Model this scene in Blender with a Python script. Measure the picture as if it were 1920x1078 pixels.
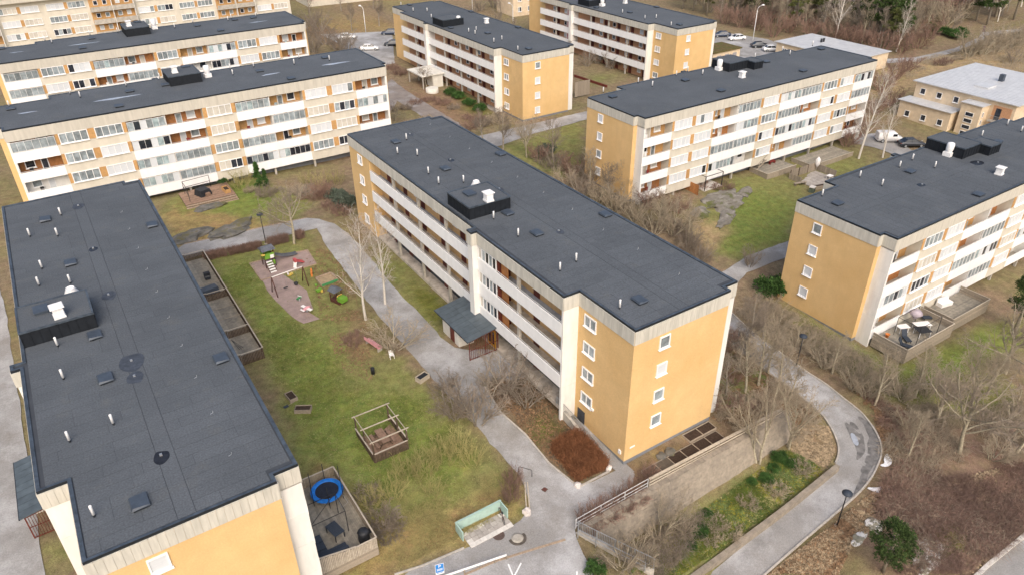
import bpy, bmesh, math, random
import numpy as np
from mathutils import Vector, Matrix
from mathutils.geometry import delaunay_2d_cdt

for o in list(bpy.data.objects):
    bpy.data.objects.remove(o)
scene = bpy.context.scene
COL = scene.collection
R = math.radians

# ---------------------------------------------------------------- camera
cam_d = bpy.data.cameras.new('camera')
cam = bpy.data.objects.new('camera', cam_d)
COL.objects.link(cam)
scene.camera = cam
cam_d.sensor_width = 36.0
cam_d.lens = 1378.9 / 1920 * 36
cam_d.clip_start = 0.5
cam_d.clip_end = 3000
def aim(pitch, yaw, roll, z):
    p, y, r = R(pitch), R(yaw), R(roll)
    fwd = Vector((math.sin(y) * math.cos(p), math.cos(y) * math.cos(p), -math.sin(p)))
    right = Vector((math.cos(y), -math.sin(y), 0))
    up = right.cross(fwd)
    rr = right * math.cos(r) + up * math.sin(r)
    uu = up * math.cos(r) - right * math.sin(r)
    m = Matrix((rr, uu, -fwd)).transposed().to_4x4()
    m.translation = (0, 0, z)
    cam.matrix_world = m
aim(31.604, 32.666, -0.80, 46.72)

# ---------------------------------------------------------------- sky, sun, exposure (overcast day)
SUN_EL, SUN_AZ = 43, 203          # azimuth clockwise from +Y
world = bpy.data.worlds.new('World')
scene.world = world
world.use_nodes = True
wn = world.node_tree.nodes
sky = wn.new('ShaderNodeTexSky')
sky.sky_type = 'NISHITA'
sky.sun_disc = False
sky.sun_elevation = R(SUN_EL)
sky.sun_rotation = R(SUN_AZ)
sky.air_density = 1.0
sky.dust_density = 6.0
sky.ozone_density = 0.6
bg = wn['Background']
bg.inputs[1].default_value = 0.15
world.node_tree.links.new(sky.outputs[0], bg.inputs[0])
sun_d = bpy.data.lights.new('sun', 'SUN')
sun_d.energy = 0.8
sun_d.angle = R(55)
sun_d.color = (1.0, 0.985, 0.965)
sun = bpy.data.objects.new('sun', sun_d)
COL.objects.link(sun)
sun.rotation_euler = (R(90 - SUN_EL), 0, R(180 - SUN_AZ))
sun.location = (0, 0, 120)
vs = scene.view_settings
vs.view_transform = 'Standard'
vs.look = 'None'
vs.gamma = 1.0
vs.exposure = 0.46
vs.use_curve_mapping = False

# ---------------------------------------------------------------- helpers
rng = random.Random(7)
def tag(o, label=None, cat=None, group=None, kind=None):
    if label: o['label'] = label
    if cat: o['category'] = cat
    if group: o['group'] = group
    if kind: o['kind'] = kind
    return o
def empty(name, loc=(0, 0, 0), rz=0, parent=None):
    o = bpy.data.objects.new(name, None)
    o.empty_display_size = 0.3
    COL.objects.link(o)
    o.location = loc
    o.rotation_euler = (0, 0, rz)
    o.parent = parent
    return o
def inst(name, mesh, parent=None, loc=(0, 0, 0), rot=(0, 0, 0), scale=None):
    o = bpy.data.objects.new(name, mesh)
    COL.objects.link(o)
    o.parent = parent
    o.location = loc
    o.rotation_euler = rot
    if scale is not None:
        o.scale = (scale,) * 3 if isinstance(scale, (int, float)) else scale
    return o
def copy_tree(o, parent=None):
    c = o.copy()
    COL.objects.link(c)
    c.parent = parent
    for ch in o.children:
        copy_tree(ch, c)
    return c

class MB:
    """collects polygons for one mesh object"""
    def __init__(self):
        self.v, self.f, self.m, self.s = [], [], [], []
    def poly(self, pts, mi=0, smooth=False):
        n = len(self.v)
        self.v += [tuple(p) for p in pts]
        self.f.append(tuple(range(n, n + len(pts))))
        self.m.append(mi); self.s.append(smooth)
        return self
    def box(self, x0, y0, z0, x1, y1, z1, mi=0):
        if x0 > x1: x0, x1 = x1, x0
        if y0 > y1: y0, y1 = y1, y0
        if z0 > z1: z0, z1 = z1, z0
        n = len(self.v)
        self.v += [(x0, y0, z0), (x1, y0, z0), (x1, y1, z0), (x0, y1, z0), (x0, y0, z1), (x1, y0, z1), (x1, y1, z1), (x0, y1, z1)]
        for q in ((0, 3, 2, 1), (4, 5, 6, 7), (0, 1, 5, 4), (1, 2, 6, 5), (2, 3, 7, 6), (3, 0, 4, 7)):
            self.f.append(tuple(n + k for k in q)); self.m.append(mi); self.s.append(False)
        return self
    def hexa(self, b, t, mi=0):
        """four bottom points and four top points, both counter-clockwise"""
        n = len(self.v)
        self.v += [tuple(p) for p in b] + [tuple(p) for p in t]
        k = len(b)
        self.f.append(tuple(n + i for i in reversed(range(k)))); self.f.append(tuple(n + k + i for i in range(k)))
        for i in range(k):
            j = (i + 1) % k
            self.f.append((n + i, n + j, n + k + j, n + k + i))
        self.m += [mi] * (k + 2); self.s += [False] * (k + 2)
        return self
    def prism(self, pts, z0, z1, mi=0):
        return self.hexa([(p[0], p[1], z0) for p in pts], [(p[0], p[1], z1) for p in pts], mi)
    def bar(self, a, b, w, h=None, mi=0):
        """square bar from a to b"""
        a, b = Vector(a), Vector(b)
        h = h or w
        d = (b - a).normalized()
        s = d.cross(Vector((0, 0, 1)))
        s = Vector((1, 0, 0)) if s.length < 1e-4 else s.normalized()
        u = s.cross(d)
        s, u = s * w / 2, u * h / 2
        self.hexa([a - s - u, a + s - u, a + s + u, a - s + u], [b - s - u, b + s - u, b + s + u, b - s + u], mi)
        return self
    def tube(self, pts, rad, n=6, mi=0, caps=True, smooth=True):
        pts = [Vector(p) for p in pts]
        if isinstance(rad, (int, float)): rad = [rad] * len(pts)
        base = len(self.v)
        up = Vector((0.31, 0.17, 0.93))
        for i, p in enumerate(pts):
            d = (pts[min(i + 1, len(pts) - 1)] - pts[max(i - 1, 0)]).normalized()
            s = d.cross(up)
            s = d.cross(Vector((1, 0, 0))) if s.length < 1e-3 else s
            s.normalize(); u = s.cross(d)
            for k in range(n):
                a = 2 * math.pi * k / n
                self.v.append(tuple(p + (s * math.cos(a) + u * math.sin(a)) * rad[i]))
        for i in range(len(pts) - 1):
            for k in range(n):
                k2 = (k + 1) % n
                self.f.append((base + i * n + k, base + (i + 1) * n + k, base + (i + 1) * n + k2, base + i * n + k2))
                self.m.append(mi); self.s.append(smooth)
        if caps:
            self.f.append(tuple(base + k for k in range(n))); self.m.append(mi); self.s.append(False)
            e = base + (len(pts) - 1) * n
            self.f.append(tuple(e + k for k in reversed(range(n)))); self.m.append(mi); self.s.append(False)
        return self
    def lathe(self, prof, n=16, c=(0, 0, 0), mi=0, smooth=True):
        base = len(self.v)
        for r, z in prof:
            for k in range(n):
                a = 2 * math.pi * k / n
                self.v.append((c[0] + r * math.cos(a), c[1] + r * math.sin(a), c[2] + z))
        for i in range(len(prof) - 1):
            for k in range(n):
                k2 = (k + 1) % n
                self.f.append((base + i * n + k, base + i * n + k2, base + (i + 1) * n + k2, base + (i + 1) * n + k))
                self.m.append(mi); self.s.append(smooth)
        self.f.append(tuple(base + k for k in reversed(range(n)))); self.m.append(mi); self.s.append(False)
        e = base + (len(prof) - 1) * n
        self.f.append(tuple(e + k for k in range(n))); self.m.append(mi); self.s.append(False)
        return self
    def mesh(self, name, mats):
        me = bpy.data.meshes.new(name)
        me.from_pydata(self.v, [], self.f)
        if not isinstance(mats, (list, tuple)): mats = [mats]
        for m in mats: me.materials.append(m)
        me.polygons.foreach_set('material_index', self.m)
        me.polygons.foreach_set('use_smooth', self.s)
        me.update()
        return me
    def build(self, name, mats, parent=None, loc=(0, 0, 0), rz=0):
        return inst(name, self.mesh(name, mats), parent, loc, (0, 0, rz))

_boxes = {}
def box_mesh(sx, sy, sz, mat_):
    """shared box mesh, centred in x and y, standing on z = 0"""
    k = (round(sx, 3), round(sy, 3), round(sz, 3), mat_.name)
    if k not in _boxes:
        _boxes[k] = MB().box(-sx / 2, -sy / 2, 0, sx / 2, sy / 2, sz).mesh('box', mat_)
    return _boxes[k]

# ---------------------------------------------------------------- materials
MAT = {}
def mat(name, c, var=0.12, scale=3.0, rough=0.85, c2=None, mix=None, bump=0.0, bscale=30.0, stretch=None, rand=0.0, spec=0.3, metal=0.0, fine=0.0, fscale=40.0, c3=None, mix3=None, st3=None):
    """base colour with two layers of noise, optional second colour, optional relief"""
    m = bpy.data.materials.new(name)
    m.use_nodes = True
    nt = m.node_tree; N = nt.nodes; L = nt.links
    b = N['Principled BSDF']
    b.inputs['Roughness'].default_value = rough
    b.inputs['Specular IOR Level'].default_value = spec
    b.inputs['Metallic'].default_value = metal
    geo = N.new('ShaderNodeNewGeometry')
    vec = geo.outputs['Position']
    if stretch:
        mp = N.new('ShaderNodeMapping'); mp.inputs['Scale'].default_value = stretch
        L.new(vec, mp.inputs['Vector']); vec = mp.outputs[0]
    no = N.new('ShaderNodeTexNoise'); no.inputs['Scale'].default_value = scale; no.inputs['Detail'].default_value = 5; no.inputs['Roughness'].default_value = 0.6
    L.new(vec, no.inputs['Vector'])
    c = tuple(c) + (1,)
    dark = tuple(max(0, k * (1 - var * 2)) for k in c[:3]) + (1,)
    light = tuple(min(1, k * (1 + var * 2)) for k in c[:3]) + (1,)
    rp = N.new('ShaderNodeValToRGB')
    rp.color_ramp.elements[0].position = 0.25; rp.color_ramp.elements[0].color = dark
    rp.color_ramp.elements[1].position = 0.75; rp.color_ramp.elements[1].color = light
    L.new(no.outputs[0], rp.inputs[0]); col = rp.outputs[0]
    if c2:
        n2 = N.new('ShaderNodeTexNoise'); n2.inputs['Scale'].default_value = mix[0]; n2.inputs['Detail'].default_value = 6; n2.inputs['Roughness'].default_value = 0.65
        L.new(vec, n2.inputs['Vector'])
        r2 = N.new('ShaderNodeValToRGB'); r2.color_ramp.elements[0].position = mix[1]; r2.color_ramp.elements[1].position = mix[2]
        L.new(n2.outputs[0], r2.inputs[0])
        mx = N.new('ShaderNodeMix'); mx.data_type = 'RGBA'
        L.new(r2.outputs[0], mx.inputs[0]); L.new(col, mx.inputs[6]); mx.inputs[7].default_value = tuple(c2) + (1,)
        col = mx.outputs[2]
    if c3:
        v3 = geo.outputs['Position']
        if st3:
            m3 = N.new('ShaderNodeMapping'); m3.inputs['Scale'].default_value = st3
            L.new(v3, m3.inputs['Vector']); v3 = m3.outputs[0]
        n3 = N.new('ShaderNodeTexNoise'); n3.inputs['Scale'].default_value = mix3[0]; n3.inputs['Detail'].default_value = 7; n3.inputs['Roughness'].default_value = 0.7
        L.new(v3, n3.inputs['Vector'])
        r3 = N.new('ShaderNodeMapRange'); r3.inputs[1].default_value = mix3[1]; r3.inputs[2].default_value = mix3[2]; r3.inputs[4].default_value = mix3[3]
        L.new(n3.outputs[0], r3.inputs[0])
        x3 = N.new('ShaderNodeMix'); x3.data_type = 'RGBA'
        L.new(r3.outputs[0], x3.inputs[0]); L.new(col, x3.inputs[6]); x3.inputs[7].default_value = tuple(c3) + (1,)
        col = x3.outputs[2]
    if rand or fine:
        hs = N.new('ShaderNodeHueSaturation'); L.new(col, hs.inputs['Color'])
        val = None
        if rand:
            oi = N.new('ShaderNodeObjectInfo')
            mr = N.new('ShaderNodeMapRange'); mr.inputs[3].default_value = 1 - rand; mr.inputs[4].default_value = 1 + rand
            L.new(oi.outputs['Random'], mr.inputs[0]); val = mr.outputs[0]
        if fine:
            nf = N.new('ShaderNodeTexNoise'); nf.inputs['Scale'].default_value = fscale; nf.inputs['Detail'].default_value = 2
            L.new(vec, nf.inputs['Vector'])
            mf = N.new('ShaderNodeMapRange'); mf.inputs[1].default_value = 0.3; mf.inputs[2].default_value = 0.7; mf.inputs[3].default_value = 1 - fine; mf.inputs[4].default_value = 1 + fine
            L.new(nf.outputs[0], mf.inputs[0])
            if val is None: val = mf.outputs[0]
            else:
                mm = N.new('ShaderNodeMath'); mm.operation = 'MULTIPLY'; L.new(val, mm.inputs[0]); L.new(mf.outputs[0], mm.inputs[1]); val = mm.outputs[0]
        L.new(val, hs.inputs['Value']); col = hs.outputs[0]
    L.new(col, b.inputs['Base Color'])
    if bump:
        nb = N.new('ShaderNodeTexNoise'); nb.inputs['Scale'].default_value = bscale; nb.inputs['Detail'].default_value = 3
        L.new(vec, nb.inputs['Vector'])
        bp = N.new('ShaderNodeBump'); bp.inputs['Strength'].default_value = bump; bp.inputs['Distance'].default_value = 0.05
        L.new(nb.outputs[0], bp.inputs['Height']); L.new(bp.outputs[0], b.inputs['Normal'])
    MAT[name] = m
    return m

mat('felt', (0.084, 0.095, 0.108), 0.06, 0.25, 0.85, rand=0.045, fine=0.20, fscale=9, bump=0.3, bscale=25, c2=(0.10, 0.112, 0.127), mix=(0.10, 0.5, 0.7), c3=(0.12, 0.118, 0.105), mix3=(0.5, 0.56, 0.8, 0.5))
mat('felt_base', (0.05, 0.057, 0.068), 0.1, 1, 0.9)
mat('felt_patch', (0.05, 0.06, 0.078), 0.2, 3, 0.7, fine=0.15)
mat('felt_wet', (0.02, 0.022, 0.028), 0.2, 3, 0.25)
mat('fascia', (0.012, 0.016, 0.022), 0.2, 3, 0.4, spec=0.5)
mat('fascia_grey', (0.05, 0.065, 0.085), 0.3, 2, 0.5, spec=0.5)  # lighter blue-grey for the rim's top and inner faces and lift house rims
mat('attic', (0.54, 0.52, 0.46), 0.08, 1.2, 0.9, rand=0.05, c2=(0.43, 0.42, 0.37), mix=(1.6, 0.45, 0.8), stretch=(2.2, 2.2, 0.35))
mat('attic_warm', (0.52, 0.49, 0.425), 0.06, 1.0, 0.9, rand=0.04, c2=(0.44, 0.42, 0.36), mix=(1.6, 0.5, 0.85), stretch=(2.2, 2.2, 0.3))
mat('yellow', (0.67, 0.46, 0.22), 0.04, 0.7, 0.95, c2=(0.61, 0.40, 0.175), mix=(0.2, 0.42, 0.75), fine=0.06, fscale=10, c3=(0.57, 0.385, 0.19), mix3=(1.1, 0.52, 0.8, 0.55), st3=(1.6, 1.6, 0.12))
mat('yellow_pale', (0.72, 0.47, 0.24), 0.08, 2, 0.95)
mat('plinth', (0.20, 0.21, 0.23), 0.1, 2, 0.9, c2=(0.15, 0.15, 0.15), mix=(1, 0.5, 0.7))
mat('white_panel', (0.74, 0.73, 0.70), 0.05, 1.5, 0.8, rand=0.03, c2=(0.60, 0.57, 0.55), mix=(0.8, 0.55, 0.8), stretch=(1, 1, 0.3))
mat('parapet', (0.84, 0.84, 0.83), 0.03, 1.5, 0.6, rand=0.02, c2=(0.72, 0.72, 0.71), mix=(0.9, 0.6, 0.85), stretch=(1, 1, 0.4))
mat('beige', (0.60, 0.56, 0.475), 0.05, 1.2, 0.9, c2=(0.54, 0.50, 0.42), mix=(0.7, 0.5, 0.8), stretch=(1, 1, 0.4))
mat('orange', (0.48, 0.28, 0.115), 0.10, 3, 0.8, rand=0.10)
mat('gallery_yellow', (0.60, 0.40, 0.20), 0.08, 2, 0.9)
mat('brown_brick', (0.48, 0.27, 0.155), 0.18, 9, 0.9, rand=0.10)
mat('brown_panel', (0.38, 0.17, 0.065), 0.15, 4, 0.7, rand=0.2)
mat('door_red', (0.11, 0.028, 0.02), 0.15, 4, 0.6, rand=0.2)
mat('red_paint', (0.20, 0.035, 0.03), 0.2, 4, 0.6)
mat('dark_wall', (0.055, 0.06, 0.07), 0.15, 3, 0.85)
mat('concrete', (0.42, 0.39, 0.34), 0.12, 2, 0.9, c2=(0.28, 0.26, 0.22), mix=(1.2, 0.5, 0.75), rand=0.06)
mat('gallery_floor', (0.46, 0.41, 0.35), 0.15, 1.5, 0.85, c2=(0.26, 0.24, 0.21), mix=(0.8, 0.5, 0.7))
mat('gallery_floor_blue', (0.36, 0.39, 0.45), 0.12, 1.5, 0.8)
mat('white_frame', (0.80, 0.80, 0.80), 0.03, 5, 0.5)
mat('rail', (0.55, 0.55, 0.55), 0.1, 8, 0.45, spec=0.5)
mat('black_metal', (0.02, 0.02, 0.022), 0.2, 8, 0.5, spec=0.5)
mat('galv', (0.42, 0.44, 0.46), 0.15, 6, 0.45, metal=0.6)
mat('blind', (0.60, 0.63, 0.66), 0.05, 2, 0.35, rand=0.06, spec=0.6, stretch=(0.6, 0.6, 18))
mat('blind_cream', (0.55, 0.52, 0.46), 0.08, 2, 0.35, rand=0.12, spec=0.6)
mat('glass_grey', (0.25, 0.29, 0.31), 0.25, 1.5, 0.15, rand=0.3, spec=0.7)
mat('glass_dark', (0.028, 0.033, 0.045), 0.3, 2, 0.08, rand=0.4, spec=0.8)
mat('curtain_red', (0.22, 0.03, 0.05), 0.2, 8, 0.6)
mat('glass_teal', (0.30, 0.38, 0.40), 0.3, 1.5, 0.15, spec=0.7)
mat('chimney_metal', (0.012, 0.015, 0.02), 0.15, 2, 0.65, spec=0.25)
mat('vent_white', (0.78, 0.78, 0.78), 0.06, 4, 0.4)
mat('hatch', (0.05, 0.065, 0.088), 0.12, 3, 0.5, spec=0.5)
mat('puddle', (0.34, 0.37, 0.42), 0.1, 3, 0.05, spec=1.0)  # pale base colour stands in for the sky reflected in the water

# ---------------------------------------------------------------- ground heights (metres; x, y, z)
UP = np.array([
 (-60,20,0.5),(-14,30,0.6),(-14,60,1.6),(-14,95,2.0),(-60,110,2.5),(2,31,0.4),(8,30,0.1),(16,33,0.05),(24,32,0.0),(28,33,0.0),(34,32.4,0.0),(44,32.4,0.0),
 (10,40,0.9),(10,48,1.4),(17,46,1.3),(22,42,0.75),(26,40,0.55),(29,45,1.3),(29,50,1.8),(28,56,2.0),(27,66,2.0),(26,80,2.05),(18,60,1.8),(12,64,1.9),(12,80,2.0),(14,92,2.0),(24,93,2.2),
 (12,100,2.2),(25,102,1.9),(38,104,1.5),(16,109,2.0),(35,109,1.5),(50,104,1.6),(50,92,1.8),(60,118,1.4),(64,130,1.7),(66,150,2.0),(50,140,2.5),(0,145,3.0),(50,175,3.2),(0,180,3.5),(-60,170,3.5),(70,185,2.6),(80,240,3.5),(0,260,4.5),(140,250,3.5),(-100,300,5),
 (48,36,-0.6),(52,34,-1.5),(48,60,0.3),(48,78,1.2),(58,60,-0.4),(60,80,0.6),(64,95,1.0),(70,106,1.1),(86,107,1.0),(66,70,0.1),(80,70,-0.5),(95,70,-1.0),(110,70,-1.1),(120,66,-1.0),(75,58,-0.9),(90,54,-1.6),(110,52,-1.6),(122,85,0.3),
 (66,50,-1.7),(67,44,-2.05),(64,40,-2.2),(66,34,-2.5),(80,31,-3.0),(100,31,-3.2),(130,40,-2.2),(75,22,-3.6),(60,36,-2.4),
 (100,105,0.9),(108,115,0.7),(112,128,0.6),(96,140,1.2),(126,108,0.6),(135,75,-0.3),(145,60,-0.4),(160,80,0.0),(170,110,0.5),(200,100,1.0),(240,110,2),(300,150,3),(180,160,1.5),(250,200,3),(200,60,0),(300,40,1),(160,20,-2),(400,200,4),(300,400,6),(0,500,8),(150,420,6),(-300,300,6),(-200,60,2),(300,-50,0)], float)
LO = np.array([
 (26,29.0,-2.9),(32,28.9,-2.85),(38,28.9,-2.8),(44,28.9,-2.7),(49,29,-2.6),(52,29.5,-2.5),(32,25.2,-4.1),(36,25.4,-3.75),(42,25.6,-3.25),(47,25.9,-2.85),(50,26.6,-2.75),(53,28.5,-2.6),
 (61,36,-2.3),(61,44,-2.0),(66,34,-2.5),(55.5,34,-2.2),(62,30,-2.5),(60,25,-2.8),(66,28,-2.9),(75,22,-3.4),(54,21,-3.1),(48,20.5,-3.4),(44,20.2,-3.8),(40,20,-4.2),(36,19.7,-4.7),(60,16,-3.5),(46,16,-3.5),(40,15,-4.2),(36,13,-4.8),(30,15,-5.3),(70,10,-4.3),(52,8,-4.5),(40,4,-5.2),(90,15,-4.2),(80,31,-3.0),(100,31,-3.2),(20,8,-5.5),(130,0,-4),(60,-20,-6),(0,-20,-6),(53,34,-1.9),(50,31.5,-1.7)], float)
def _tps(P):
    n = len(P)
    d = np.hypot(P[:, None, 0] - P[None, :, 0], P[:, None, 1] - P[None, :, 1])
    K = np.where(d > 0, d * d * np.log(d + 1e-9), 0) + np.eye(n) * 8.0
    A = np.zeros((n + 3, n + 3)); A[:n, :n] = K
    A[:n, n] = 1; A[:n, n + 1:] = P[:, :2]; A[n, :n] = 1; A[n + 1:, :n] = P[:, :2].T
    return np.linalg.solve(A, np.concatenate([P[:, 2], [0, 0, 0]]))
_WU, _WL = _tps(UP), _tps(LO)
def _ev(P, w, x, y):
    out = np.full(x.shape, w[len(P)]) + w[len(P) + 1] * x + w[len(P) + 2] * y
    for k in range(len(P)):
        d2 = (x - P[k, 0]) ** 2 + (y - P[k, 1]) ** 2
        out += w[k] * 0.5 * d2 * np.log(d2 + 1e-9)
    return out
# ramp centre line: x, y, z, half width
RAMP = np.array([(60.5,52,-1.85,1.7),(58.9,45.4,-2.0,1.7),(58.28,42.3,-2.1,1.7),(58.1,39,-2.25,1.75),(57.9,35.4,-2.4,1.75),(57.85,33,-2.5,1.85),(57.6,30.7,-2.6,1.8),(57.1,28.4,-2.72,1.95),(55.6,25.9,-2.95,1.95),(53.3,24.4,-3.1,1.6),(50.4,23.6,-3.3,1.45),(46.6,23.35,-3.7,1.4),(42.5,23.2,-4.15,1.4),(39.3,23.05,-4.5,1.4),(36,22.9,-4.9,1.4),(30,22.6,-5.4,1.4)], float)
def _ramp_dense():
    t = np.linspace(0, len(RAMP) - 1, 120)
    i = np.clip(t.astype(int), 0, len(RAMP) - 2); f = (t - i)[:, None]
    p0 = RAMP[np.clip(i - 1, 0, None)]; p1 = RAMP[i]; p2 = RAMP[i + 1]; p3 = RAMP[np.clip(i + 2, None, len(RAMP) - 1)]
    return 0.5 * ((2 * p1) + (-p0 + p2) * f + (2 * p0 - 5 * p1 + 4 * p2 - p3) * f ** 2 + (-p0 + 3 * p1 - 3 * p2 + p3) * f ** 3)
RD = _ramp_dense()
def in_poly(x, y, poly):
    c = np.zeros(np.shape(x), bool)
    n = len(poly); j = n - 1
    for i in range(n):
        xi, yi = poly[i][0], poly[i][1]; xj, yj = poly[j][0], poly[j][1]
        if yi != yj:
            c ^= ((yi > y) != (yj > y)) & (x < (xj - xi) * (y - yi) / (yj - yi) + xi)
        j = i
    return c
LOWER = [(25.75, 30.1), (50.6, 30.1), (54, 33.5), (56, 48), (62, 48), (66, 36), (90, 28), (140, 10), (140, -80), (20, -80), (28.2, 25.2)]
def ground_z(x, y):
    x = np.asarray(x, float); y = np.asarray(y, float)
    zu = np.clip(_ev(UP, _WU, x, y), -6, 12)
    near = (x > -40) & (x < 160) & (y < 60)
    zl = np.clip(_ev(LO, _WL, x, y), -7, 2)
    low = in_poly(x, y, LOWER) & near
    z = np.where(low, zl, zu)
    dmin = np.full(x.shape, 1e9); rz = np.zeros(x.shape); hw = np.ones(x.shape)
    for p in RD:
        d = np.hypot(x - p[0], y - p[1])
        m = d < dmin
        dmin = np.where(m, d, dmin); rz = np.where(m, p[2], rz); hw = np.where(m, p[3], hw)
    t = np.clip((dmin - hw - 0.15) / 1.2, 0, 1)
    return np.where(dmin < hw + 1.35, (rz - 0.06) * (1 - t) + z * t, z)
def gz(x, y):
    return float(ground_z(np.array([x]), np.array([y]))[0])
def g3(p, dz=0.0):
    return (p[0], p[1], gz(p[0], p[1]) + dz)

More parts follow.
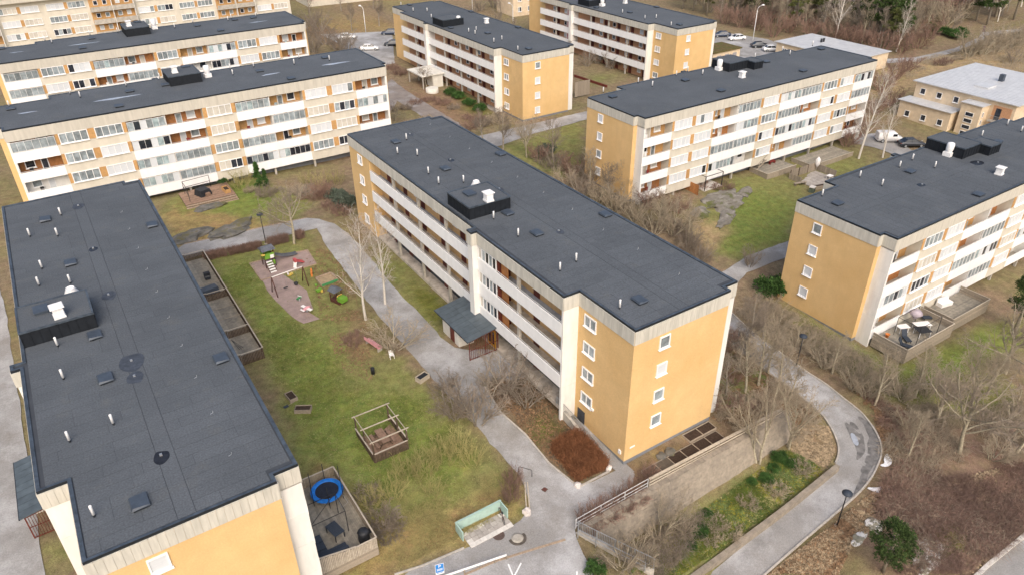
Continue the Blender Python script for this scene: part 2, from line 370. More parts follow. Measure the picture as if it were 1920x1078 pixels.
# ---------------------------------------------------------------- terrain sheet, coloured by what grows on it
def grid_lines(lo, hi, a, b, fine, coarse_growth=1.22, start=1.0):
    mid = list(np.arange(a, b + 1e-6, fine))
    left, s, x = [], start, a
    while x > lo:
        x -= s; left.append(x); s = min(s * coarse_growth, 25)
    right, s, x = [], start, mid[-1]
    while x < hi:
        x += s; right.append(x); s = min(s * coarse_growth, 25)
    return np.array(left[::-1] + mid + right)
GREEN, OLIVE, DRY, LITTER, SOIL, MOSS, BRAMBLE, FIELD = (0.165,0.215,0.05), (0.20,0.215,0.07), (0.32,0.235,0.10), (0.24,0.165,0.10), (0.12,0.09,0.065), (0.12,0.13,0.025), (0.235,0.16,0.115), (0.38,0.29,0.15)
AREAS = [   # painted in order: later ones lie on top
 (OLIVE, [(9.46, 92.22), (25.03, 90.34), (25.61, 79.46), (23.85, 68.69), (21.49, 60.47), (22.95, 51.27), (23.30, 47.69), (24.04, 43.15), (24.55, 38.70), (23.98, 35.39), (22.59, 33.73), (20.55, 34.10), (16.82, 34.37), (11.50, 34.56), (5.46, 37.98), (9.12, 48.21), (10.69, 62.39), (11.95, 82.54)]),
 (GREEN, [(11.55, 85.93), (16.14, 85.94), (14.74, 74.87), (15.36, 69.29), (16.87, 63.63), (17.04, 58.23), (14.66, 55.00), (20.05, 52.31), (21.94, 49.35), (21.20, 45.90), (21.85, 41.32), (18.71, 38.56), (16.05, 41.98), (12.43, 40.35), (11.51, 44.66), (10.48, 48.05), (11.79, 58.76), (11.91, 65.78)]),
 (LITTER, [(22.33, 85.82), (25.05, 83.48), (24.15, 74.16), (21.49, 60.47), (19.24, 56.71), (18.49, 60.37), (19.24, 66.69), (19.30, 71.76), (21.60, 78.93)]),
 (OLIVE, [(15.39, 86.82), (20.26, 88.12), (24.27, 83.32), (24.59, 76.94), (22.84, 69.38), (18.73, 62.40), (16.87, 63.63), (17.78, 72.79), (16.98, 82.10)]),
 (DRY, [(7.74, 37.54), (8.92, 47.63), (10.43, 46.68), (11.60, 38.51), (11.79, 35.16)]),
 (DRY, [(11.25, 38.72), (14.05, 37.95), (18.93, 37.20), (23.00, 37.96), (23.48, 35.05), (21.18, 34.30), (16.82, 34.37), (11.50, 34.56), (10.10, 36.15)]),
 (OLIVE, [(9.64, 108.11), (13.26, 111.46), (23.14, 110.14), (29.16, 98.64), (24.12, 90.93), (14.89, 93.76), (9.14, 93.74)]),
 (GREEN, [(17.27, 108.96), (23.51, 108.65), (23.35, 100.19), (19.21, 96.43), (15.81, 102.96)]),
 (DRY, [(9.73, 104.85), (13.06, 107.01), (18.97, 95.60), (24.12, 90.93), (15.28, 92.61), (9.05, 93.31), (8.97, 97.61)]),
 (OLIVE, [(28.41, 77.63), (31.83, 77.14), (31.49, 63.77), (31.33, 58.62), (26.06, 57.23), (26.91, 63.98)]),
 (MOSS, [(31.11, 69.71), (31.49, 63.77), (31.37, 59.87), (27.90, 59.53), (28.40, 64.33)]),
 (SOIL, [(27.18, 50.36), (33.12, 47.92), (31.94, 41.81), (32.85, 39.73), (31.61, 34.33), (28.27, 33.91), (27.64, 41.22), (27.50, 48.38)]),
 (MOSS, [(28.05, 41.84), (31.07, 42.30), (31.19, 39.96), (28.50, 38.70)]),
 (SOIL, [(32.51, 33.41), (42.86, 33.35), (46.53, 32.05), (33.38, 31.17)]),
 (DRY, [(34.16, 33.78), (37.80, 33.65), (37.73, 32.21), (33.76, 31.94)]),
 (LITTER, [(43.72, 34.17), (60.03, 46.20), (52.51, 32.39), (50.77, 30.39), (45.89, 31.50)]),
 (OLIVE, [(85.47, 107.90), (68.05, 85.30), (66.36, 96.28), (62.14, 101.35), (70.89, 102.88)]),
 (DRY, [(64.24, 94.75), (69.86, 101.37), (81.97, 103.35), (73.46, 92.32)]),
 (OLIVE, [(74.32, 66.86), (83.42, 72.50), (95.17, 73.10), (99.74, 68.17), (97.85, 64.60), (79.45, 53.73), (70.56, 54.23), (68.37, 56.89), (73.36, 60.22)]),
 (GREEN, [(87.26, 70.50), (90.88, 62.08), (80.28, 54.87), (70.89, 55.47), (69.97, 57.47), (76.71, 61.86)]),
 (FIELD, [(70.13, 63.68), (75.18, 64.52), (75.16, 60.92), (70.31, 58.77), (67.24, 59.71)]),
 (OLIVE, [(67.69, 46.42), (68.30, 35.58), (67.13, 31.43), (63.15, 30.64), (64.17, 41.10)]),
 (GREEN, [(68.48, 44.65), (68.74, 33.17), (66.61, 31.72), (66.63, 37.16)]),
 (OLIVE, [(66.83, 30.58), (87.09, 29.94), (90.54, 27.94), (84.08, 24.71), (74.86, 26.90), (66.68, 26.79)]),
 (GREEN, [(68.39, 29.70), (83.81, 29.44), (88.26, 28.03), (82.91, 26.49), (69.28, 27.20)]),
 (OLIVE, [(33.10, 28.85), (48.96, 28.77), (49.77, 26.84), (49.47, 25.30), (32.72, 25.10), (24.58, 26.35), (27.42, 26.64)]),
 (GREEN, [(32.90, 25.33), (39.91, 25.49), (46.95, 25.68), (47.55, 27.46), (43.70, 27.81), (38.04, 27.49), (33.63, 26.78)]),
 (LITTER, [(47.96, 30.68), (51.13, 30.68), (54.62, 28.10), (51.78, 25.94), (50.11, 25.53), (48.92, 27.36), (49.21, 28.98)]),
 (BRAMBLE, [(65.21, 29.51), (68.03, 24.12), (71.63, 18.49), (60.81, 13.05), (51.18, 11.91), (44.30, 16.27), (45.86, 19.35), (52.78, 22.17)]),
 (LITTER, [(38.81, 20.50), (45.45, 21.08), (51.63, 21.40), (49.97, 19.73), (45.42, 19.03), (41.74, 18.25)]),
 (FIELD, [(164.86, 93.87), (178.53, 91.93), (203.69, 93.13), (212.40, 89.80), (183.76, 75.32), (183.11, 83.21), (179.40, 88.58), (159.39, 87.75)]),
 (FIELD, [(138.84, 83.94), (174.68, 97.55), (161.33, 86.47), (145.27, 79.89)]),
 (MOSS, [(65.14, 128.00), (74.05, 132.94), (70.88, 117.25), (65.93, 116.83)]),
 (LITTER, [(64.28, 140.49), (70.95, 143.72), (69.62, 127.37), (67.62, 115.77), (62.89, 113.56), (60.45, 123.53)]),
 (LITTER, [(61.94, 199.21), (63.27, 172.98), (82.86, 188.11), (95.44, 211.30), (80.47, 215.67)]),
 (DRY, [(70.22, 205.66), (77.83, 209.15), (91.06, 205.63), (84.15, 190.87), (72.51, 192.26)]),
 (GREEN, [(17.34, 110.84), (24.30, 109.94), (23.36, 98.99), (19.46, 97.30), (15.57, 102.00), (10.98, 103.99)]),
 (OLIVE, [(61.47, 100.27), (70.31, 102.03), (82.46, 104.00), (68.05, 85.30), (64.26, 87.28)]),
 (GREEN, [(57.68, 42.83), (58.45, 40.05), (56.16, 35.21), (52.80, 34.63), (54.04, 38.52)]),
 (OLIVE, [(66.88, 41.79), (67.13, 31.43), (68.64, 25.63), (79.13, 23.37), (73.21, 19.28), (65.73, 22.78), (62.61, 29.02), (63.93, 36.54)]),
 (GREEN, [(69.74, 29.94), (78.58, 29.03), (77.96, 25.07), (70.45, 25.53)]),
 (OLIVE, [(53.91, 43.81), (59.33, 45.39), (54.40, 37.38), (47.90, 33.23), (44.18, 33.93)]),
 (GREEN, [(100.84, 133.69), (104.77, 128.99), (104.73, 121.52), (99.41, 122.23)]),
 (OLIVE, [(-10.62, 50.80), (-8.49, 50.56), (-8.21, 46.62), (-10.49, 48.10)]),
 (OLIVE, [(102.74, 77.39), (115.18, 73.68), (114.21, 66.50), (104.52, 61.61), (102.02, 66.81)]),
]
gxl = grid_lines(-420, 620, -12, 82, 0.55)
gyl = grid_lines(-120, 720, 8, 112, 0.55)
GXX, GYY = np.meshgrid(gxl, gyl)
nrng = np.random.default_rng(3)
def vnoise(x, y, s, seed):
    """smooth value noise"""
    r = np.random.default_rng(seed).random((64, 64))
    x, y = x / s, y / s
    i, j = np.floor(x).astype(int), np.floor(y).astype(int)
    fx, fy = x - i, y - j
    fx, fy = fx * fx * (3 - 2 * fx), fy * fy * (3 - 2 * fy)
    g = lambda a, b: r[a % 64, b % 64]
    return (g(i, j) * (1 - fx) + g(i + 1, j) * fx) * (1 - fy) + (g(i, j + 1) * (1 - fx) + g(i + 1, j + 1) * fx) * fy
GZZ = ground_z(GXX, GYY) + (vnoise(GXX, GYY, 2.3, 1) - 0.5) * 0.10
gcol = np.empty(GXX.shape + (3,))
nb = vnoise(GXX, GYY, 7, 5) * 0.6 + vnoise(GXX, GYY, 2.2, 6) * 0.4
BASE1, BASE2 = np.array((0.235, 0.18, 0.115)), np.array((0.21, 0.185, 0.09))
gcol[:] = BASE1 + (BASE2 - BASE1) * np.clip((nb - 0.35) * 3, 0, 1)[..., None]
for c, poly in AREAS:
    acc = np.zeros(GXX.shape)
    for k in range(6):
        jx = (vnoise(GXX, GYY, 1.3, 20 + k) - 0.5) * 3.2 + (vnoise(GXX, GYY, 4, 40 + k) - 0.5) * 2
        jy = (vnoise(GXX, GYY, 1.3, 60 + k) - 0.5) * 3.2 + (vnoise(GXX, GYY, 4, 80 + k) - 0.5) * 2
        acc += in_poly(GXX + jx, GYY + jy, poly)
    w = np.clip(acc / 6, 0, 1) * (0.75 + 0.25 * vnoise(GXX, GYY, 1.8, 99))
    gcol += (np.array(c) - gcol) * w[..., None]
nr, nc = GXX.shape
gm = bpy.data.meshes.new('ground')
gv = np.stack([GXX, GYY, GZZ], -1).reshape(-1, 3)
idx = np.arange(nr * nc).reshape(nr, nc)
gf = np.stack([idx[:-1, :-1], idx[:-1, 1:], idx[1:, 1:], idx[1:, :-1]], -1).reshape(-1, 4)
gm.from_pydata(gv.tolist(), [], gf.tolist())
at = gm.attributes.new('growth', 'FLOAT_COLOR', 'POINT')
at.data.foreach_set('color', np.concatenate([gcol.reshape(-1, 3), np.ones((nr * nc, 1))], 1).ravel())
gm.polygons.foreach_set('use_smooth', [True] * len(gm.polygons))
def ground_material():
    m = bpy.data.materials.new('ground'); m.use_nodes = True
    nt = m.node_tree; N = nt.nodes; L = nt.links; b = N['Principled BSDF']
    b.inputs['Roughness'].default_value = 0.95; b.inputs['Specular IOR Level'].default_value = 0.15
    a = N.new('ShaderNodeAttribute'); a.attribute_name = 'growth'
    geo = N.new('ShaderNodeNewGeometry')
    def noise(s, d=4, r=0.6):
        n = N.new('ShaderNodeTexNoise'); n.inputs['Scale'].default_value = s; n.inputs['Detail'].default_value = d; n.inputs['Roughness'].default_value = r
        L.new(geo.outputs['Position'], n.inputs['Vector']); return n
    def ranged(n, lo, hi, a0=0.3, a1=0.7):
        r = N.new('ShaderNodeMapRange'); r.inputs[1].default_value = a0; r.inputs[2].default_value = a1; r.inputs[3].default_value = lo; r.inputs[4].default_value = hi
        L.new(n.outputs[0], r.inputs[0]); return r
    f1 = ranged(noise(1.1, 7, 0.75), 0.6, 1.38); f2 = ranged(noise(11, 5, 0.8), 0.5, 1.5)
    mu = N.new('ShaderNodeMath'); mu.operation = 'MULTIPLY'; L.new(f1.outputs[0], mu.inputs[0]); L.new(f2.outputs[0], mu.inputs[1])
    hs = N.new('ShaderNodeHueSaturation'); L.new(a.outputs['Color'], hs.inputs['Color']); L.new(mu.outputs[0], hs.inputs['Value'])
    hu = ranged(noise(0.8, 5), 0.475, 0.515); L.new(hu.outputs[0], hs.inputs['Hue'])
    # dead straw and bare earth showing through in patches
    mx = N.new('ShaderNodeMix'); mx.data_type = 'RGBA'
    st = ranged(noise(2.6, 6, 0.75), 0.0, 0.5, 0.5, 0.72); L.new(st.outputs[0], mx.inputs[0]); L.new(hs.outputs[0], mx.inputs[6]); mx.inputs[7].default_value = (0.27, 0.20, 0.10, 1)
    L.new(mx.outputs[2], b.inputs['Base Color'])
    bp = N.new('ShaderNodeBump'); bp.inputs['Strength'].default_value = 0.9; bp.inputs['Distance'].default_value = 0.12
    L.new(noise(9, 4, 0.7).outputs[0], bp.inputs['Height']); L.new(bp.outputs[0], b.inputs['Normal'])
    return m
MAT['ground'] = ground_material()
gm.materials.append(MAT['ground'])
tag(inst('ground', gm), kind='structure')

def densify(poly, step):
    out = []
    for i, p in enumerate(poly):
        q = poly[(i + 1) % len(poly)]
        n = max(1, int(math.hypot(q[0] - p[0], q[1] - p[1]) / step))
        for k in range(n):
            out.append((p[0] + (q[0] - p[0]) * k / n, p[1] + (q[1] - p[1]) * k / n))
    return out
def smooth_poly(poly, it=2):
    for _ in range(it):
        out = []
        for i, p in enumerate(poly):
            q = poly[(i + 1) % len(poly)]
            out += [(p[0] * .75 + q[0] * .25, p[1] * .75 + q[1] * .25), (p[0] * .25 + q[0] * .75, p[1] * .25 + q[1] * .75)]
        poly = out
    return poly
def drape(name, poly, material, off=0.05, step=0.8, wob=0.0, zfun=None):
    """a sheet lying on the ground inside a polygon"""
    b = densify(poly, step)
    if wob:
        b = [(x + (vnoise(np.array([x]), np.array([y]), 1.1, 7)[0] - .5) * wob, y + (vnoise(np.array([x]), np.array([y]), 1.1, 8)[0] - .5) * wob) for x, y in b]
    xs = [p[0] for p in b]; ys = [p[1] for p in b]
    X, Y = np.meshgrid(np.arange(min(xs), max(xs), step), np.arange(min(ys), max(ys), step))
    ins = in_poly(X, Y, b)
    pts = [Vector(p) for p in b] + [Vector((float(x), float(y))) for x, y in zip(X[ins], Y[ins])]
    n = len(b)
    r = delaunay_2d_cdt(pts, [(i, (i + 1) % n) for i in range(n)], [list(range(n))], 1, 1e-4)
    vx = np.array([(v.x, v.y) for v in r[0]])
    z = (zfun or ground_z)(vx[:, 0], vx[:, 1]) + off
    me = bpy.data.meshes.new(name)
    me.from_pydata([(float(a[0]), float(a[1]), float(c)) for a, c in zip(vx, z)], [], [f for f in r[2]])
    me.update()
    if me.polygons and me.polygons[0].normal.z < 0: me.flip_normals()
    me.polygons.foreach_set('use_smooth', [True] * len(me.polygons))
    me.materials.append(material)
    return inst(name, me)
mat('asphalt', (0.275, 0.268, 0.26), 0.10, 0.6, 0.9, c2=(0.43, 0.43, 0.435), mix=(0.20, 0.44, 0.66), fine=0.14, fscale=10, bump=0.25, bscale=30, c3=(0.16, 0.145, 0.125), mix3=(0.30, 0.5, 0.75, 0.75))
mat('asphalt_brown', (0.23, 0.20, 0.18), 0.12, 0.6, 0.9, c2=(0.33, 0.32, 0.32), mix=(0.25, 0.5, 0.7), fine=0.12, fscale=12)
mat('asphalt_wet', (0.16, 0.155, 0.15), 0.25, 2, 0.5)
mat('gravel', (0.31, 0.235, 0.215), 0.12, 1, 0.95, fine=0.12, fscale=14, bump=0.3)
mat('kerb', (0.40, 0.37, 0.33), 0.15, 3, 0.9, rand=0.1)
mat('timber_edge', (0.33, 0.25, 0.18), 0.2, 6, 0.9)
mat('mud', (0.10, 0.085, 0.07), 0.2, 3, 0.6)
PATH = [(26.33, 91.85), (28.66, 87.03), (28.52, 77.89), (27.74, 67.76), (27.90, 62.04), (27.58, 56.78), (28.02, 53.96), (31.63, 52.14), (33.12, 47.92), (30.84, 46.89), (27.81, 48.88), (27.02, 44.28), (27.54, 41.07), (27.47, 37.25), (28.09, 33.89), (31.21, 33.69), (32.82, 33.63), (33.11, 32.09), (29.47, 31.02), (25.76, 30.84), (25.08, 30.85), (23.97, 26.73), (23.42, 24.92), (11.31, 32.41), (11.61, 34.33), (16.93, 33.74), (19.71, 33.56), (22.91, 33.66), (24.28, 35.84), (24.59, 38.33), (24.24, 43.03), (24.12, 48.14), (23.67, 52.64), (23.83, 57.68), (23.95, 65.98), (24.59, 76.94), (25.30, 86.46)]
tag(drape('path', smooth_poly(PATH, 1), MAT['asphalt'], 0.06, 0.7, 0.25), kind='structure')
tag(drape('path', [(8.61, 92.77), (9.81, 93.80), (18.86, 92.80), (25.59, 91.92), (27.00, 90.59), (26.08, 88.14), (19.03, 88.66), (12.49, 89.70), (8.90, 89.64)], MAT['asphalt'], 0.065, 0.7, 0.15), kind='structure')
tag(drape('path', [(64.75, 53.36), (71.96, 54.59), (80.39, 54.50), (81.74, 53.78), (77.02, 51.73), (69.14, 52.02), (65.13, 50.55)], MAT['asphalt'], 0.06, 0.7, 0.2), kind='structure')
tag(drape('path', [(57.17, 107.29), (61.98, 108.19), (74.76, 108.51), (90.00, 108.68), (87.13, 105.10), (71.78, 104.17), (61.34, 101.78), (56.38, 102.22)], MAT['asphalt'], 0.06, 0.8, 0.2), kind='structure')
tag(drape('path', [(64.41, 147.25), (63.44, 138.78), (63.30, 129.01), (63.21, 116.09), (62.29, 110.59), (58.24, 109.21), (59.10, 120.95), (58.94, 133.16), (54.28, 126.91), (51.65, 128.35), (61.16, 144.23)], MAT['asphalt_brown'], 0.06, 0.8, 0.3), kind='structure')
tag(drape('road', [(-40, 20), (-9.6, 20), (-9.8, 40), (-10.0, 48), (-10.4, 90), (-12, 112), (-40, 112)], MAT['asphalt'], 0.06, 1.5, 0.2), kind='structure')
tag(drape('path', [(169.89, 99.92), (177.45, 96.58), (191.15, 95.43), (204.96, 97.20), (210.67, 99.40), (222.82, 95.08), (220.07, 93.69), (208.50, 97.10), (202.56, 95.19), (189.05, 93.54), (173.41, 94.04), (166.73, 97.80)], MAT['asphalt'], 0.09, 2.0, 0.3), kind='structure')
tag(drape('car_park', [(65.53, 193.18), (83.49, 187.80), (70.50, 158.76), (63.25, 157.29), (61.60, 165.61), (66.27, 180.45)], MAT['asphalt'], 0.10, 2.5, 0.2), kind='structure')
tag(drape('car_park', [(157.68, 141.68), (162.06, 128.22), (158.27, 115.13), (144.13, 116.07), (136.69, 124.24)], MAT['asphalt'], 0.08, 2.0, 0.2), kind='structure')
tag(drape('road', [(121.32, 73.78), (127.31, 71.37), (123.56, 62.68), (119.12, 57.97), (120.09, 62.42), (119.93, 68.43), (118.37, 71.62)], MAT['asphalt'], 0.08, 1.5, 0.2), kind='structure')
tag(drape('road', [(51.37, 11.79), (58.32, 11.77), (59.65, 10.68), (54.16, 7.95), (48.19, 11.49)], MAT['asphalt'], 0.07, 1.0), kind='structure')
tag(drape('walkway', [(33.12, 47.92), (31.94, 41.81), (32.86, 39.34), (33.14, 33.87), (33.18, 32.65), (32.10, 32.78), (31.72, 34.46), (32.22, 40.11)], MAT['asphalt'], 0.055, 0.6), kind='structure')

def strip(name, line, material, off=0.0, cross=5, parent=None):
    """ribbon along (x, y, z, half width)"""
    b = MB()
    rows = []
    for i, p in enumerate(line):
        a, c = line[max(i - 1, 0)], line[min(i + 1, len(line) - 1)]
        t = Vector((c[0] - a[0], c[1] - a[1])).normalized(); n = Vector((-t.y, t.x))
        rows.append([(p[0] + n.x * p[3] * s, p[1] + n.y * p[3] * s, p[2] + off + 0.04 * (1 - s * s)) for s in np.linspace(-1, 1, cross)])
    for i in range(len(rows) - 1):
        for k in range(cross - 1):
            b.poly([rows[i][k], rows[i + 1][k], rows[i + 1][k + 1], rows[i][k + 1]], smooth=True)
    me = b.mesh(name, material)
    bm = bmesh.new(); bm.from_mesh(me); bmesh.ops.remove_doubles(bm, verts=bm.verts, dist=1e-4); bmesh.ops.recalc_face_normals(bm, faces=bm.faces); bm.to_mesh(me); bm.free()
    if me.polygons[0].normal.z < 0: me.flip_normals()
    return inst(name, me, parent)
tag(strip('ramp_path', [tuple(p) for p in RD], MAT['asphalt'], 0.02), kind='structure')
def offset_line(line, d):
    out = []
    for i, p in enumerate(line):
        a, c = line[max(i - 1, 0)], line[min(i + 1, len(line) - 1)]
        t = Vector((c[0] - a[0], c[1] - a[1])).normalized(); n = Vector((-t.y, t.x))
        out.append((p[0] + n.x * d, p[1] + n.y * d, p[2]))
    return out
def ramp_edge(sign, i0, i1, extra=0.06):
    out = []
    for i in range(i0, i1):
        p, a, c = RD[i], RD[max(i - 1, 0)], RD[min(i + 1, len(RD) - 1)]
        t = Vector((c[0] - a[0], c[1] - a[1])).normalized(); n = Vector((-t.y, t.x)) * sign * (p[3] + extra)
        out.append((p[0] + n.x, p[1] + n.y, p[2] + 0.02))
    return out
def kerb_line(name, pts, w=0.14, h=0.12, material=None, pieces=1.0):
    """kerb as a run of stones following 3-D points"""
    b = MB()
    for i in range(len(pts) - 1):
        a, c = Vector(pts[i]), Vector(pts[i + 1])
        b.bar(a, c, w, h * 2)
    o = b.build(name, material or MAT['kerb'])
    return tag(o, kind='structure')

# ---------------------------------------------------------------- apartment blocks
# local frame: x along the block, +y the side with the access galleries, -y the side with the balconies, z up from the ground
W = 10.43; BD = 1.52; GD = 1.64; ST = 2.75
_cache = {}
def window_parts(parent, w, h, n, loc, face, panes, name='window', frame=0.08, sill=True):
    """white framed window standing proud of a wall; face = 'x-','x+','y-','y+' (direction it looks); one child per pane"""
    key = ('win', round(w, 2), round(h, 2), n, frame, sill)
    if key not in _cache:
        b = MB(); d = 0.10
        b.box(-w / 2, -d, 0, w / 2, 0, frame); b.box(-w / 2, -d, h - frame, w / 2, 0, h)
        for k in range(n + 1):
            x = -w / 2 + frame / 2 + (w - frame) * k / n
            fw = frame if k in (0, n) else frame * 0.8
            b.box(x - fw / 2, -d, frame, x + fw / 2, 0, h - frame)
        if sill: b.box(-w / 2 - 0.06, -d - 0.10, -0.07, w / 2 + 0.06, 0, -0.001)
        _cache[key] = b.mesh('window', MAT['white_frame'])
    rz = {'y-': 0, 'x+': math.pi / 2, 'y+': math.pi, 'x-': -math.pi / 2}[face]
    o = inst(name, _cache[key], parent, loc, (0, 0, rz))
    pw = (w - frame) / n - frame * 0.9; ph = h - 2 * frame - 0.004
    for k in range(n):
        m = panes[k % len(panes)]
        pk = ('pane', round(pw, 3), round(ph, 3), m)
        if pk not in _cache:
            _cache[pk] = MB().box(-pw / 2, -0.035, 0, pw / 2, -0.005, ph).mesh('pane', MAT[m])
        inst('pane', _cache[pk], o, (-w / 2 + frame / 2 + (w - frame) * (k + 0.5) / n, 0, frame + 0.002))
    return o
def pane_set(r, n, p_blind=0.55):
    t = r.random()
    if t < p_blind:
        s = ['blind'] * n
        if r.random() < 0.25: s[r.randrange(n)] = r.choice(['glass_grey', 'glass_dark'])
    elif t < p_blind + 0.2: s = ['glass_grey'] * n
    elif t < p_blind + 0.38:
        s = [r.choice(['glass_dark', 'glass_dark', 'glass_grey', 'blind_cream']) for _ in range(n)]
    else: s = ['blind_cream'] * n
    return s
def ring(b, poly, d_in, z0, z1, mi_out=0, mi_top=0):
    """flat-topped rim that follows a right-angled outline (counter-clockwise)"""
    n = len(poly); inn = []
    for i in range(n):
        p, q, r_ = Vector(poly[i - 1]), Vector(poly[i]), Vector(poly[(i + 1) % n])
        a, c = (q - p).normalized(), (r_ - q).normalized()
        na, nc_ = Vector((-a.y, a.x)), Vector((-c.y, c.x))
        inn.append(q + (na + nc_) * d_in)
    for i in range(n):
        j = (i + 1) % n
        p, q, pi, qi = poly[i], poly[j], inn[i], inn[j]
        b.poly([(p[0], p[1], z0), (q[0], q[1], z0), (q[0], q[1], z1), (p[0], p[1], z1)], mi_out)
        b.poly([(p[0], p[1], z1), (q[0], q[1], z1), (qi.x, qi.y, z1 - 0.03), (pi.x, pi.y, z1 - 0.03)], mi_top)
        b.poly([(pi.x, pi.y, z1 - 0.03), (qi.x, qi.y, z1 - 0.03), (qi.x, qi.y, z0), (pi.x, pi.y, z0)], mi_top)
        b.poly([(pi.x, pi.y, z0), (qi.x, qi.y, z0), (q[0], q[1], z0), (p[0], p[1], z0)], mi_out)
    return [(p.x, p.y) for p in inn]
def cladding(root, a, b_, z0, z1, material, single, width=0.46, depth=0.06):
    """vertical attic boards along the edge a-b (outside is on the right of a->b)"""
    a, b_ = Vector(a), Vector(b_)
    L_ = (b_ - a).length; t = (b_ - a) / L_; nrm = Vector((t.y, -t.x))
    n = max(1, round(L_ / width)); w = L_ / n
    ang = math.atan2(t.y, t.x)
    if single:
        me = box_mesh(w - 0.012, depth, z1 - z0, material)
        for k in range(n):
            c = a + t * w * (k + 0.5) + nrm * (depth / 2 + 0.004 + 0.002 * (k % 2))
            inst('attic_board', me, root, (c.x, c.y, z0), (0, 0, ang))
    else:
        mb = MB()
        for k in range(n):
            p = a + t * (w * k + 0.012) + nrm * 0.004; q = a + t * (w * (k + 1) - 0.012) + nrm * 0.004
            o = nrm * depth
            mb.prism([p + o, q + o, q, p], z0, z1)
        o = mb.build('attic_boards', material, root)
        o['kind'] = 'stuff'

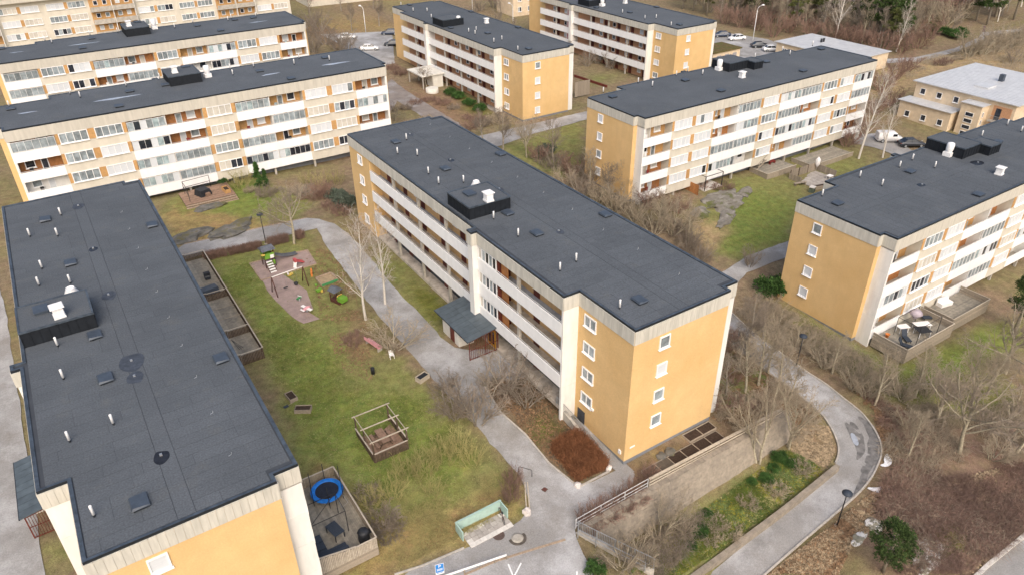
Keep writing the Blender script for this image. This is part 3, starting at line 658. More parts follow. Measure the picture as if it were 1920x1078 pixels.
def block(label, loc, rot, h, Lu=53.85, fin=21.1, fin_far=True, far_notch=False, near_end=True, single=False, gallery=True, balcony=True, seed=1, items=None, felt=False, blind=0.55, floors4=True, brown=True, gal_label=None):
    """one slab block. loc = (x, y, ground z) of the gallery-side corner of the near end"""
    r = random.Random(seed)
    root = empty('apartment_block', loc, rot)
    tag(root, label, 'building')
    zt = h - 1.35                     # underside of the attic boards
    gal_end = Lu - 7.0 if far_notch else Lu
    # roof outline, counter-clockwise
    y0, y1 = -W - BD, GD
    g2 = GD - 0.2
    out = [(0, -W), (0.68, -W), (0.68, y0), (Lu - 0.68, y0), (Lu - 0.68, -W), (Lu, -W)]
    if far_notch: out += [(Lu, 0), (gal_end, 0)]
    else: out += [(Lu, g2)]
    if gallery:
        if far_notch: out += [(gal_end, g2)]
        f0, f1, fo = fin, fin + 0.85, GD + 0.62
        out += [(f1, g2), (f1, fo), (f0, fo), (f0, GD), (7.0, GD), (7.0, 0), (0, 0)]
    # ---- walls
    zb = -3.0                          # walls run down into sloping ground
    b = MB().box(0, -W, 0.55, Lu, 0, h - 0.12)
    b.build('wall', MAT['yellow'], root)
    MB().box(0.012, -W + 0.012, zb, Lu - 0.012, -0.012, 0.55).build('plinth', MAT['plinth'], root)
    MB().box(0.70, y0 + 0.02, h - 1.50, Lu - 0.70, -W, h - 0.12).build('attic_core', MAT['attic_warm'], root)
    MB().box(7.02, 0, zt + 0.02, gal_end - 0.02, g2 - 0.02, h - 0.12).build('gallery_soffit', MAT['concrete'], root)
    MB().box(7.02, g2 - 0.02, zt + 0.02, fin + 0.8, GD - 0.02, h - 0.125).build('gallery_soffit', MAT['concrete'], root)
    # ---- roof
    mb = MB()
    mb.poly([(p[0], p[1], h) for p in out])
    mb.poly([(p[0], p[1], h - 0.12) for p in reversed(out)])
    roof = mb.build('roof', MAT['felt_base' if felt else 'felt'], root)
    mb = MB(); ring(mb, [(p[0], p[1]) for p in out], 0.22, h - 0.10, h + 0.10, 0, 1)
    bm_o = mb.build('fascia', [MAT['fascia'], MAT['fascia_grey']], roof)
    if felt:
        # felt sheets laid across the roof, with a drain band along the middle
        bands = [(y0 + 0.3, -5.9, 0.68), (-5.88, -4.9, 0.3), (-4.88, g2 - 0.28, 0.3)]
        nrow = int((Lu - 0.6) / 0.98)
        for bi, (ya, yb, xs) in enumerate(bands):
            if bi == 1:
                for k in range(7):
                    x0 = 0.3 + (Lu - 0.6) * k / 7
                    inst('felt_sheet', box_mesh((Lu - 0.6) / 7 - 0.02, yb - ya - 0.01, 0.02, MAT['felt']), roof, (x0 + (Lu - 0.6) / 14, (ya + yb) / 2, h + 0.002))
                continue
            for k in range(nrow):
                xa = 0.3 + (Lu - 0.6) * k / nrow; wx = (Lu - 0.6) / nrow
                lo, hi = ya, yb
                if bi == 0 and (xa < 0.9 or xa > Lu - 1.9): lo = -W + 0.3
                if bi == 2 and (xa < 6.6 or (far_notch and xa > gal_end - 0.6)): hi = -0.28
                cut = lo + (hi - lo) * r.choice([0.2, 0.35, 0.65, 0.85])
                for (p, q) in ((lo, cut), (cut, hi)):
                    inst('felt_sheet', box_mesh(wx - 0.02, q - p - 0.02, 0.014, MAT['felt']), roof, (xa + wx / 2, (p + q) / 2, h + 0.003 + 0.003 * r.random()), (0, 0, r.uniform(-.0008, .0008)))
    # ---- attic boards
    at, aw = MAT['attic'], MAT['attic_warm']
    zc = h - 0.11
    for i in range(len(out)):
        p, q = out[i], out[(i + 1) % len(out)]
        if abs(p[1] - y0) < 0.01 and abs(q[1] - y0) < 0.01:
            cladding(root, p, q, h - 1.52, zc, aw, False, 1.2, 0.03)
        else:
            ins = 0.04
            cladding(root, p, q, zt, zc, at, single)
    # ---- white end panels of the projecting sides
    def pier(x0, x1, ya, yb, n=4, low=-1.2):
        zs = [zt - ST * k for k in range(n)] + [low]
        for k in range(len(zs) - 1):
            inst('facade_panel', box_mesh(x1 - x0, yb - ya, zs[k] - zs[k + 1] - 0.02, MAT['white_panel']), root, ((x0 + x1) / 2, (ya + yb) / 2, zs[k + 1]))
    pier(0.70, 1.0, y0 + 0.02, -W - 0.002); pier(Lu - 1.0, Lu - 0.70, y0 + 0.02, -W - 0.002)
    pier(7.0, 7.25, 0.002, GD - 0.02)
    # ---- end wall windows and the two-light windows beside the gallery
    for k in range(4):
        z = h - 2.84 - ST * k
        window_parts(root, 1.14, 1.2, 1, (-0.005, -3.27, z), 'x-', r.choice([['blind'], ['blind'], ['blind'], ['glass_grey']]), frame=0.1)
        window_parts(root, 1.55, 1.15, 2, (5.35, 0.005, z), 'y+', pane_set(r, 2, 0.4), frame=0.1)
    # ---- gallery side
    if gallery:
        mb = MB()
        sect = [(7.25, fin, GD), (fin + 0.85, (gal_end - 0.02) if far_notch else 47.6, g2)]
        for k in range(4):
            zf = h - 4.03 - ST * k
            for (xa, xb, yo) in sect:
                MB().box(xa, 0.0, zf - 0.12, xb, yo - 0.13, zf + 0.28).build('gallery_floor', MAT['gallery_floor' if k else 'gallery_floor_blue'], root)
                if k < 3:
                    MB().box(xa, yo - 0.10, zf - 0.14, xb, yo, zf + 1.2).build('parapet', MAT['parapet'], root)
                    rl = MB().box(xa, yo - 0.16, zf + 1.28, xb, yo - 0.11, zf + 1.33)
                    x = xa + 0.4
                    while x < xb: rl.box(x, yo - 0.15, zf + 1.0, x + 0.04, yo - 0.12, zf + 1.28); x += 1.6
                    rl.build('handrail', MAT['rail'], root)
        # inner brick wall, doors, windows
        for k in range(4):
            zf = h - 4.03 - ST * k
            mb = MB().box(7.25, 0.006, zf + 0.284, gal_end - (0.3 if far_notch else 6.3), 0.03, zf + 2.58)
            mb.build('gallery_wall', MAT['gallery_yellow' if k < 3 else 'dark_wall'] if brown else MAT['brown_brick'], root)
            x = 8.6 if not far_notch else 9.0
            j = 0
            while x < (gal_end - 2 if far_notch else 46):
                if not (fin - 4.6 < x < fin + 2.2):
                    if j % 2 == 0:
                        inst('door', box_mesh(0.95, 0.06, 2.05, MAT['door_red']), root, (x, 0.065, zf + 0.29))
                    else:
                        window_parts(root, 1.1, 0.95, 1, (x, 0.032, zf + 1.1), 'y+', [r.choice(['glass_dark', 'blind', 'glass_grey'])], frame=0.08, sill=False)
                x += 1.55 if j % 2 == 0 else 3.0
                j += 1
        # columns
        for (xa, xb, yo) in sect:
            n = max(1, round((xb - xa) / 6.2))
            for k in range(1, n):
                x = xa + (xb - xa) * k / n
                inst('column', box_mesh(0.32, 0.28, zt + 2.2, MAT['concrete']), root, (x, yo - 0.30, -2.2))
        # tall stair fin and stair window
        zs = [zt - ST * k for k in range(4)] + [3.8]
        for k in range(4):
            inst('facade_panel', box_mesh(0.85, GD + 0.58, zs[k] - zs[k + 1] - 0.015, MAT['white_panel']), root, (fin + 0.425, (GD + 0.58) / 2 + 0.002, zs[k + 1]))
        sx0, sx1 = (fin - 3.4, fin) if fin_far else (fin + 0.85, fin + 3.6)
        for k in range(3):
            zf = h - 4.03 - ST * k
            yo = (GD if fin_far else g2)
            if fin_far:
                window_parts(root, 3.3, 1.32, 5, ((sx0 + sx1) / 2, yo - 0.14, zf + 1.22), 'y+', ['blind_cream', 'glass_grey', 'glass_dark', 'glass_grey', 'glass_dark'], 'stair_window', 0.07, False)
                MB().box(sx0 - 0.12, 0.05, zf + 0.01, sx0 - 0.02, yo - 0.14, zf + 2.6).build('stair_partition', MAT['door_red'], root)
                MB().box(sx0 - 1.3, yo - 0.6, zf + 0.01, sx0 - 0.2, yo - 0.5, zf + 2.3).build('stair_door', MAT['brown_panel'], root)
            else:
                window_parts(root, 1.5, 1.5, 3, (fin + 1.9, yo - 0.14, zf + 1.1), 'y+', ['curtain_red'] * 3, 'stair_window', 0.07, False)
        if not far_notch:
            # closed yellow bay at the far end of the gallery
            MB().box(47.6, 0.004, 0.0, Lu - 0.004, g2 - 0.03, zt + 0.03).build('wall', MAT['yellow'], root)
            for k in range(4):
                z = h - 2.84 - ST * k
                window_parts(root, 1.3, 1.15, 2, (50.4, g2 - 0.025, z), 'y+', ['blind', 'glass_grey'], frame=0.1)
    # ---- balcony side
    if balcony:
        lay = [('A', 5.35), ('W2', 8.55), ('B', 10.05), ('W1', 4.55), ('B', 10.05), ('W2', 8.55), ('A', 5.35)]
        tot = sum(v for _, v in lay); sc = (Lu - 1.4) / tot
        x = 0.70
        yf = y0
        for kind, wid in lay:
            wid *= sc; xa, xb = x, x + wid; x = xb
            if kind[0] == 'W':
                MB().box(xa, yf + 0.03, h - 12.75, xb, -W - 0.002, h - 1.50).build('facade_bay', MAT['beige'], root)
                for k in range(4):
                    zs_ = h - 2.95 - ST * k
                    nwin = 2 if kind == 'W2' else 1
                    ww = 3.42
                    cs = [xa + 0.42 + ww / 2, xb - 0.48 - ww / 2] if nwin == 2 else [(xa + xb) / 2]
                    for c in cs:
                        window_parts(root, ww, 1.42, 4, (c, yf + 0.03, zs_), 'y-', pane_set(r, 4, blind), frame=0.09)
                    edges = [xa, cs[0] - ww / 2]
                    segs = [(xa + 0.01, cs[0] - ww / 2 - 0.03)] + ([(cs[0] + ww / 2 + 0.03, cs[1] - ww / 2 - 0.03)] if nwin == 2 else []) + [(cs[-1] + ww / 2 + 0.03, xb - 0.01)]
                    for (p, q) in segs:
                        inst('infill_panel', box_mesh(q - p, 0.05, 1.42, MAT['orange']), root, ((p + q) / 2, yf + 0.02, zs_))
            else:
                for k in range(4):
                    zf = h - 4.22 - ST * k
                    MB().box(xa + 0.02, yf + 0.13, zf - 0.14, xb - 0.02, -W - 0.002, zf).build('balcony_floor', MAT['concrete'], root)
                    MB().box(xa + 0.01, yf, zf - 0.14, xb - 0.01, yf + 0.10, zf + 1.16).build('parapet', MAT['parapet'], root)
                    rl = MB().box(xa + 0.05, yf + 0.02, zf + 1.26, xb - 0.05, yf + 0.07, zf + 1.30)
                    xx = xa + 0.3
                    while xx < xb - 0.1: rl.box(xx, yf + 0.03, zf + 1.162, xx + 0.04, yf + 0.06, zf + 1.26); xx += 1.25
                    rl.build('handrail', MAT['rail'], root)
                    mids = [xa, xb] if kind == 'A' else [xa, (xa + xb) / 2, xb]
                    if kind != 'A':
                        inst('divider', box_mesh(0.10, BD - 0.16, ST - 0.16, MAT['white_panel']), root, ((xa + xb) / 2, -W - BD / 2 + 0.06, zf + 0.002))
                    for p, q in zip(mids[:-1], mids[1:]):
                        bw = r.choice(['brown_panel', 'brown_panel', 'orange', 'white_panel', 'orange'])
                        inst('balcony_back', box_mesh(q - p - 0.06, 0.03, ST - 0.17, MAT[bw]), root, ((p + q) / 2, -W - 0.02, zf + 0.003))
                        fl = r.random() < 0.5
                        cx = (p + q) / 2
                        window_parts(root, 1.2, 1.15, 1, (cx + (1.1 if fl else -1.1), -W - 0.036, zf + 1.2), 'y-', [r.choice(['glass_dark', 'glass_grey', 'blind', 'blind_cream'])], 'balcony_window', 0.1)
                        window_parts(root, 0.85, 2.1, 1, (cx + (-0.6 if fl else 0.6), -W - 0.036, zf + 0.1), 'y-', [r.choice(['glass_grey', 'blind', 'blind_cream', 'glass_dark'])], 'balcony_door', 0.1, False)
                        t = r.random()
                        if t < 0.38:
                            # glazed-in balcony
                            window_parts(root, q - p - 0.16, 1.34, 6, ((p + q) / 2, yf + 0.10, zf + 1.19), 'y-', [r.choice(['glass_grey', 'glass_grey', 'blind', 'glass_dark', 'glass_teal'] if t > 0.06 else ['glass_teal']) for _ in range(6)] if t > 0.15 else ['glass_grey'], 'balcony_glazing', 0.04, False)
                        elif t < 0.8:
                            cm = r.choice(['red_paint', 'white_frame', 'black_metal', 'vent_white', 'glass_teal'])
                            cb = MB(); cxx = p + 0.8 + r.random() * 1.5
                            cb.box(cxx, yf + 0.5, zf + 0.42, cxx + 0.45, yf + 0.95, zf + 0.47); cb.box(cxx, yf + 0.9, zf + 0.47, cxx + 0.45, yf + 0.95, zf + 1.35)
                            for dx in (0, 0.40):
                                for dy in (0.5, 0.9): cb.box(cxx + dx, yf + dy, zf + 0.004, cxx + dx + 0.05, yf + dy + 0.05, zf + 0.42)
                            cb.build('balcony_chair', MAT[cm], root)
        # undercroft columns and the back wall below the lowest balconies
        MB().box(1.0, -W - 0.05, zb, Lu - 1.0, -W - 0.014, h - 12.75).build('basement_wall', MAT['plinth'], root)
        for k in range(9):
            inst('column', box_mesh(0.3, 0.3, h - 12.6 + 3, MAT['concrete']), root, (1.6 + (Lu - 3.2) * k / 8, y0 + 0.35, -3.0))
    # ---- things fixed on the roof
    inv = Matrix.Rotation(-rot, 4, 'Z')
    def loc2(p):
        v = inv @ Vector((p[0] - loc[0], p[1] - loc[1], 0)); return v.x, v.y
    it = items or {}
    for p in it.get('pipes', []):
        x, y = loc2(p)
        key = 'pipe'
        if key not in _cache: _cache[key] = MB().lathe([(0.075, 0), (0.075, 0.18)], 10, mi=1).lathe([(0.085, 0.18), (0.085, 0.85), (0.07, 0.88)], 10).mesh('vent_pipe', [MAT['vent_white'], MAT['fascia']])
        inst('vent_pipe', _cache[key], root, (x, y, h + 0.01))
    for p in it.get('hatches', []):
        x, y = loc2(p)
        key = 'hatch'
        if key not in _cache:
            hb = MB(); hb.box(-0.52, -0.42, 0, 0.52, 0.42, 0.16, 1); hb.hexa([(-.6, -.5, .16), (.6, -.5, .16), (.6, .5, .16), (-.6, .5, .16)], [(-.58, -.48, .24), (.58, -.48, .24), (.5, .42, .3), (-.5, .42, .3)])
            _cache[key] = hb.mesh('roof_hatch', [MAT['hatch'], MAT['fascia']])
        inst('roof_hatch', _cache[key], root, (x, y, h + 0.015), (0, 0, r.uniform(-.05, .05)))
    for p in it.get('hooks', []):
        x, y = loc2(p)
        key = 'hook'
        if key not in _cache: _cache[key] = MB().bar((-.13, 0, .02), (.08, 0, .02), .035, .025).bar((.08, 0, .02), (.12, .03, .15), .025).mesh('roof_hook', MAT['galv'])
        inst('roof_hook', _cache[key], root, (x, y, h + 0.02), (0, 0, -rot + R(20)))
    for p, rad, mm in it.get('drains', []):
        x, y = loc2(p)
        db = MB(); pts = [(rad * (1 + 0.12 * math.sin(3 * a + x)) * math.cos(a), rad * 0.8 * (1 + 0.1 * math.cos(2 * a + y)) * math.sin(a)) for a in np.linspace(0, 2 * math.pi, 22)[:-1]]
        db.prism(pts, 0, 0.006)
        db.build('drain_patch', MAT[mm], root, (x, y, h + 0.024))
        inst('drain_grate', box_mesh(0.16, 0.16, 0.1, MAT['galv']), root, (x + 0.2, y, h + 0.03))
    for p, sx_, sy_ in it.get('puddles', []):
        x, y = loc2(p)
        db = MB(); pts = [(sx_ * (1 + 0.3 * math.sin(2 * a + x)) * math.cos(a), sy_ * (1 + 0.25 * math.cos(3 * a)) * math.sin(a)) for a in np.linspace(0, 2 * math.pi, 26)[:-1]]
        db.prism(pts, 0, 0.005); db.build('puddle', MAT['puddle'], root, (x, y, h + 0.024))
    for (xa, ya, xb, yb, hh) in it.get('house', []):
        # lift house clad in dark standing-seam metal
        hb = MB().box(xa, ya, h + 0.02, xb, yb, h + hh)
        n = max(2, round((xb - xa) / 0.6))
        for k in range(n + 1):
            x = xa + (xb - xa) * k / n
            hb.box(x - 0.018, ya - 0.04, h + 0.02, x + 0.018, ya - 0.002, h + hh - 0.02); hb.box(x - 0.018, yb + 0.002, h + 0.02, x + 0.018, yb + 0.04, h + hh - 0.02)
        n = max(2, round((yb - ya) / 0.6))
        for k in range(n + 1):
            y = ya + (yb - ya) * k / n
            hb.box(xa - 0.04, y - 0.018, h + 0.02, xa - 0.002, y + 0.018, h + hh - 0.02); hb.box(xb + 0.002, y - 0.018, h + 0.02, xb + 0.04, y + 0.018, h + hh - 0.02)
        ho = hb.build('lift_house', MAT['chimney_metal'], root)
        rb = MB().box(xa - 0.05, ya - 0.05, h + hh, xb + 0.05, yb + 0.05, h + hh + 0.05)
        ro = rb.build('lift_house_roof', MAT['felt'], ho)
        rb = MB(); ring(rb, [(xa - .07, ya - .07), (xb + .07, ya - .07), (xb + .07, yb + .07), (xa - .07, yb + .07)], 0.14, h + hh - 0.04, h + hh + 0.12)
        rb.build('lift_house_rim', MAT['fascia_grey'], ho)
    for p, kind, zz in it.get('vents', []):
        x, y = loc2(p)
        vb = MB()
        if kind == 'cone': vb.lathe([(0.62, 0), (0.62, 0.06), (0.34, 0.62), (0.34, 0.66), (0.28, 0.66), (0.25, 0.5)], 20)
        elif kind == 'lid':
            vb.box(-.55, -.45, 0, .55, .45, .16); vb.box(-.62, -.52, .16, .62, .52, .24)
            vb.build('roof_hatch', MAT['hatch'], root, (x, y, h + zz), 0.03); continue
        elif kind == 'drum':
            vb.box(-0.5, -0.5, 0, 0.5, 0.5, 0.55); vb.lathe([(0.36, 0.55), (0.42, 0.75), (0.46, 1.0), (0.46, 1.5), (0.38, 1.72), (0.12, 1.78)], 18)
        else:
            vb.box(-0.42, -0.42, 0, 0.42, 0.42, 0.16); vb.box(-0.34, -0.34, 0.16, 0.34, 0.34, 0.85)
            for q in range(4): vb.box(-0.37, -0.37, 0.24 + q * 0.15, 0.37, 0.37, 0.30 + q * 0.15)
            vb.hexa([(-.5, -.5, .9), (.5, -.5, .9), (.5, .5, .9), (-.5, .5, .9)], [(-.46, -.46, .98), (.46, -.46, .98), (.46, .46, .98), (-.46, .46, .98)])
        vb.build('roof_fan', MAT['vent_white'], root, (x, y, h + zz), r.uniform(-.1, .1))
    return root
Q = math.pi / 2

# ---------------------------------------------------------------- the estate
block('long orange slab block in the middle with its dark entrance canopy', (32.84, 33.77, 0.0), Q, 14.235, single=True, felt=True, seed=11, items=dict(
  pipes=[(36.74, 81.31), (33.74, 77.59), (35.44, 75.72), (33.96, 70.05), (33.58, 66.92), (36.02, 65.72), (33.99, 56.21), (33.97, 51.76), (35.57, 44.84), (33.42, 44.34), (33.86, 36.85)],
  hatches=[(35.25, 81.29), (36.20, 70.19), (43.80, 70.42), (35.73, 51.19), (43.67, 50.65), (35.91, 36.79), (35.81, 56.46)],
  hooks=[(41.95, 84.83), (41.69, 79.13), (41.68, 74.18), (41.67, 68.99), (41.71, 63.64), (41.71, 58.60), (41.71, 53.53), (41.45, 48.27), (41.63, 43.49), (41.55, 38.10)],
  drains=[(p, 0.5, m) for p, m in zip([(38.07, 82.84), (38.10, 72.27), (38.37, 61.91), (37.83, 50.34)], ['felt_patch', 'felt_wet', 'felt_patch', 'felt_patch'])],
  house=[(23.6, -3.85, 28.0, 0.9, 1.3)],
  vents=[(p, k, z) for p, k, z in zip([(36.69, 64.13)] + [(34.35, 57.70), (33.55, 60.12)], ['cone', 'box', 'lid'], [0.0, 1.37, 1.37])]), gal_label='main')
block('long slab block at left whose dark roof fills the near corner', (-5.45, 33.91, 0.3), Q, 13.9, single=True, felt=True, seed=5, items=dict(
  pipes=[(-1.88, 81.98), (-4.88, 78.44), (-2.63, 77.00), (-4.45, 70.69), (-4.92, 67.50), (-2.62, 66.41), (-4.50, 56.62), (-4.56, 51.96), (-2.35, 44.80), (-4.93, 44.60), (-4.47, 37.07)],
  hatches=[(-3.33, 81.60), (-2.24, 70.22), (5.42, 74.16), (-2.08, 50.21), (5.36, 48.00), (-1.97, 56.50), (-2.14, 36.63)],
  hooks=[(3.40, 79.26), (3.37, 74.64), (3.35, 69.89), (3.32, 65.24), (3.31, 60.70), (3.31, 56.03), (3.31, 51.43), (3.31, 46.88), (3.30, 42.33), (3.28, 37.70)],
  drains=[(p, q, m) for p, q, m in zip([(-0.14, 83.39), (-0.13, 72.14), (-0.18, 62.36), (-0.17, 51.39), (-0.30, 49.31), (-0.33, 39.90)], [0.75, 0.5, 0.75, 1.15, 0.75, 0.62], ['felt_patch', 'felt_wet', 'felt_patch', 'felt_patch', 'felt_patch', 'felt_wet'])],
  house=[(23.9, -3.85, 28.0, 1.15, 1.3)],
  vents=[(p, k, z) for p, k, z in zip([(-2.72, 64.39)] + [(-3.79, 58.68), (-4.93, 60.36)], ['cone', 'box', 'lid'], [0.0, 1.37, 1.37])]))
block('orange slab block at right edge, white framed patios at its foot', (68.5, 46.5, -2.6), 0, 13.55, far_notch=True, felt=True, single=True, seed=21, gallery=True, blind=0.4, items=dict(
  pipes=[(79.87, 46.50), (79.78, 43.49), (86.56, 45.62), (90.02, 46.10), (89.92, 43.08), (105.51, 45.75), (112.84, 46.13), (111.63, 43.65), (71.60, 45.58)],
  hatches=[(86.33, 44.03), (86.46, 35.76), (105.07, 43.36), (71.35, 43.30)],
  drains=[(p, q, 'felt_wet') for p, q in zip([(83.80, 41.06), (95.85, 41.05)], [0.55, 0.9])],
  house=[(26.9, -3.75, 30.7, 1.2, 1.35), (30.76, -5.0, 33.2, -2.4, 1.2)],
  vents=[(p, k, z) for p, k, z in zip([(95.21, 44.47), (94.41, 37.61)], ['drum', 'box'], [0.0, 0.0])]))
block('long slab block with balconies facing a rocky lawn, behind the middle roof', (68.1, 84.6, 0.0), 0, 13.2, far_notch=True, seed=32, blind=0.72, items=dict(
  pipes=[(71.50, 85.14), (79.14, 85.90), (79.67, 83.23), (86.80, 85.39), (90.04, 86.15), (90.65, 83.40), (105.51, 85.62), (113.11, 86.02), (111.93, 83.43), (120.58, 85.40)],
  hatches=[(71.23, 82.57), (86.07, 82.63), (86.51, 75.50), (104.95, 82.68), (119.71, 82.83), (105.39, 75.44)],
  house=[(27.2, -2.5, 31.5, 1.3, 1.35), (31.56, -3.9, 33.6, -1.3, 1.2)],
  vents=[(p, k, z) for p, k, z in zip([(95.02, 83.96), (94.73, 78.79)], ['drum', 'box'], [0.0, 0.0])]))
block('long white banded slab block across the upper left with a lawn below', (-6.2, 122.4, 1.4), 0, 14.1, Lu=54.3, seed=44, blind=0.5, items=dict(
  pipes=[(-4.11, 121.59), (3.58, 123.03), (4.61, 120.45), (11.01, 122.60), (15.98, 123.87), (26.38, 123.05), (25.81, 119.37), (29.84, 122.12), (35.72, 119.87), (37.61, 123.00), (41.25, 118.72)],
  hatches=[(-4.03, 120.02), (10.95, 119.30), (8.51, 112.59), (15.95, 119.68), (29.85, 118.98), (32.54, 111.98), (41.29, 120.70)],
  puddles=[(p, a, b) for p, a, b in zip([(8.95, 117.07), (30.83, 116.51), (41.49, 116.52), (-2.20, 117.16)], [2.6, 1.6, 2.4, 1.3], [0.4, 0.3, 0.4, 0.25])],
  house=[(22.7, -3.9, 27.2, 1.2, 1.35)],
  vents=[(p, k, z) for p, k, z in zip([(22.36, 120.74)] + [(17.83, 120.65), (19.84, 122.85)], ['drum', 'box', 'lid'], [0.0, 1.4, 1.4])]))
block('farther white banded slab block behind the upper left one', (-5.2, 157.6, 2.4), 0, 13.8, Lu=52.5, seed=52, blind=0.55, items=dict(
  pipes=[(3.50, 159.12), (4.37, 156.53), (10.81, 159.37), (15.41, 158.65), (24.99, 156.01), (28.94, 158.84), (35.12, 156.68), (36.18, 158.33), (40.79, 157.41)],
  hatches=[(-3.33, 156.91), (10.67, 155.86), (8.39, 148.88), (28.96, 155.34), (31.58, 148.42), (36.31, 156.41), (39.92, 156.20)],
  puddles=[(p, a, b) for p, a, b in zip([(9.05, 152.66), (39.65, 152.15), (-1.34, 152.82)], [2.0, 1.5, 1.2], [0.3, 0.3, 0.2])],
  house=[(21.4, -4.0, 25.5, 1.2, 1.35)],
  vents=[(p, k, z) for p, k, z in zip([(21.71, 157.86)] + [(17.26, 155.84), (19.14, 158.35)], ['drum', 'box', 'lid'], [0.0, 1.4, 1.4])]))
block('orange gallery block at top centre with red stair windows', (73.75, 110.5, 0.9), Q, 12.4, fin=33.3, fin_far=False, far_notch=True, seed=63, balcony=True, brown=False, items=dict(
  pipes=[(75.74, 163.91), (75.05, 156.23), (77.42, 154.11), (75.17, 147.81), (74.86, 131.36), (76.78, 131.68), (74.96, 129.03), (74.49, 121.33), (76.73, 122.04), (74.84, 113.65)],
  hatches=[(77.66, 163.37), (85.31, 148.34), (85.14, 129.12), (77.44, 128.35), (77.05, 113.46), (73.80, 136.84)],
  house=[(27.8, -3.9, 32.2, 0.9, 1.35)],
  vents=[(p, k, z) for p, k, z in zip([(76.81, 138.87), (82.25, 136.75)], ['drum', 'box'], [0.0, 0.0])]))
block('orange gallery block partly behind the top centre one', (112.8, 111.9, 0.4), Q, 12.1, fin=33.0, fin_far=False, far_notch=True, seed=74, brown=False, items=dict(
  pipes=[(113.81, 130.40), (113.71, 122.90), (116.00, 121.88), (113.55, 114.70)],
  hatches=[(115.55, 129.91), (124.33, 130.79), (115.67, 114.42), (112.90, 138.53)],
  house=[(28.6, -4.3, 32.7, 0.5, 1.35)],
  vents=[(p, k, z) for p, k, z in zip([(115.48, 139.57), (121.79, 138.82)], ['drum', 'box'], [0.0, 0.0])]))

# ---------------------------------------------------------------- trees and shrubs
mat('bark_grey', (0.27, 0.235, 0.19), 0.2, 5, 0.95, rand=0.15)
mat('bark_olive', (0.36, 0.32, 0.235), 0.2, 5, 0.95, rand=0.12)
mat('bark_birch', (0.62, 0.58, 0.52), 0.1, 4, 0.85, c2=(0.10, 0.09, 0.08), mix=(4, 0.6, 0.66), stretch=(1, 1, 3))
mat('twig_grey', (0.255, 0.21, 0.165), 0.15, 2, 0.95, rand=0.18)
mat('twig_tan', (0.36, 0.3, 0.22), 0.15, 2, 0.95, rand=0.15)
mat('twig_olive', (0.324, 0.282, 0.138), 0.15, 2, 0.95, rand=0.15)
mat('twig_yellow', (0.37, 0.33, 0.14), 0.15, 2, 0.95, rand=0.15)
mat('twig_red', (0.27, 0.175, 0.135), 0.2, 2, 0.95, rand=0.2)
mat('twig_purple', (0.25, 0.165, 0.13), 0.2, 2, 0.95, rand=0.2)
mat('twig_pale', (0.5, 0.44, 0.38), 0.15, 2, 0.95, rand=0.12)
mat('hedge_rust', (0.25, 0.11, 0.052), 0.25, 1.5, 0.95, fine=0.3, fscale=6)
mat('needle', (0.05, 0.085, 0.022), 0.25, 1.5, 0.9, rand=0.2)
mat('needle_olive', (0.10, 0.115, 0.035), 0.25, 1.5, 0.9, rand=0.2)
mat('leaf_green', (0.045, 0.10, 0.022), 0.3, 2, 0.8, rand=0.2)
mat('juniper', (0.10, 0.125, 0.095), 0.25, 2, 0.9, rand=0.15)
mat('rock', (0.13, 0.125, 0.11), 0.25, 1.2, 0.9, c2=(0.21, 0.195, 0.185), mix=(0.9, 0.5, 0.7), bump=0.6, bscale=4, c3=(0.13, 0.115, 0.05), mix3=(0.6, 0.5, 0.6, 0.9))
mat('rock_lichen', (0.24, 0.225, 0.17), 0.2, 1.2, 0.9, c2=(0.66, 0.64, 0.61), mix=(1.3, 0.5, 0.56), bump=0.6, bscale=4)
mat('moss_cover', (0.125, 0.12, 0.03), 0.3, 2, 0.95, bump=0.5)
mat('rock_ledge', (0.19, 0.175, 0.15), 0.2, 1.2, 0.9, c2=(0.32, 0.30, 0.28), mix=(0.8, 0.5, 0.7), c3=(0.10, 0.11, 0.03), mix3=(0.5, 0.5, 0.6, 0.9), bump=0.6, bscale=4)
mat('boulder_pale', (0.60, 0.55, 0.51), 0.1, 4, 0.85)
mat('snow', (0.85, 0.86, 0.88), 0.05, 4, 0.6)

def rvec(r): 
    v = Vector((r.gauss(0, 1), r.gauss(0, 1), r.gauss(0, 1))); return v.normalized()
def grow(T, K, p, d, ln, rad, lv, P, r):
    n = P['seg'][lv]
    pts, rads = [p.copy()], [rad]
    q, dd = p.copy(), d.copy()
    for i in range(n):
        dd = (dd + rvec(r) * P['wig'][lv] + Vector((0, 0, P['up'][lv]))).normalized()
        q = q + dd * (ln / n)
        pts.append(q.copy()); rads.append(max(rad * (1 - (i + 1) / n * (1 - P['tip'][lv])), 0.009))
    tgt = T if lv < P['split'] else K
    tgt.tube(pts, rads, P['sides'][lv], 0, caps=False)
    if lv + 1 >= len(P['n']) + 1: return
    cnt = P['n'][lv]
    cnt = max(1, int(cnt * r.uniform(0.75, 1.25)))
    t0 = P['t0'][lv]
    for k in range(cnt):
        t = t0 + (1 - t0) * ((k + r.random()) / cnt)
        f = t * n; i = min(int(f), n - 1); f -= i
        base = pts[i].lerp(pts[i + 1], f); ax = (pts[i + 1] - pts[i]).normalized()
        side = ax.cross(rvec(r)).normalized()
        a = R(P['ang'][lv] * r.uniform(0.7, 1.3))
        nd = (ax * math.cos(a) + side * math.sin(a)).normalized()
        cl = ln * P['len'][lv] * r.uniform(0.65, 1.2) * (1 - P['taper'][lv] * (t - t0) / max(1e-3, 1 - t0))
        cr = min(rads[i] * P['rr'][lv], rads[i] * 0.9)
        grow(T, K, base, nd, cl, cr, lv + 1, P, r)
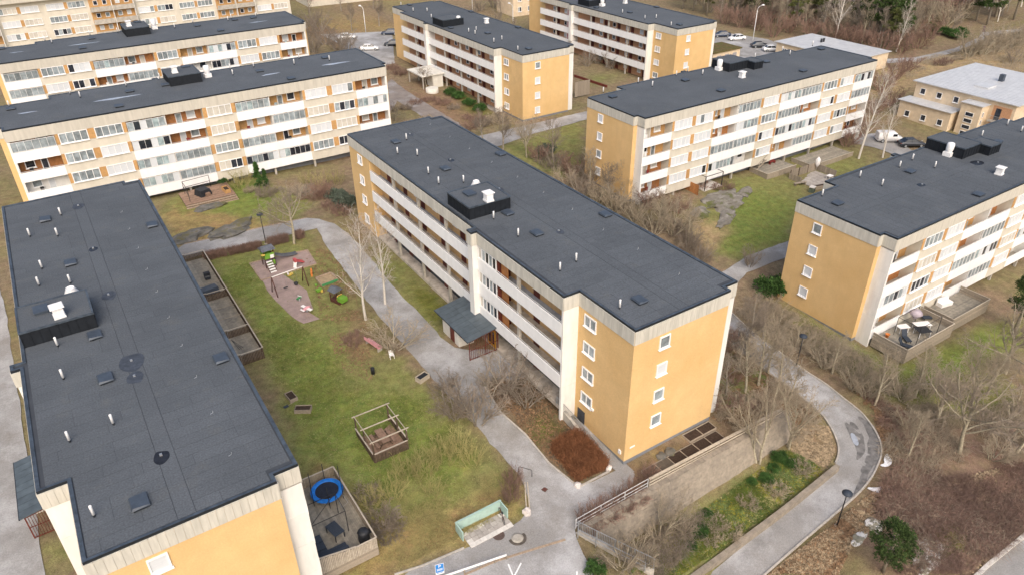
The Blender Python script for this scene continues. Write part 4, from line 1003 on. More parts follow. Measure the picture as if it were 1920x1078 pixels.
def plant_proto(seed, P, stems=1, lean=0.0, spread=0.0):
    r = random.Random(seed); T, K = MB(), MB()
    for s in range(stems):
        a = 2 * math.pi * (s + r.random() * 0.6) / stems
        tilt = lean * r.uniform(0.5, 1.3)
        d = Vector((math.cos(a) * tilt, math.sin(a) * tilt, 1)).normalized()
        p = Vector((math.cos(a) * spread * r.random(), math.sin(a) * spread * r.random(), -0.25))
        grow(T, K, p, d, P['h'] * r.uniform(0.8, 1.1), P['r'], 0, P, r)
    return T, K
SPREAD = dict(h=3.2, r=0.115, seg=[5, 5, 4, 3, 2], wig=[.10, .22, .28, .3, .3], up=[.05, .06, .04, .03, .02], tip=[.6, .35, .35, .5, .5], n=[12, 8, 6, 4], t0=[.45, .2, .15, .1], ang=[52, 45, 42, 40], len=[1.0, .55, .5, .5], taper=[.35, .4, .4, .3], rr=[.6, .55, .5, .6], split=2, sides=[7, 5, 3, 3, 3])
TALL = dict(h=8.5, r=0.17, seg=[8, 5, 4, 3, 2], wig=[.07, .18, .25, .3, .3], up=[.05, .10, .08, .05, .03], tip=[.18, .3, .35, .5, .5], n=[19, 8, 6, 5], t0=[.25, .2, .15, .1], ang=[48, 42, 42, 40], len=[.42, .5, .5, .5], taper=[.6, .4, .4, .3], rr=[.45, .5, .55, .6], split=2, sides=[7, 4, 3, 3, 3])
FORK = dict(h=4.0, r=0.105, seg=[6, 6, 5, 3, 2], wig=[.12, .16, .22, .3, .3], up=[.05, .16, .10, .05, .03], tip=[.7, .3, .35, .5, .5], n=[6, 10, 6, 4], t0=[.45, .2, .15, .1], ang=[34, 42, 42, 40], len=[1.25, .48, .5, .5], taper=[.2, .5, .4, .3], rr=[.7, .45, .5, .6], split=2, sides=[7, 5, 3, 3, 3])
BIRCH = dict(h=11.0, r=0.15, seg=[9, 5, 4, 3], wig=[.06, .12, .2, .3], up=[.06, .10, .02, -.04], tip=[.12, .25, .4, .5], n=[22, 8, 6], t0=[.22, .2, .2], ang=[36, 34, 38], len=[.34, .45, .5], taper=[.55, .4, .3], rr=[.42, .45, .55], split=2, sides=[7, 4, 3, 3])
VASE = dict(h=2.6, r=0.06, seg=[5, 4, 3, 2], wig=[.12, .22, .28, .3], up=[.02, .06, .04, .02], tip=[.35, .35, .5, .5], n=[8, 6, 3], t0=[.2, .2, .15], ang=[34, 38, 40], len=[.55, .5, .5], taper=[.4, .4, .3], rr=[.62, .6, .6], split=1, sides=[4, 3, 3, 3])
UPRIGHT = dict(h=1.9, r=0.022, seg=[5, 3, 2], wig=[.08, .15, .2], up=[.06, .08, .04], tip=[.4, .5, .5], n=[7, 3], t0=[.15, .2], ang=[24, 28], len=[.5, .5], taper=[.4, .3], rr=[.7, .7], split=0, sides=[3, 3, 3])
LOWB = dict(h=0.9, r=0.018, seg=[4, 3, 2], wig=[.2, .25, .3], up=[.02, .04, .02], tip=[.4, .5, .5], n=[7, 4], t0=[.15, .2], ang=[40, 40], len=[.6, .5], taper=[.4, .3], rr=[.7, .8], split=0, sides=[3, 3, 3])
PROTO = {}
def add_proto(key, P, stems, lean, spread, bark, twig, seeds):
    PROTO[key] = []
    for s in seeds:
        T, K = plant_proto(s, P, stems, lean, spread)
        PROTO[key].append((T.mesh(key + '_wood', MAT[bark]) if T.v else None, K.mesh(key + '_twigs', MAT[twig]) if K.v else None))
add_proto('spread', SPREAD, 1, 0.05, 0, 'bark_olive', 'twig_grey', (1, 2))
add_proto('tall', TALL, 1, 0.05, 0, 'bark_grey', 'twig_grey', (3, 4, 5))
add_proto('tall_tan', TALL, 1, 0.05, 0, 'bark_olive', 'twig_tan', (6, 7))
add_proto('fork', FORK, 2, 0.25, 0.2, 'bark_olive', 'twig_tan', (8, 9))
add_proto('birch', BIRCH, 1, 0.05, 0, 'bark_birch', 'twig_pale', (10, 11, 12))
add_proto('vase', VASE, 7, 0.6, 0.25, 'bark_grey', 'twig_grey', (13, 14))
add_proto('vase_tan', VASE, 8, 0.7, 0.25, 'bark_olive', 'twig_tan', (15, 16))
add_proto('vase_red', VASE, 9, 0.6, 0.3, 'twig_red', 'twig_red', (17,))
add_proto('upright_yellow', UPRIGHT, 17, 0.5, 0.8, 'twig_yellow', 'twig_yellow', (18, 19))
add_proto('upright_red', UPRIGHT, 34, 0.4, 0.7, 'twig_red', 'twig_red', (20, 21))
add_proto('low_purple', LOWB, 40, 0.9, 0.8, 'twig_purple', 'twig_purple', (22, 23))
add_proto('low_tan', LOWB, 40, 0.8, 0.8, 'twig_tan', 'twig_tan', (24, 25))
add_proto('low_grey', LOWB, 40, 0.8, 0.8, 'twig_grey', 'twig_grey', (26,))

def needle_mesh(seed, n, shape, leaf, key, m, droop=0.0):
    """crown of many small leaf faces; shape(t, r) gives a point and an outward direction"""
    r = random.Random(seed); b = MB()
    for k in range(n):
        c, o = shape(r)
        o = (o + rvec(r) * 0.7 + Vector((0, 0, droop))).normalized()
        s = o.cross(rvec(r)).normalized()
        ln, w = leaf * r.uniform(0.6, 1.4), leaf * 0.3 * r.uniform(0.6, 1.4)
        b.poly([c - s * w, c + o * ln * 0.5 - s * w * 0.6, c + o * ln, c + o * ln * 0.5 + s * w, ])
    return b.mesh(key, MAT[m])
def clump_shape(centres):
    def f(r):
        c, rad = r.choice(centres)
        v = rvec(r); v.z = abs(v.z) * 0.8 + v.z * 0.2
        q = c + v * rad * (r.random() ** 0.4)
        return q, v
    return f
def evergreen_proto(key, seed, h, rad, m, n, conic=False, trunk=True, leaf=0.28):
    r = random.Random(seed); T = MB(); cs = []
    if trunk: T.tube([(0, 0, -0.3), (0.05, 0.03, h * 0.4), (-.05, 0.05, h * 0.75), (0, 0, h * 0.97)], [h * .022, h * .018, h * .011, 0.02], 7)
    for k in range(46):
        t = r.random() ** 0.8
        z = h * (0.08 + 0.9 * t) if conic else h * (0.35 + 0.62 * t)
        rr = rad * ((1 - t) * 0.95 + 0.06) if conic else rad * math.sin(math.pi * (0.22 + 0.74 * t)) ** 0.8
        a = r.random() * 6.283; q = rr * (0.45 + 0.55 * r.random())
        c = Vector((q * math.cos(a), q * math.sin(a), z))
        cs.append((c, rad * r.uniform(0.16, 0.34)))
        if trunk: T.tube([(0, 0, z * 0.92), tuple(c * 0.6 + Vector((0, 0, z * 0.36))), tuple(c)], [0.04, 0.025, 0.01], 4, caps=False)
    PROTO[key] = PROTO.get(key, []) + [(T.mesh(key + '_wood', MAT['bark_grey']) if trunk else None, needle_mesh(seed, n, clump_shape(cs), leaf, key + '_needles', m))]
for s in (1, 2): evergreen_proto('pine', s, 11, 2.7, 'needle', 5200, leaf=0.34)
for s in (3, 4): evergreen_proto('pine_olive', s, 10, 2.6, 'needle_olive', 5000, leaf=0.34)
evergreen_proto('thuja', 5, 3.4, 0.62, 'leaf_green', 2600, True, leaf=0.2)
def bush_proto(key, seed, m, n, leaf, nc=14, flat=0.6):
    r = random.Random(seed); cs = []
    for k in range(nc):
        v = rvec(r); cs.append((Vector((v.x * 0.6, v.y * 0.6, abs(v.z) * flat * 0.7 + 0.15)), r.uniform(0.25, 0.45)))
    PROTO[key] = PROTO.get(key, []) + [(None, needle_mesh(seed, n, clump_shape(cs), leaf, key + '_leaves', m))]
bush_proto('evergreen_bush', 6, 'leaf_green', 2200, 0.14); bush_proto('evergreen_bush', 7, 'leaf_green', 2200, 0.14)
bush_proto('juniper_bush', 8, 'juniper', 2200, 0.16, flat=0.45)

_pl = random.Random(99)
def plant(name, proto, p, scale, label, cat, group=None, rz=None, tilt=(0, 0), zs=None, dz=0.0, var=None):
    P = PROTO[proto]
    wood, crown = P[_pl.randrange(len(P)) if var is None else var % len(P)]
    o = empty(name, (p[0], p[1], gz(p[0], p[1]) + dz), _pl.random() * 6.28 if rz is None else rz)
    o.rotation_euler[0], o.rotation_euler[1] = tilt
    o.scale = (scale, scale, scale * (zs or 1))
    if wood: inst('trunk' if cat == 'tree' else 'stems', wood, o)
    if crown: inst('crown' if cat == 'tree' else 'twigs' if 'bush' not in proto else 'leaves', crown, o)
    tag(o, label, cat, group)
    return o

# courtyard trees
plant('bare_tree', 'spread', (21.67, 85.76), 1.6, 'round-crowned leafless tree at the end of the low hedge, by the path corner', 'tree')
plant('birch_tree', 'birch', (22.42, 64.51), 1.08, 'left of the two white birches beside the courtyard path', 'tree', tilt=(R(3), R(-7)), rz=0.4, var=0)
plant('birch_tree', 'birch', (25.49, 66.23), 1.12, 'right of the two white birches, in front of the gallery parapets', 'tree', tilt=(R(-1), R(-3)), rz=2.2, var=1)
plant('sprawling_shrub', 'vase_tan', (22.64, 57.98), 1.75, 'wide sprawling leafless bush over the garden corner with the white chair', 'shrub', zs=0.7)
plant('bare_shrub', 'vase', (24.57, 44.49), 1.8, 'leafless many-stemmed bush leaning over the edge of the grey path', 'shrub', zs=1.1)
plant('bare_shrub', 'vase', (23.16, 46.23), 1.5, 'leafless brown bush between lawn and path bend', 'shrub')
plant('bare_shrub', 'vase', (24.06, 49.25), 0.8, 'small leafless bush beside the planter box on the lawn edge', 'shrub')
plant('bare_shrub', 'vase', (28.91, 46.30), 1.6, 'big leafless bush in front of the entrance gate and red kerb', 'shrub')
plant('bare_shrub', 'vase', (29.49, 43.97), 1.35, 'leafless bush at the pale kerb below the lowest parapet', 'shrub')
plant('bare_shrub', 'vase_tan', (27.76, 47.81), 0.7, 'low leafless bush at the corner of the entrance forecourt', 'shrub')
for k, (p, s) in enumerate([((12.64, 40.82), 0.8), ((14.38, 41.03), 0.9), ((16.24, 41.87), 1.0), ((17.99, 41.85), 1.0), ((19.71, 42.20), 1.0), ((21.35, 42.29), 1.0), ((21.81, 40.81), 0.9), ((17.52, 39.56), 0.7)]):
    plant('stemmy_shrub', 'upright_yellow', p, s * 1.15, 'yellow-green twiggy shrub in the loose row across the lower lawn', 'shrub', 'yellow-green shrubs across the lower lawn')
for k, (p, s) in enumerate([((12.54, 39.10), 0.9), ((12.71, 42.01), 0.7), ((12.48, 38.01), 0.8)]):
    plant('low_shrub', 'low_grey', p, s * 1.6, 'low grey-brown shrub beside the trampoline deck fence', 'shrub', 'grey shrubs by the trampoline deck')
plant('rust_shrub', 'upright_red', (23.80, 37.13), 0.75, 'rust-brown shrub at the path edge above the mint green screen', 'shrub')
plant('rust_shrub', 'upright_red', (22.62, 35.90), 0.85, 'dark rust shrub right behind the corner of the mint green screen', 'shrub')
plant('rust_shrub', 'low_purple', (19.88, 61.60), 1.1, 'rust-brown bush at the lawn edge left of the pink bench', 'shrub')
# strip between the walkway and the retaining wall
for p in [(27.66, 31.20), (28.74, 31.15), (30.19, 31.21), (31.67, 31.25), (32.99, 31.41), (33.96, 31.62), (26.44, 31.03)]:
    plant('rust_shrub', 'upright_red', p, 0.62, 'rust-brown shrub in the strip between walkway and stone wall fence', 'shrub', 'rust shrubs along the stone wall')
for p in [(26.67, 30.29), (28.31, 30.29), (30.03, 30.34), (31.61, 30.51)]:
    plant('low_shrub', 'low_purple', p, 0.9, 'dark bramble clump on top of the stone retaining wall', 'shrub', 'bramble clumps on the wall top')
# bank below the stone wall
for p, s in [((29.43, 28.00), 1.0), ((32.11, 28.08), 0.9), ((26.14, 26.07), 1.1), ((27.84, 25.27), 1.0), ((34.26, 27.46), 0.8)]:
    plant('bare_shrub', 'vase_tan', p, s * 0.8, 'leafless tan bush on the green bank below the stone wall', 'shrub', 'tan bushes on the green bank')
for p, s in [((35.47, 26.79), 0.9), ((37.25, 27.67), 0.55), ((44.32, 27.43), 0.75), ((47.08, 28.30), 0.9), ((43.07, 27.87), 0.5), ((47.46, 27.38), 0.7), ((34.07, 26.28), 0.55), ((24.29, 26.95), 0.9), ((45.82, 27.83), 0.6)]:
    plant('evergreen_bush', 'evergreen_bush', p, s * 1.1, 'small glossy green bush on the bank below the stone wall', 'shrub', 'green bushes on the bank')
for p in [(41.03, 26.60), (37.36, 26.50), (44.26, 26.15), (47.90, 26.53), (37.98, 25.50), (32.07, 26.38), (35.93, 25.99)]:
    plant('low_shrub', 'low_tan', p, 0.9, 'low straw-coloured scrub on the green bank', 'shrub', 'straw scrub on the green bank')
plant('bare_tree', 'fork', (45.19, 29.04), 1.2, 'leafless forked tree leaning out from the foot of the stone wall', 'tree', tilt=(R(-6), R(10)), rz=1.0)
plant('bare_tree', 'fork', (48.97, 28.90), 1.2, 'leafless forked tree at the right end of the stone wall', 'tree', tilt=(R(-4), R(8)), rz=3.0)
plant('bare_tree', 'fork', (32.62, 28.32), 0.62, 'small crooked leafless tree against the middle of the stone wall', 'tree', tilt=(R(8), R(-10)))
# gap between the middle block and the right-hand block
for p, s, pr in [((50.42, 35.53), 0.95, 'tall_tan'), ((52.79, 35.87), 0.9, 'tall_tan'), ((52.85, 33.66), 0.85, 'tall_tan'), ((53.23, 32.55), 0.8, 'tall_tan'), ((53.16, 38.86), 0.8, 'tall'), ((56.95, 41.00), 0.85, 'tall'), ((59.97, 41.37), 0.7, 'tall'), ((48.01, 35.93), 0.7, 'tall'), ((56.11, 37.28), 0.8, 'tall_tan')]:
    plant('bare_tree', pr, p, s * 0.95, 'slender leafless tree between the middle block and the curved path', 'tree', 'slender trees beside the curved path')
for p, s in [((61.76, 34.55), 1.0), ((61.40, 30.68), 1.0), ((61.75, 38.40), 1.0), ((62.81, 41.89), 1.0), ((63.87, 44.78), 0.9), ((64.53, 35.60), 0.8), ((61.50, 29.18), 1.0)]:
    plant('bare_shrub', 'vase_tan', p, s * 1.05, 'leafless tan thicket bush outside the curve of the path', 'shrub', 'tan bushes outside the path curve')
for p, s in [((45.55, 34.18), 0.9), ((50.25, 37.01), 0.9), ((47.37, 33.44), 0.8), ((54.07, 41.59), 0.9), ((48.99, 32.83), 0.8), ((57.17, 43.15), 0.9)]:
    plant('bare_shrub', 'vase_red', p, s * 0.7, 'reddish leafless bush close to the right corner of the middle block', 'shrub', 'reddish bushes by the middle block')
# slope at the right
plant('bare_tree', 'spread', (62.42, 19.80), 1.85, 'big leafless tree spreading over the bramble slope at right', 'tree')
plant('bare_tree', 'spread', (78.35, 23.82), 1.7, 'large leafless tree at the right edge below the wooden patio', 'tree')
plant('bare_tree', 'fork', (64.78, 23.33), 0.95, 'leafless tree just left of the big spreading one on the slope', 'tree')
plant('bare_tree', 'fork', (70.05, 22.92), 1.1, 'pale leafless tree between the patio deck and the big spreading tree', 'tree')
for p, s in [((64.39, 27.14), 1.0), ((68.32, 26.31), 1.1), ((70.11, 24.75), 1.0), ((68.69, 18.55), 1.1), ((73.28, 20.12), 1.0), ((64.47, 17.86), 0.9), ((61.21, 24.52), 0.8)]:
    plant('bare_shrub', 'vase_tan', p, s * 1.1, 'leafless tan bush on the slope below the wooden patio', 'shrub', 'tan bushes on the right slope')
for p, s in [((61.71, 33.51), 0.8), ((61.17, 28.03), 0.85), ((66.03, 26.68), 0.8), ((73.06, 23.00), 0.9), ((57.38, 22.05), 0.7), ((67.23, 17.03), 0.9)]:
    plant('bare_tree', 'tall_tan', p, s, 'upright leafless tree on the slope right of the curved path', 'tree', 'upright trees on the right slope')
for p, s, pr in [((62.62, 106.53), 0.75, 'tall'), ((67.76, 92.87), 0.8, 'tall'), ((66.64, 81.47), 0.75, 'tall_tan'), ((66.11, 65.84), 0.8, 'tall_tan'), ((65.53, 75.60), 0.7, 'tall'), ((67.55, 61.04), 0.7, 'tall_tan')]:
    plant('bare_tree', pr, p, s, 'upright leafless tree in the thicket strip behind the middle block', 'tree', 'upright trees behind the middle block')
for p, s in [((42.13, 240.81), 1.1), ((52.77, 237.78), 1.1), ((72.48, 220.25), 1.0), ((81.30, 217.72), 1.0), ((90.58, 215.73), 1.1), ((126.20, 194.67), 1.0), ((119.00, 189.30), 1.0), ((74.21, 192.76), 0.8)]:
    plant('bare_tree', 'tall', p, s, 'tall leafless tree along the top edge between the far blocks', 'tree', 'tall trees between the far blocks')
plant('pine_tree', 'pine', (86.21, 27.10), 0.75, 'green pine at the right edge beside the white balconies', 'tree')
plant('pine_tree', 'pine', (45.04, 16.08), 0.62, 'young green pine at the bottom edge beside the lichen rock', 'tree', zs=0.8)
plant('evergreen_bush', 'evergreen_bush', (68.20, 47.19), 2.3, 'dense dark evergreen bush at the corner of the right-hand end wall', 'shrub', zs=1.3)
# behind the middle block
plant('bare_tree', 'tall', (62.63, 99.92), 0.85, 'leafless tree with a straight trunk at the path behind the middle roof', 'tree', var=0)
plant('bare_tree', 'fork', (64.60, 95.60), 1.05, 'leafless vase-shaped tree right of the straight one behind the middle roof', 'tree')
for p, s, pr in [((65.81, 93.92), 1.0, 'vase_red'), ((65.51, 89.01), 1.2, 'vase'), ((63.37, 83.25), 1.2, 'vase_tan'), ((63.20, 79.02), 1.3, 'vase'), ((63.57, 75.67), 1.3, 'vase_tan'), ((64.48, 73.12), 1.3, 'vase_tan'), ((66.92, 85.91), 1.2, 'vase_red'), ((67.63, 82.06), 1.3, 'vase'), ((68.13, 76.26), 1.2, 'vase_tan'), ((64.99, 69.04), 1.2, 'vase_tan'), ((64.77, 64.91), 1.3, 'vase_tan'), ((67.09, 63.67), 1.5, 'vase_tan'), ((66.12, 59.57), 1.2, 'vase'), ((70.45, 68.89), 1.2, 'vase_tan'), ((69.54, 71.30), 1.1, 'vase_red'), ((65.53, 57.00), 1.0, 'vase'), ((72.20, 67.97), 1.0, 'vase_red'), ((68.36, 89.98), 0.8, 'vase_red')]:
    plant('bare_shrub', pr, p, s * 1.05, 'leafless thicket bush between the middle roof and the balcony block', 'shrub', 'thicket bushes behind the middle block')
plant('bare_tree', 'fork', (68.94, 75.37), 0.8, 'small leafless tree at the left corner of the balcony block', 'tree')
plant('bare_shrub', 'vase', (70.56, 52.85), 1.0, 'round leafless bush on the path edge by the rocky lawn', 'shrub')
plant('dark_shrub', 'low_purple', (84.59, 70.80), 1.5, 'dark twiggy bush on the rock outcrop of the far lawn', 'shrub')
plant('dark_shrub', 'low_purple', (81.61, 73.01), 1.3, 'reddish twiggy bush beside the brown wooden screen', 'shrub')
plant('juniper_bush', 'juniper_bush', (68.75, 95.78), 1.9, 'rounded grey-green juniper on the grass behind the middle roof', 'shrub')
# in front of the upper left block
plant('thuja', 'thuja', (23.56, 106.89), 1.15, 'taller of two dark green columnar conifers by the undercroft', 'tree')
plant('thuja', 'thuja', (24.44, 106.32), 0.85, 'shorter of two dark green columnar conifers by the undercroft', 'tree')
for p, s, pr in [((21.93, 105.95), 1.0, 'low_tan'), ((23.62, 103.63), 1.6, 'low_grey'), ((21.40, 108.28), 1.4, 'upright_yellow'), ((28.84, 98.86), 1.6, 'low_purple'), ((29.99, 97.58), 1.4, 'upright_red'), ((27.78, 101.62), 1.5, 'low_tan'), ((33.77, 102.05), 1.2, 'upright_yellow'), ((31.33, 102.34), 1.2, 'upright_yellow'), ((30.02, 104.53), 1.0, 'upright_yellow'), ((29.98, 93.31), 1.4, 'low_purple'), ((30.24, 90.98), 1.3, 'low_purple')]:
    plant('low_shrub', pr, p, s, 'low winter shrub in the beds below the upper left block', 'shrub', 'winter shrubs below the upper left block')
plant('juniper_bush', 'juniper_bush', (31.79, 93.26), 2.0, 'grey-green juniper against the far corner of the middle block', 'shrub')
plant('juniper_bush', 'juniper_bush', (31.73, 96.38), 1.7, 'pale grey juniper left of the greener one at the middle block corner', 'shrub')
# around the top centre block
plant('bare_tree', 'spread', (68.18, 138.39), 0.9, 'leafless small tree growing over the flat white porch roof', 'tree')
plant('bare_tree', 'spread', (53.74, 122.99), 0.7, 'small leafless tree beside the end of the upper left block', 'tree')
for p, s, pr in [((64.53, 130.23), 1.2, 'low_purple'), ((66.06, 127.50), 1.5, 'low_purple'), ((66.33, 123.67), 1.2, 'low_grey'), ((66.76, 116.29), 1.6, 'low_purple'), ((66.53, 113.00), 1.6, 'low_grey'), ((63.73, 113.06), 1.5, 'low_purple'), ((69.68, 113.40), 1.8, 'low_tan'), ((58.25, 128.19), 1.3, 'low_grey'), ((61.47, 130.02), 1.2, 'low_purple'), ((55.25, 119.86), 1.2, 'low_tan'), ((58.70, 120.17), 1.4, 'low_tan'), ((60.96, 112.12), 1.4, 'low_tan'), ((67.76, 150.28), 1.8, 'low_purple'), ((68.03, 154.95), 1.6, 'low_purple')]:
    plant('low_shrub', pr, p, s, 'low winter shrub in the beds round the top centre block', 'shrub', 'winter shrubs round the top centre block')
for p in [(70.44, 128.82), (70.12, 124.02), (70.27, 120.18), (70.24, 131.78)]:
    plant('evergreen_bush', 'evergreen_bush', p, 1.6, 'dark green bush along the gallery foot of the top centre block', 'shrub', 'green bushes along the gallery foot')
for p, s in [((107.89, 134.90), 1.6), ((111.53, 135.51), 1.5), ((111.30, 130.35), 1.7), ((113.93, 128.75), 1.6), ((117.97, 128.77), 1.6), ((116.97, 124.00), 1.5), ((116.13, 138.19), 1.3), ((116.83, 116.10), 1.3), ((122.71, 117.17), 1.2)]:
    plant('bare_shrub', 'vase', p, s * 0.8, 'leafless bush in front of the block behind the top centre one', 'shrub', 'bushes by the second gallery block')
# gap left of the top centre block and car park
for p, s in [((57.65, 175.67), 1.2), ((62.79, 182.20), 1.3), ((62.71, 173.27), 1.3), ((60.70, 189.67), 1.2), ((66.82, 196.62), 1.3), ((65.39, 174.86), 1.2), ((62.15, 163.78), 1.0), ((67.18, 203.58), 1.3)]:
    plant('bare_shrub', 'vase', p, s * 1.5, 'big leafless bush beside the upper car park', 'shrub', 'bushes by the upper car park')
plant('bare_tree', 'tall', (83.07, 195.03), 1.0, 'leafless tree on the brown grass above the car park', 'tree')
for p in [(1.12, 246.14), (5.75, 232.83), (12.23, 241.08), (20.98, 227.81), (30.26, 224.01), (31.05, 217.66), (37.15, 221.20), (43.27, 223.55), (46.97, 226.90), (53.01, 227.34)]:
    plant('bare_tree', 'spread', p, 1.5, 'leafless tree in front of the far upper left row', 'tree', 'trees before the far upper left row')
for p in [(109.35, 191.21), (116.53, 197.23), (111.49, 180.24), (122.54, 199.40), (110.72, 172.23)]:
    plant('bare_shrub', 'vase', p, 1.5, 'leafless bush behind the top centre block', 'shrub', 'bushes behind the top centre block')
# birches by the lower right houses
plant('birch_tree', 'birch', (113.84, 67.27), 1.25, 'tall white birch in front of the end of the balcony block', 'tree', tilt=(R(0), R(4)), rz=0.2)
plant('birch_tree', 'birch', (117.56, 65.24), 1.0, 'thinner birch leaning over the white van', 'tree', tilt=(R(-3), R(10)), rz=0)
for p, s in [((147.79, 86.40), 1.1), ((157.49, 89.05), 1.0), ((140.15, 79.45), 1.0), ((121.71, 73.50), 1.0), ((116.25, 71.70), 0.9), ((164.91, 91.28), 1.0), ((133.91, 78.13), 0.9)]:
    plant('bare_shrub', 'vase_red', p, s * 1.5, 'reddish leafless bush between the balcony block and the cream house', 'shrub', 'reddish bushes by the cream house')
for p, s, pr in [((178.77, 90.13), 1.5, 'low_purple'), ((183.12, 90.10), 1.5, 'low_tan'), ((186.72, 89.60), 2.4, 'vase_tan'), ((190.88, 88.73), 2.5, 'vase_tan'), ((195.96, 88.30), 2.6, 'vase_tan'), ((201.21, 87.90), 2.5, 'vase_tan'), ((206.02, 87.84), 2.5, 'vase_tan'), ((200.86, 92.25), 1.8, 'vase'), ((175.69, 90.22), 1.6, 'low_purple'), ((189.97, 80.82), 1.6, 'vase')]:
    plant('bare_shrub', pr, p, s * 0.9, 'pale winter bush in the line across the yellow field', 'shrub', 'bush line across the yellow field')
# wood at the top right
wr = random.Random(5)
WOOD = [(p, 0) for p in [(209.3, 171.8), (241.7, 134.8), (221.7, 195.4), (217.7, 198.9), (284.4, 153.8), (258.6, 167.3), (223.7, 178.3), (267.6, 130.5), (200.9, 207.4), (191.5, 173.9), (255.1, 127.0), (259.6, 127.5), (268.8, 117.6), (202.8, 166.4), (227.9, 152.1), (250.4, 156.8), (230.8, 172.8), (241.1, 189.6), (256.4, 126.5), (234.4, 147.2), (197.5, 181.6), (251.6, 176.2), (210.4, 182.2), (218.3, 180.6), (256.2, 154.7), (204.4, 189.1), (226.7, 191.1), (216.3, 189.0), (192.2, 187.2), (291.3, 128.3), (241.0, 130.0), (210.0, 211.3), (253.2, 126.4), (272.8, 160.5), (216.6, 154.2), (262.4, 121.8), (197.5, 170.3), (219.2, 161.9), (187.1, 171.2), (240.0, 144.3), (207.5, 177.9), (244.1, 150.2), (217.2, 162.7), (234.9, 179.9), (200.1, 179.1), (213.9, 201.8), (192.1, 187.8), (244.1, 153.6), (196.8, 198.3), (245.5, 188.2), (211.5, 197.6), (213.9, 174.2), (199.7, 194.1), (213.6, 158.7), (219.9, 145.0), (243.6, 159.1), (268.0, 153.1), (193.6, 196.3), (267.9, 121.7), (209.3, 171.9)]] + [(p, 0) for p in [(173.8, 142.0), (181.0, 132.8), (223.4, 135.2), (187.8, 151.6), (220.0, 131.5), (189.1, 111.3), (186.4, 120.5), (226.9, 132.4), (200.2, 156.9), (240.7, 118.8), (178.9, 159.7), (211.9, 127.4), (199.6, 131.8), (180.4, 134.4), (184.5, 113.1), (189.9, 107.4), (221.8, 129.1), (222.5, 125.0), (197.4, 156.6), (203.1, 145.5), (243.2, 120.9), (223.6, 136.6), (217.1, 121.1), (198.7, 154.5), (223.2, 138.0), (175.9, 149.0), (217.7, 133.0), (190.7, 130.3), (200.3, 117.9), (193.6, 121.9), (180.9, 126.0), (183.3, 150.5), (220.4, 141.9), (185.2, 131.0), (224.2, 135.0), (204.6, 122.4), (213.3, 122.8), (198.8, 110.7), (176.2, 173.0), (188.3, 106.9), (178.1, 144.2), (208.6, 128.8), (192.3, 142.6), (181.3, 133.1), (184.9, 144.1), (236.5, 127.5), (189.8, 118.2), (192.2, 149.0), (227.7, 118.9), (174.1, 148.6), (226.9, 129.5), (188.3, 144.3), (220.2, 111.6), (235.0, 118.0), (176.9, 133.2), (190.1, 158.0), (210.1, 136.8), (180.1, 154.5), (222.7, 115.7), (175.3, 157.2), (225.3, 118.5), (186.7, 140.1), (192.3, 136.1), (240.6, 114.6), (237.5, 112.3), (204.8, 118.9), (185.6, 146.0), (192.6, 160.0), (209.9, 130.1), (238.4, 124.6), (178.3, 154.4), (204.6, 118.8), (209.1, 127.0), (181.8, 121.9), (196.4, 147.4), (184.4, 117.9), (241.5, 125.0), (188.9, 111.8), (176.6, 140.9), (190.0, 133.9), (238.2, 128.1), (176.1, 168.2), (184.3, 166.4), (188.7, 145.3), (178.1, 132.5), (206.4, 127.9), (178.6, 152.2), (214.6, 119.8), (176.0, 164.6), (181.2, 132.6), (219.3, 116.1), (194.8, 136.6), (186.1, 123.0), (181.2, 127.4), (202.5, 139.1)]] + [(p, 1) for p in [(184.3, 107.5), (188.4, 130.0), (180.9, 145.3), (181.2, 109.7), (176.6, 111.2), (177.9, 118.5), (182.9, 105.8), (188.0, 129.1), (191.2, 112.6), (181.7, 107.5), (182.8, 127.3), (185.4, 124.3), (173.8, 139.9), (183.8, 130.1), (172.6, 144.9), (185.1, 115.5), (175.8, 137.0), (178.9, 105.0), (186.6, 106.8), (182.5, 139.3), (173.9, 147.1), (174.3, 146.8), (192.2, 120.0), (191.1, 116.4), (180.0, 140.3), (192.1, 112.3)]] + [(p, 1) for p in [(238.5, 114.1), (247.8, 108.5), (237.9, 107.4), (235.3, 108.1), (238.9, 114.2), (225.1, 103.2), (244.9, 114.0), (230.5, 106.4), (229.5, 106.3), (231.9, 105.8)]]
for p, near in WOOD:
    pr, sc_ = wr.choice([('tall', 1.25), ('tall', 1.3), ('tall_tan', 1.25), ('tall_tan', 1.1), ('birch', 1.2), ('pine', 1.1), ('pine_olive', 1.05)])
    lab = {'tall': 'grey leafless tree in the wood at top right', 'tall_tan': 'brown leafless tree in the wood at top right', 'birch': 'pale birch in the wood at top right', 'pine': 'dark green pine in the wood at top right', 'pine_olive': 'olive green pine in the wood at top right'}[pr]
    plant('wood_tree', pr, p, sc_ * wr.uniform(0.85, 1.15), lab, 'tree', 'trees of the top right wood')
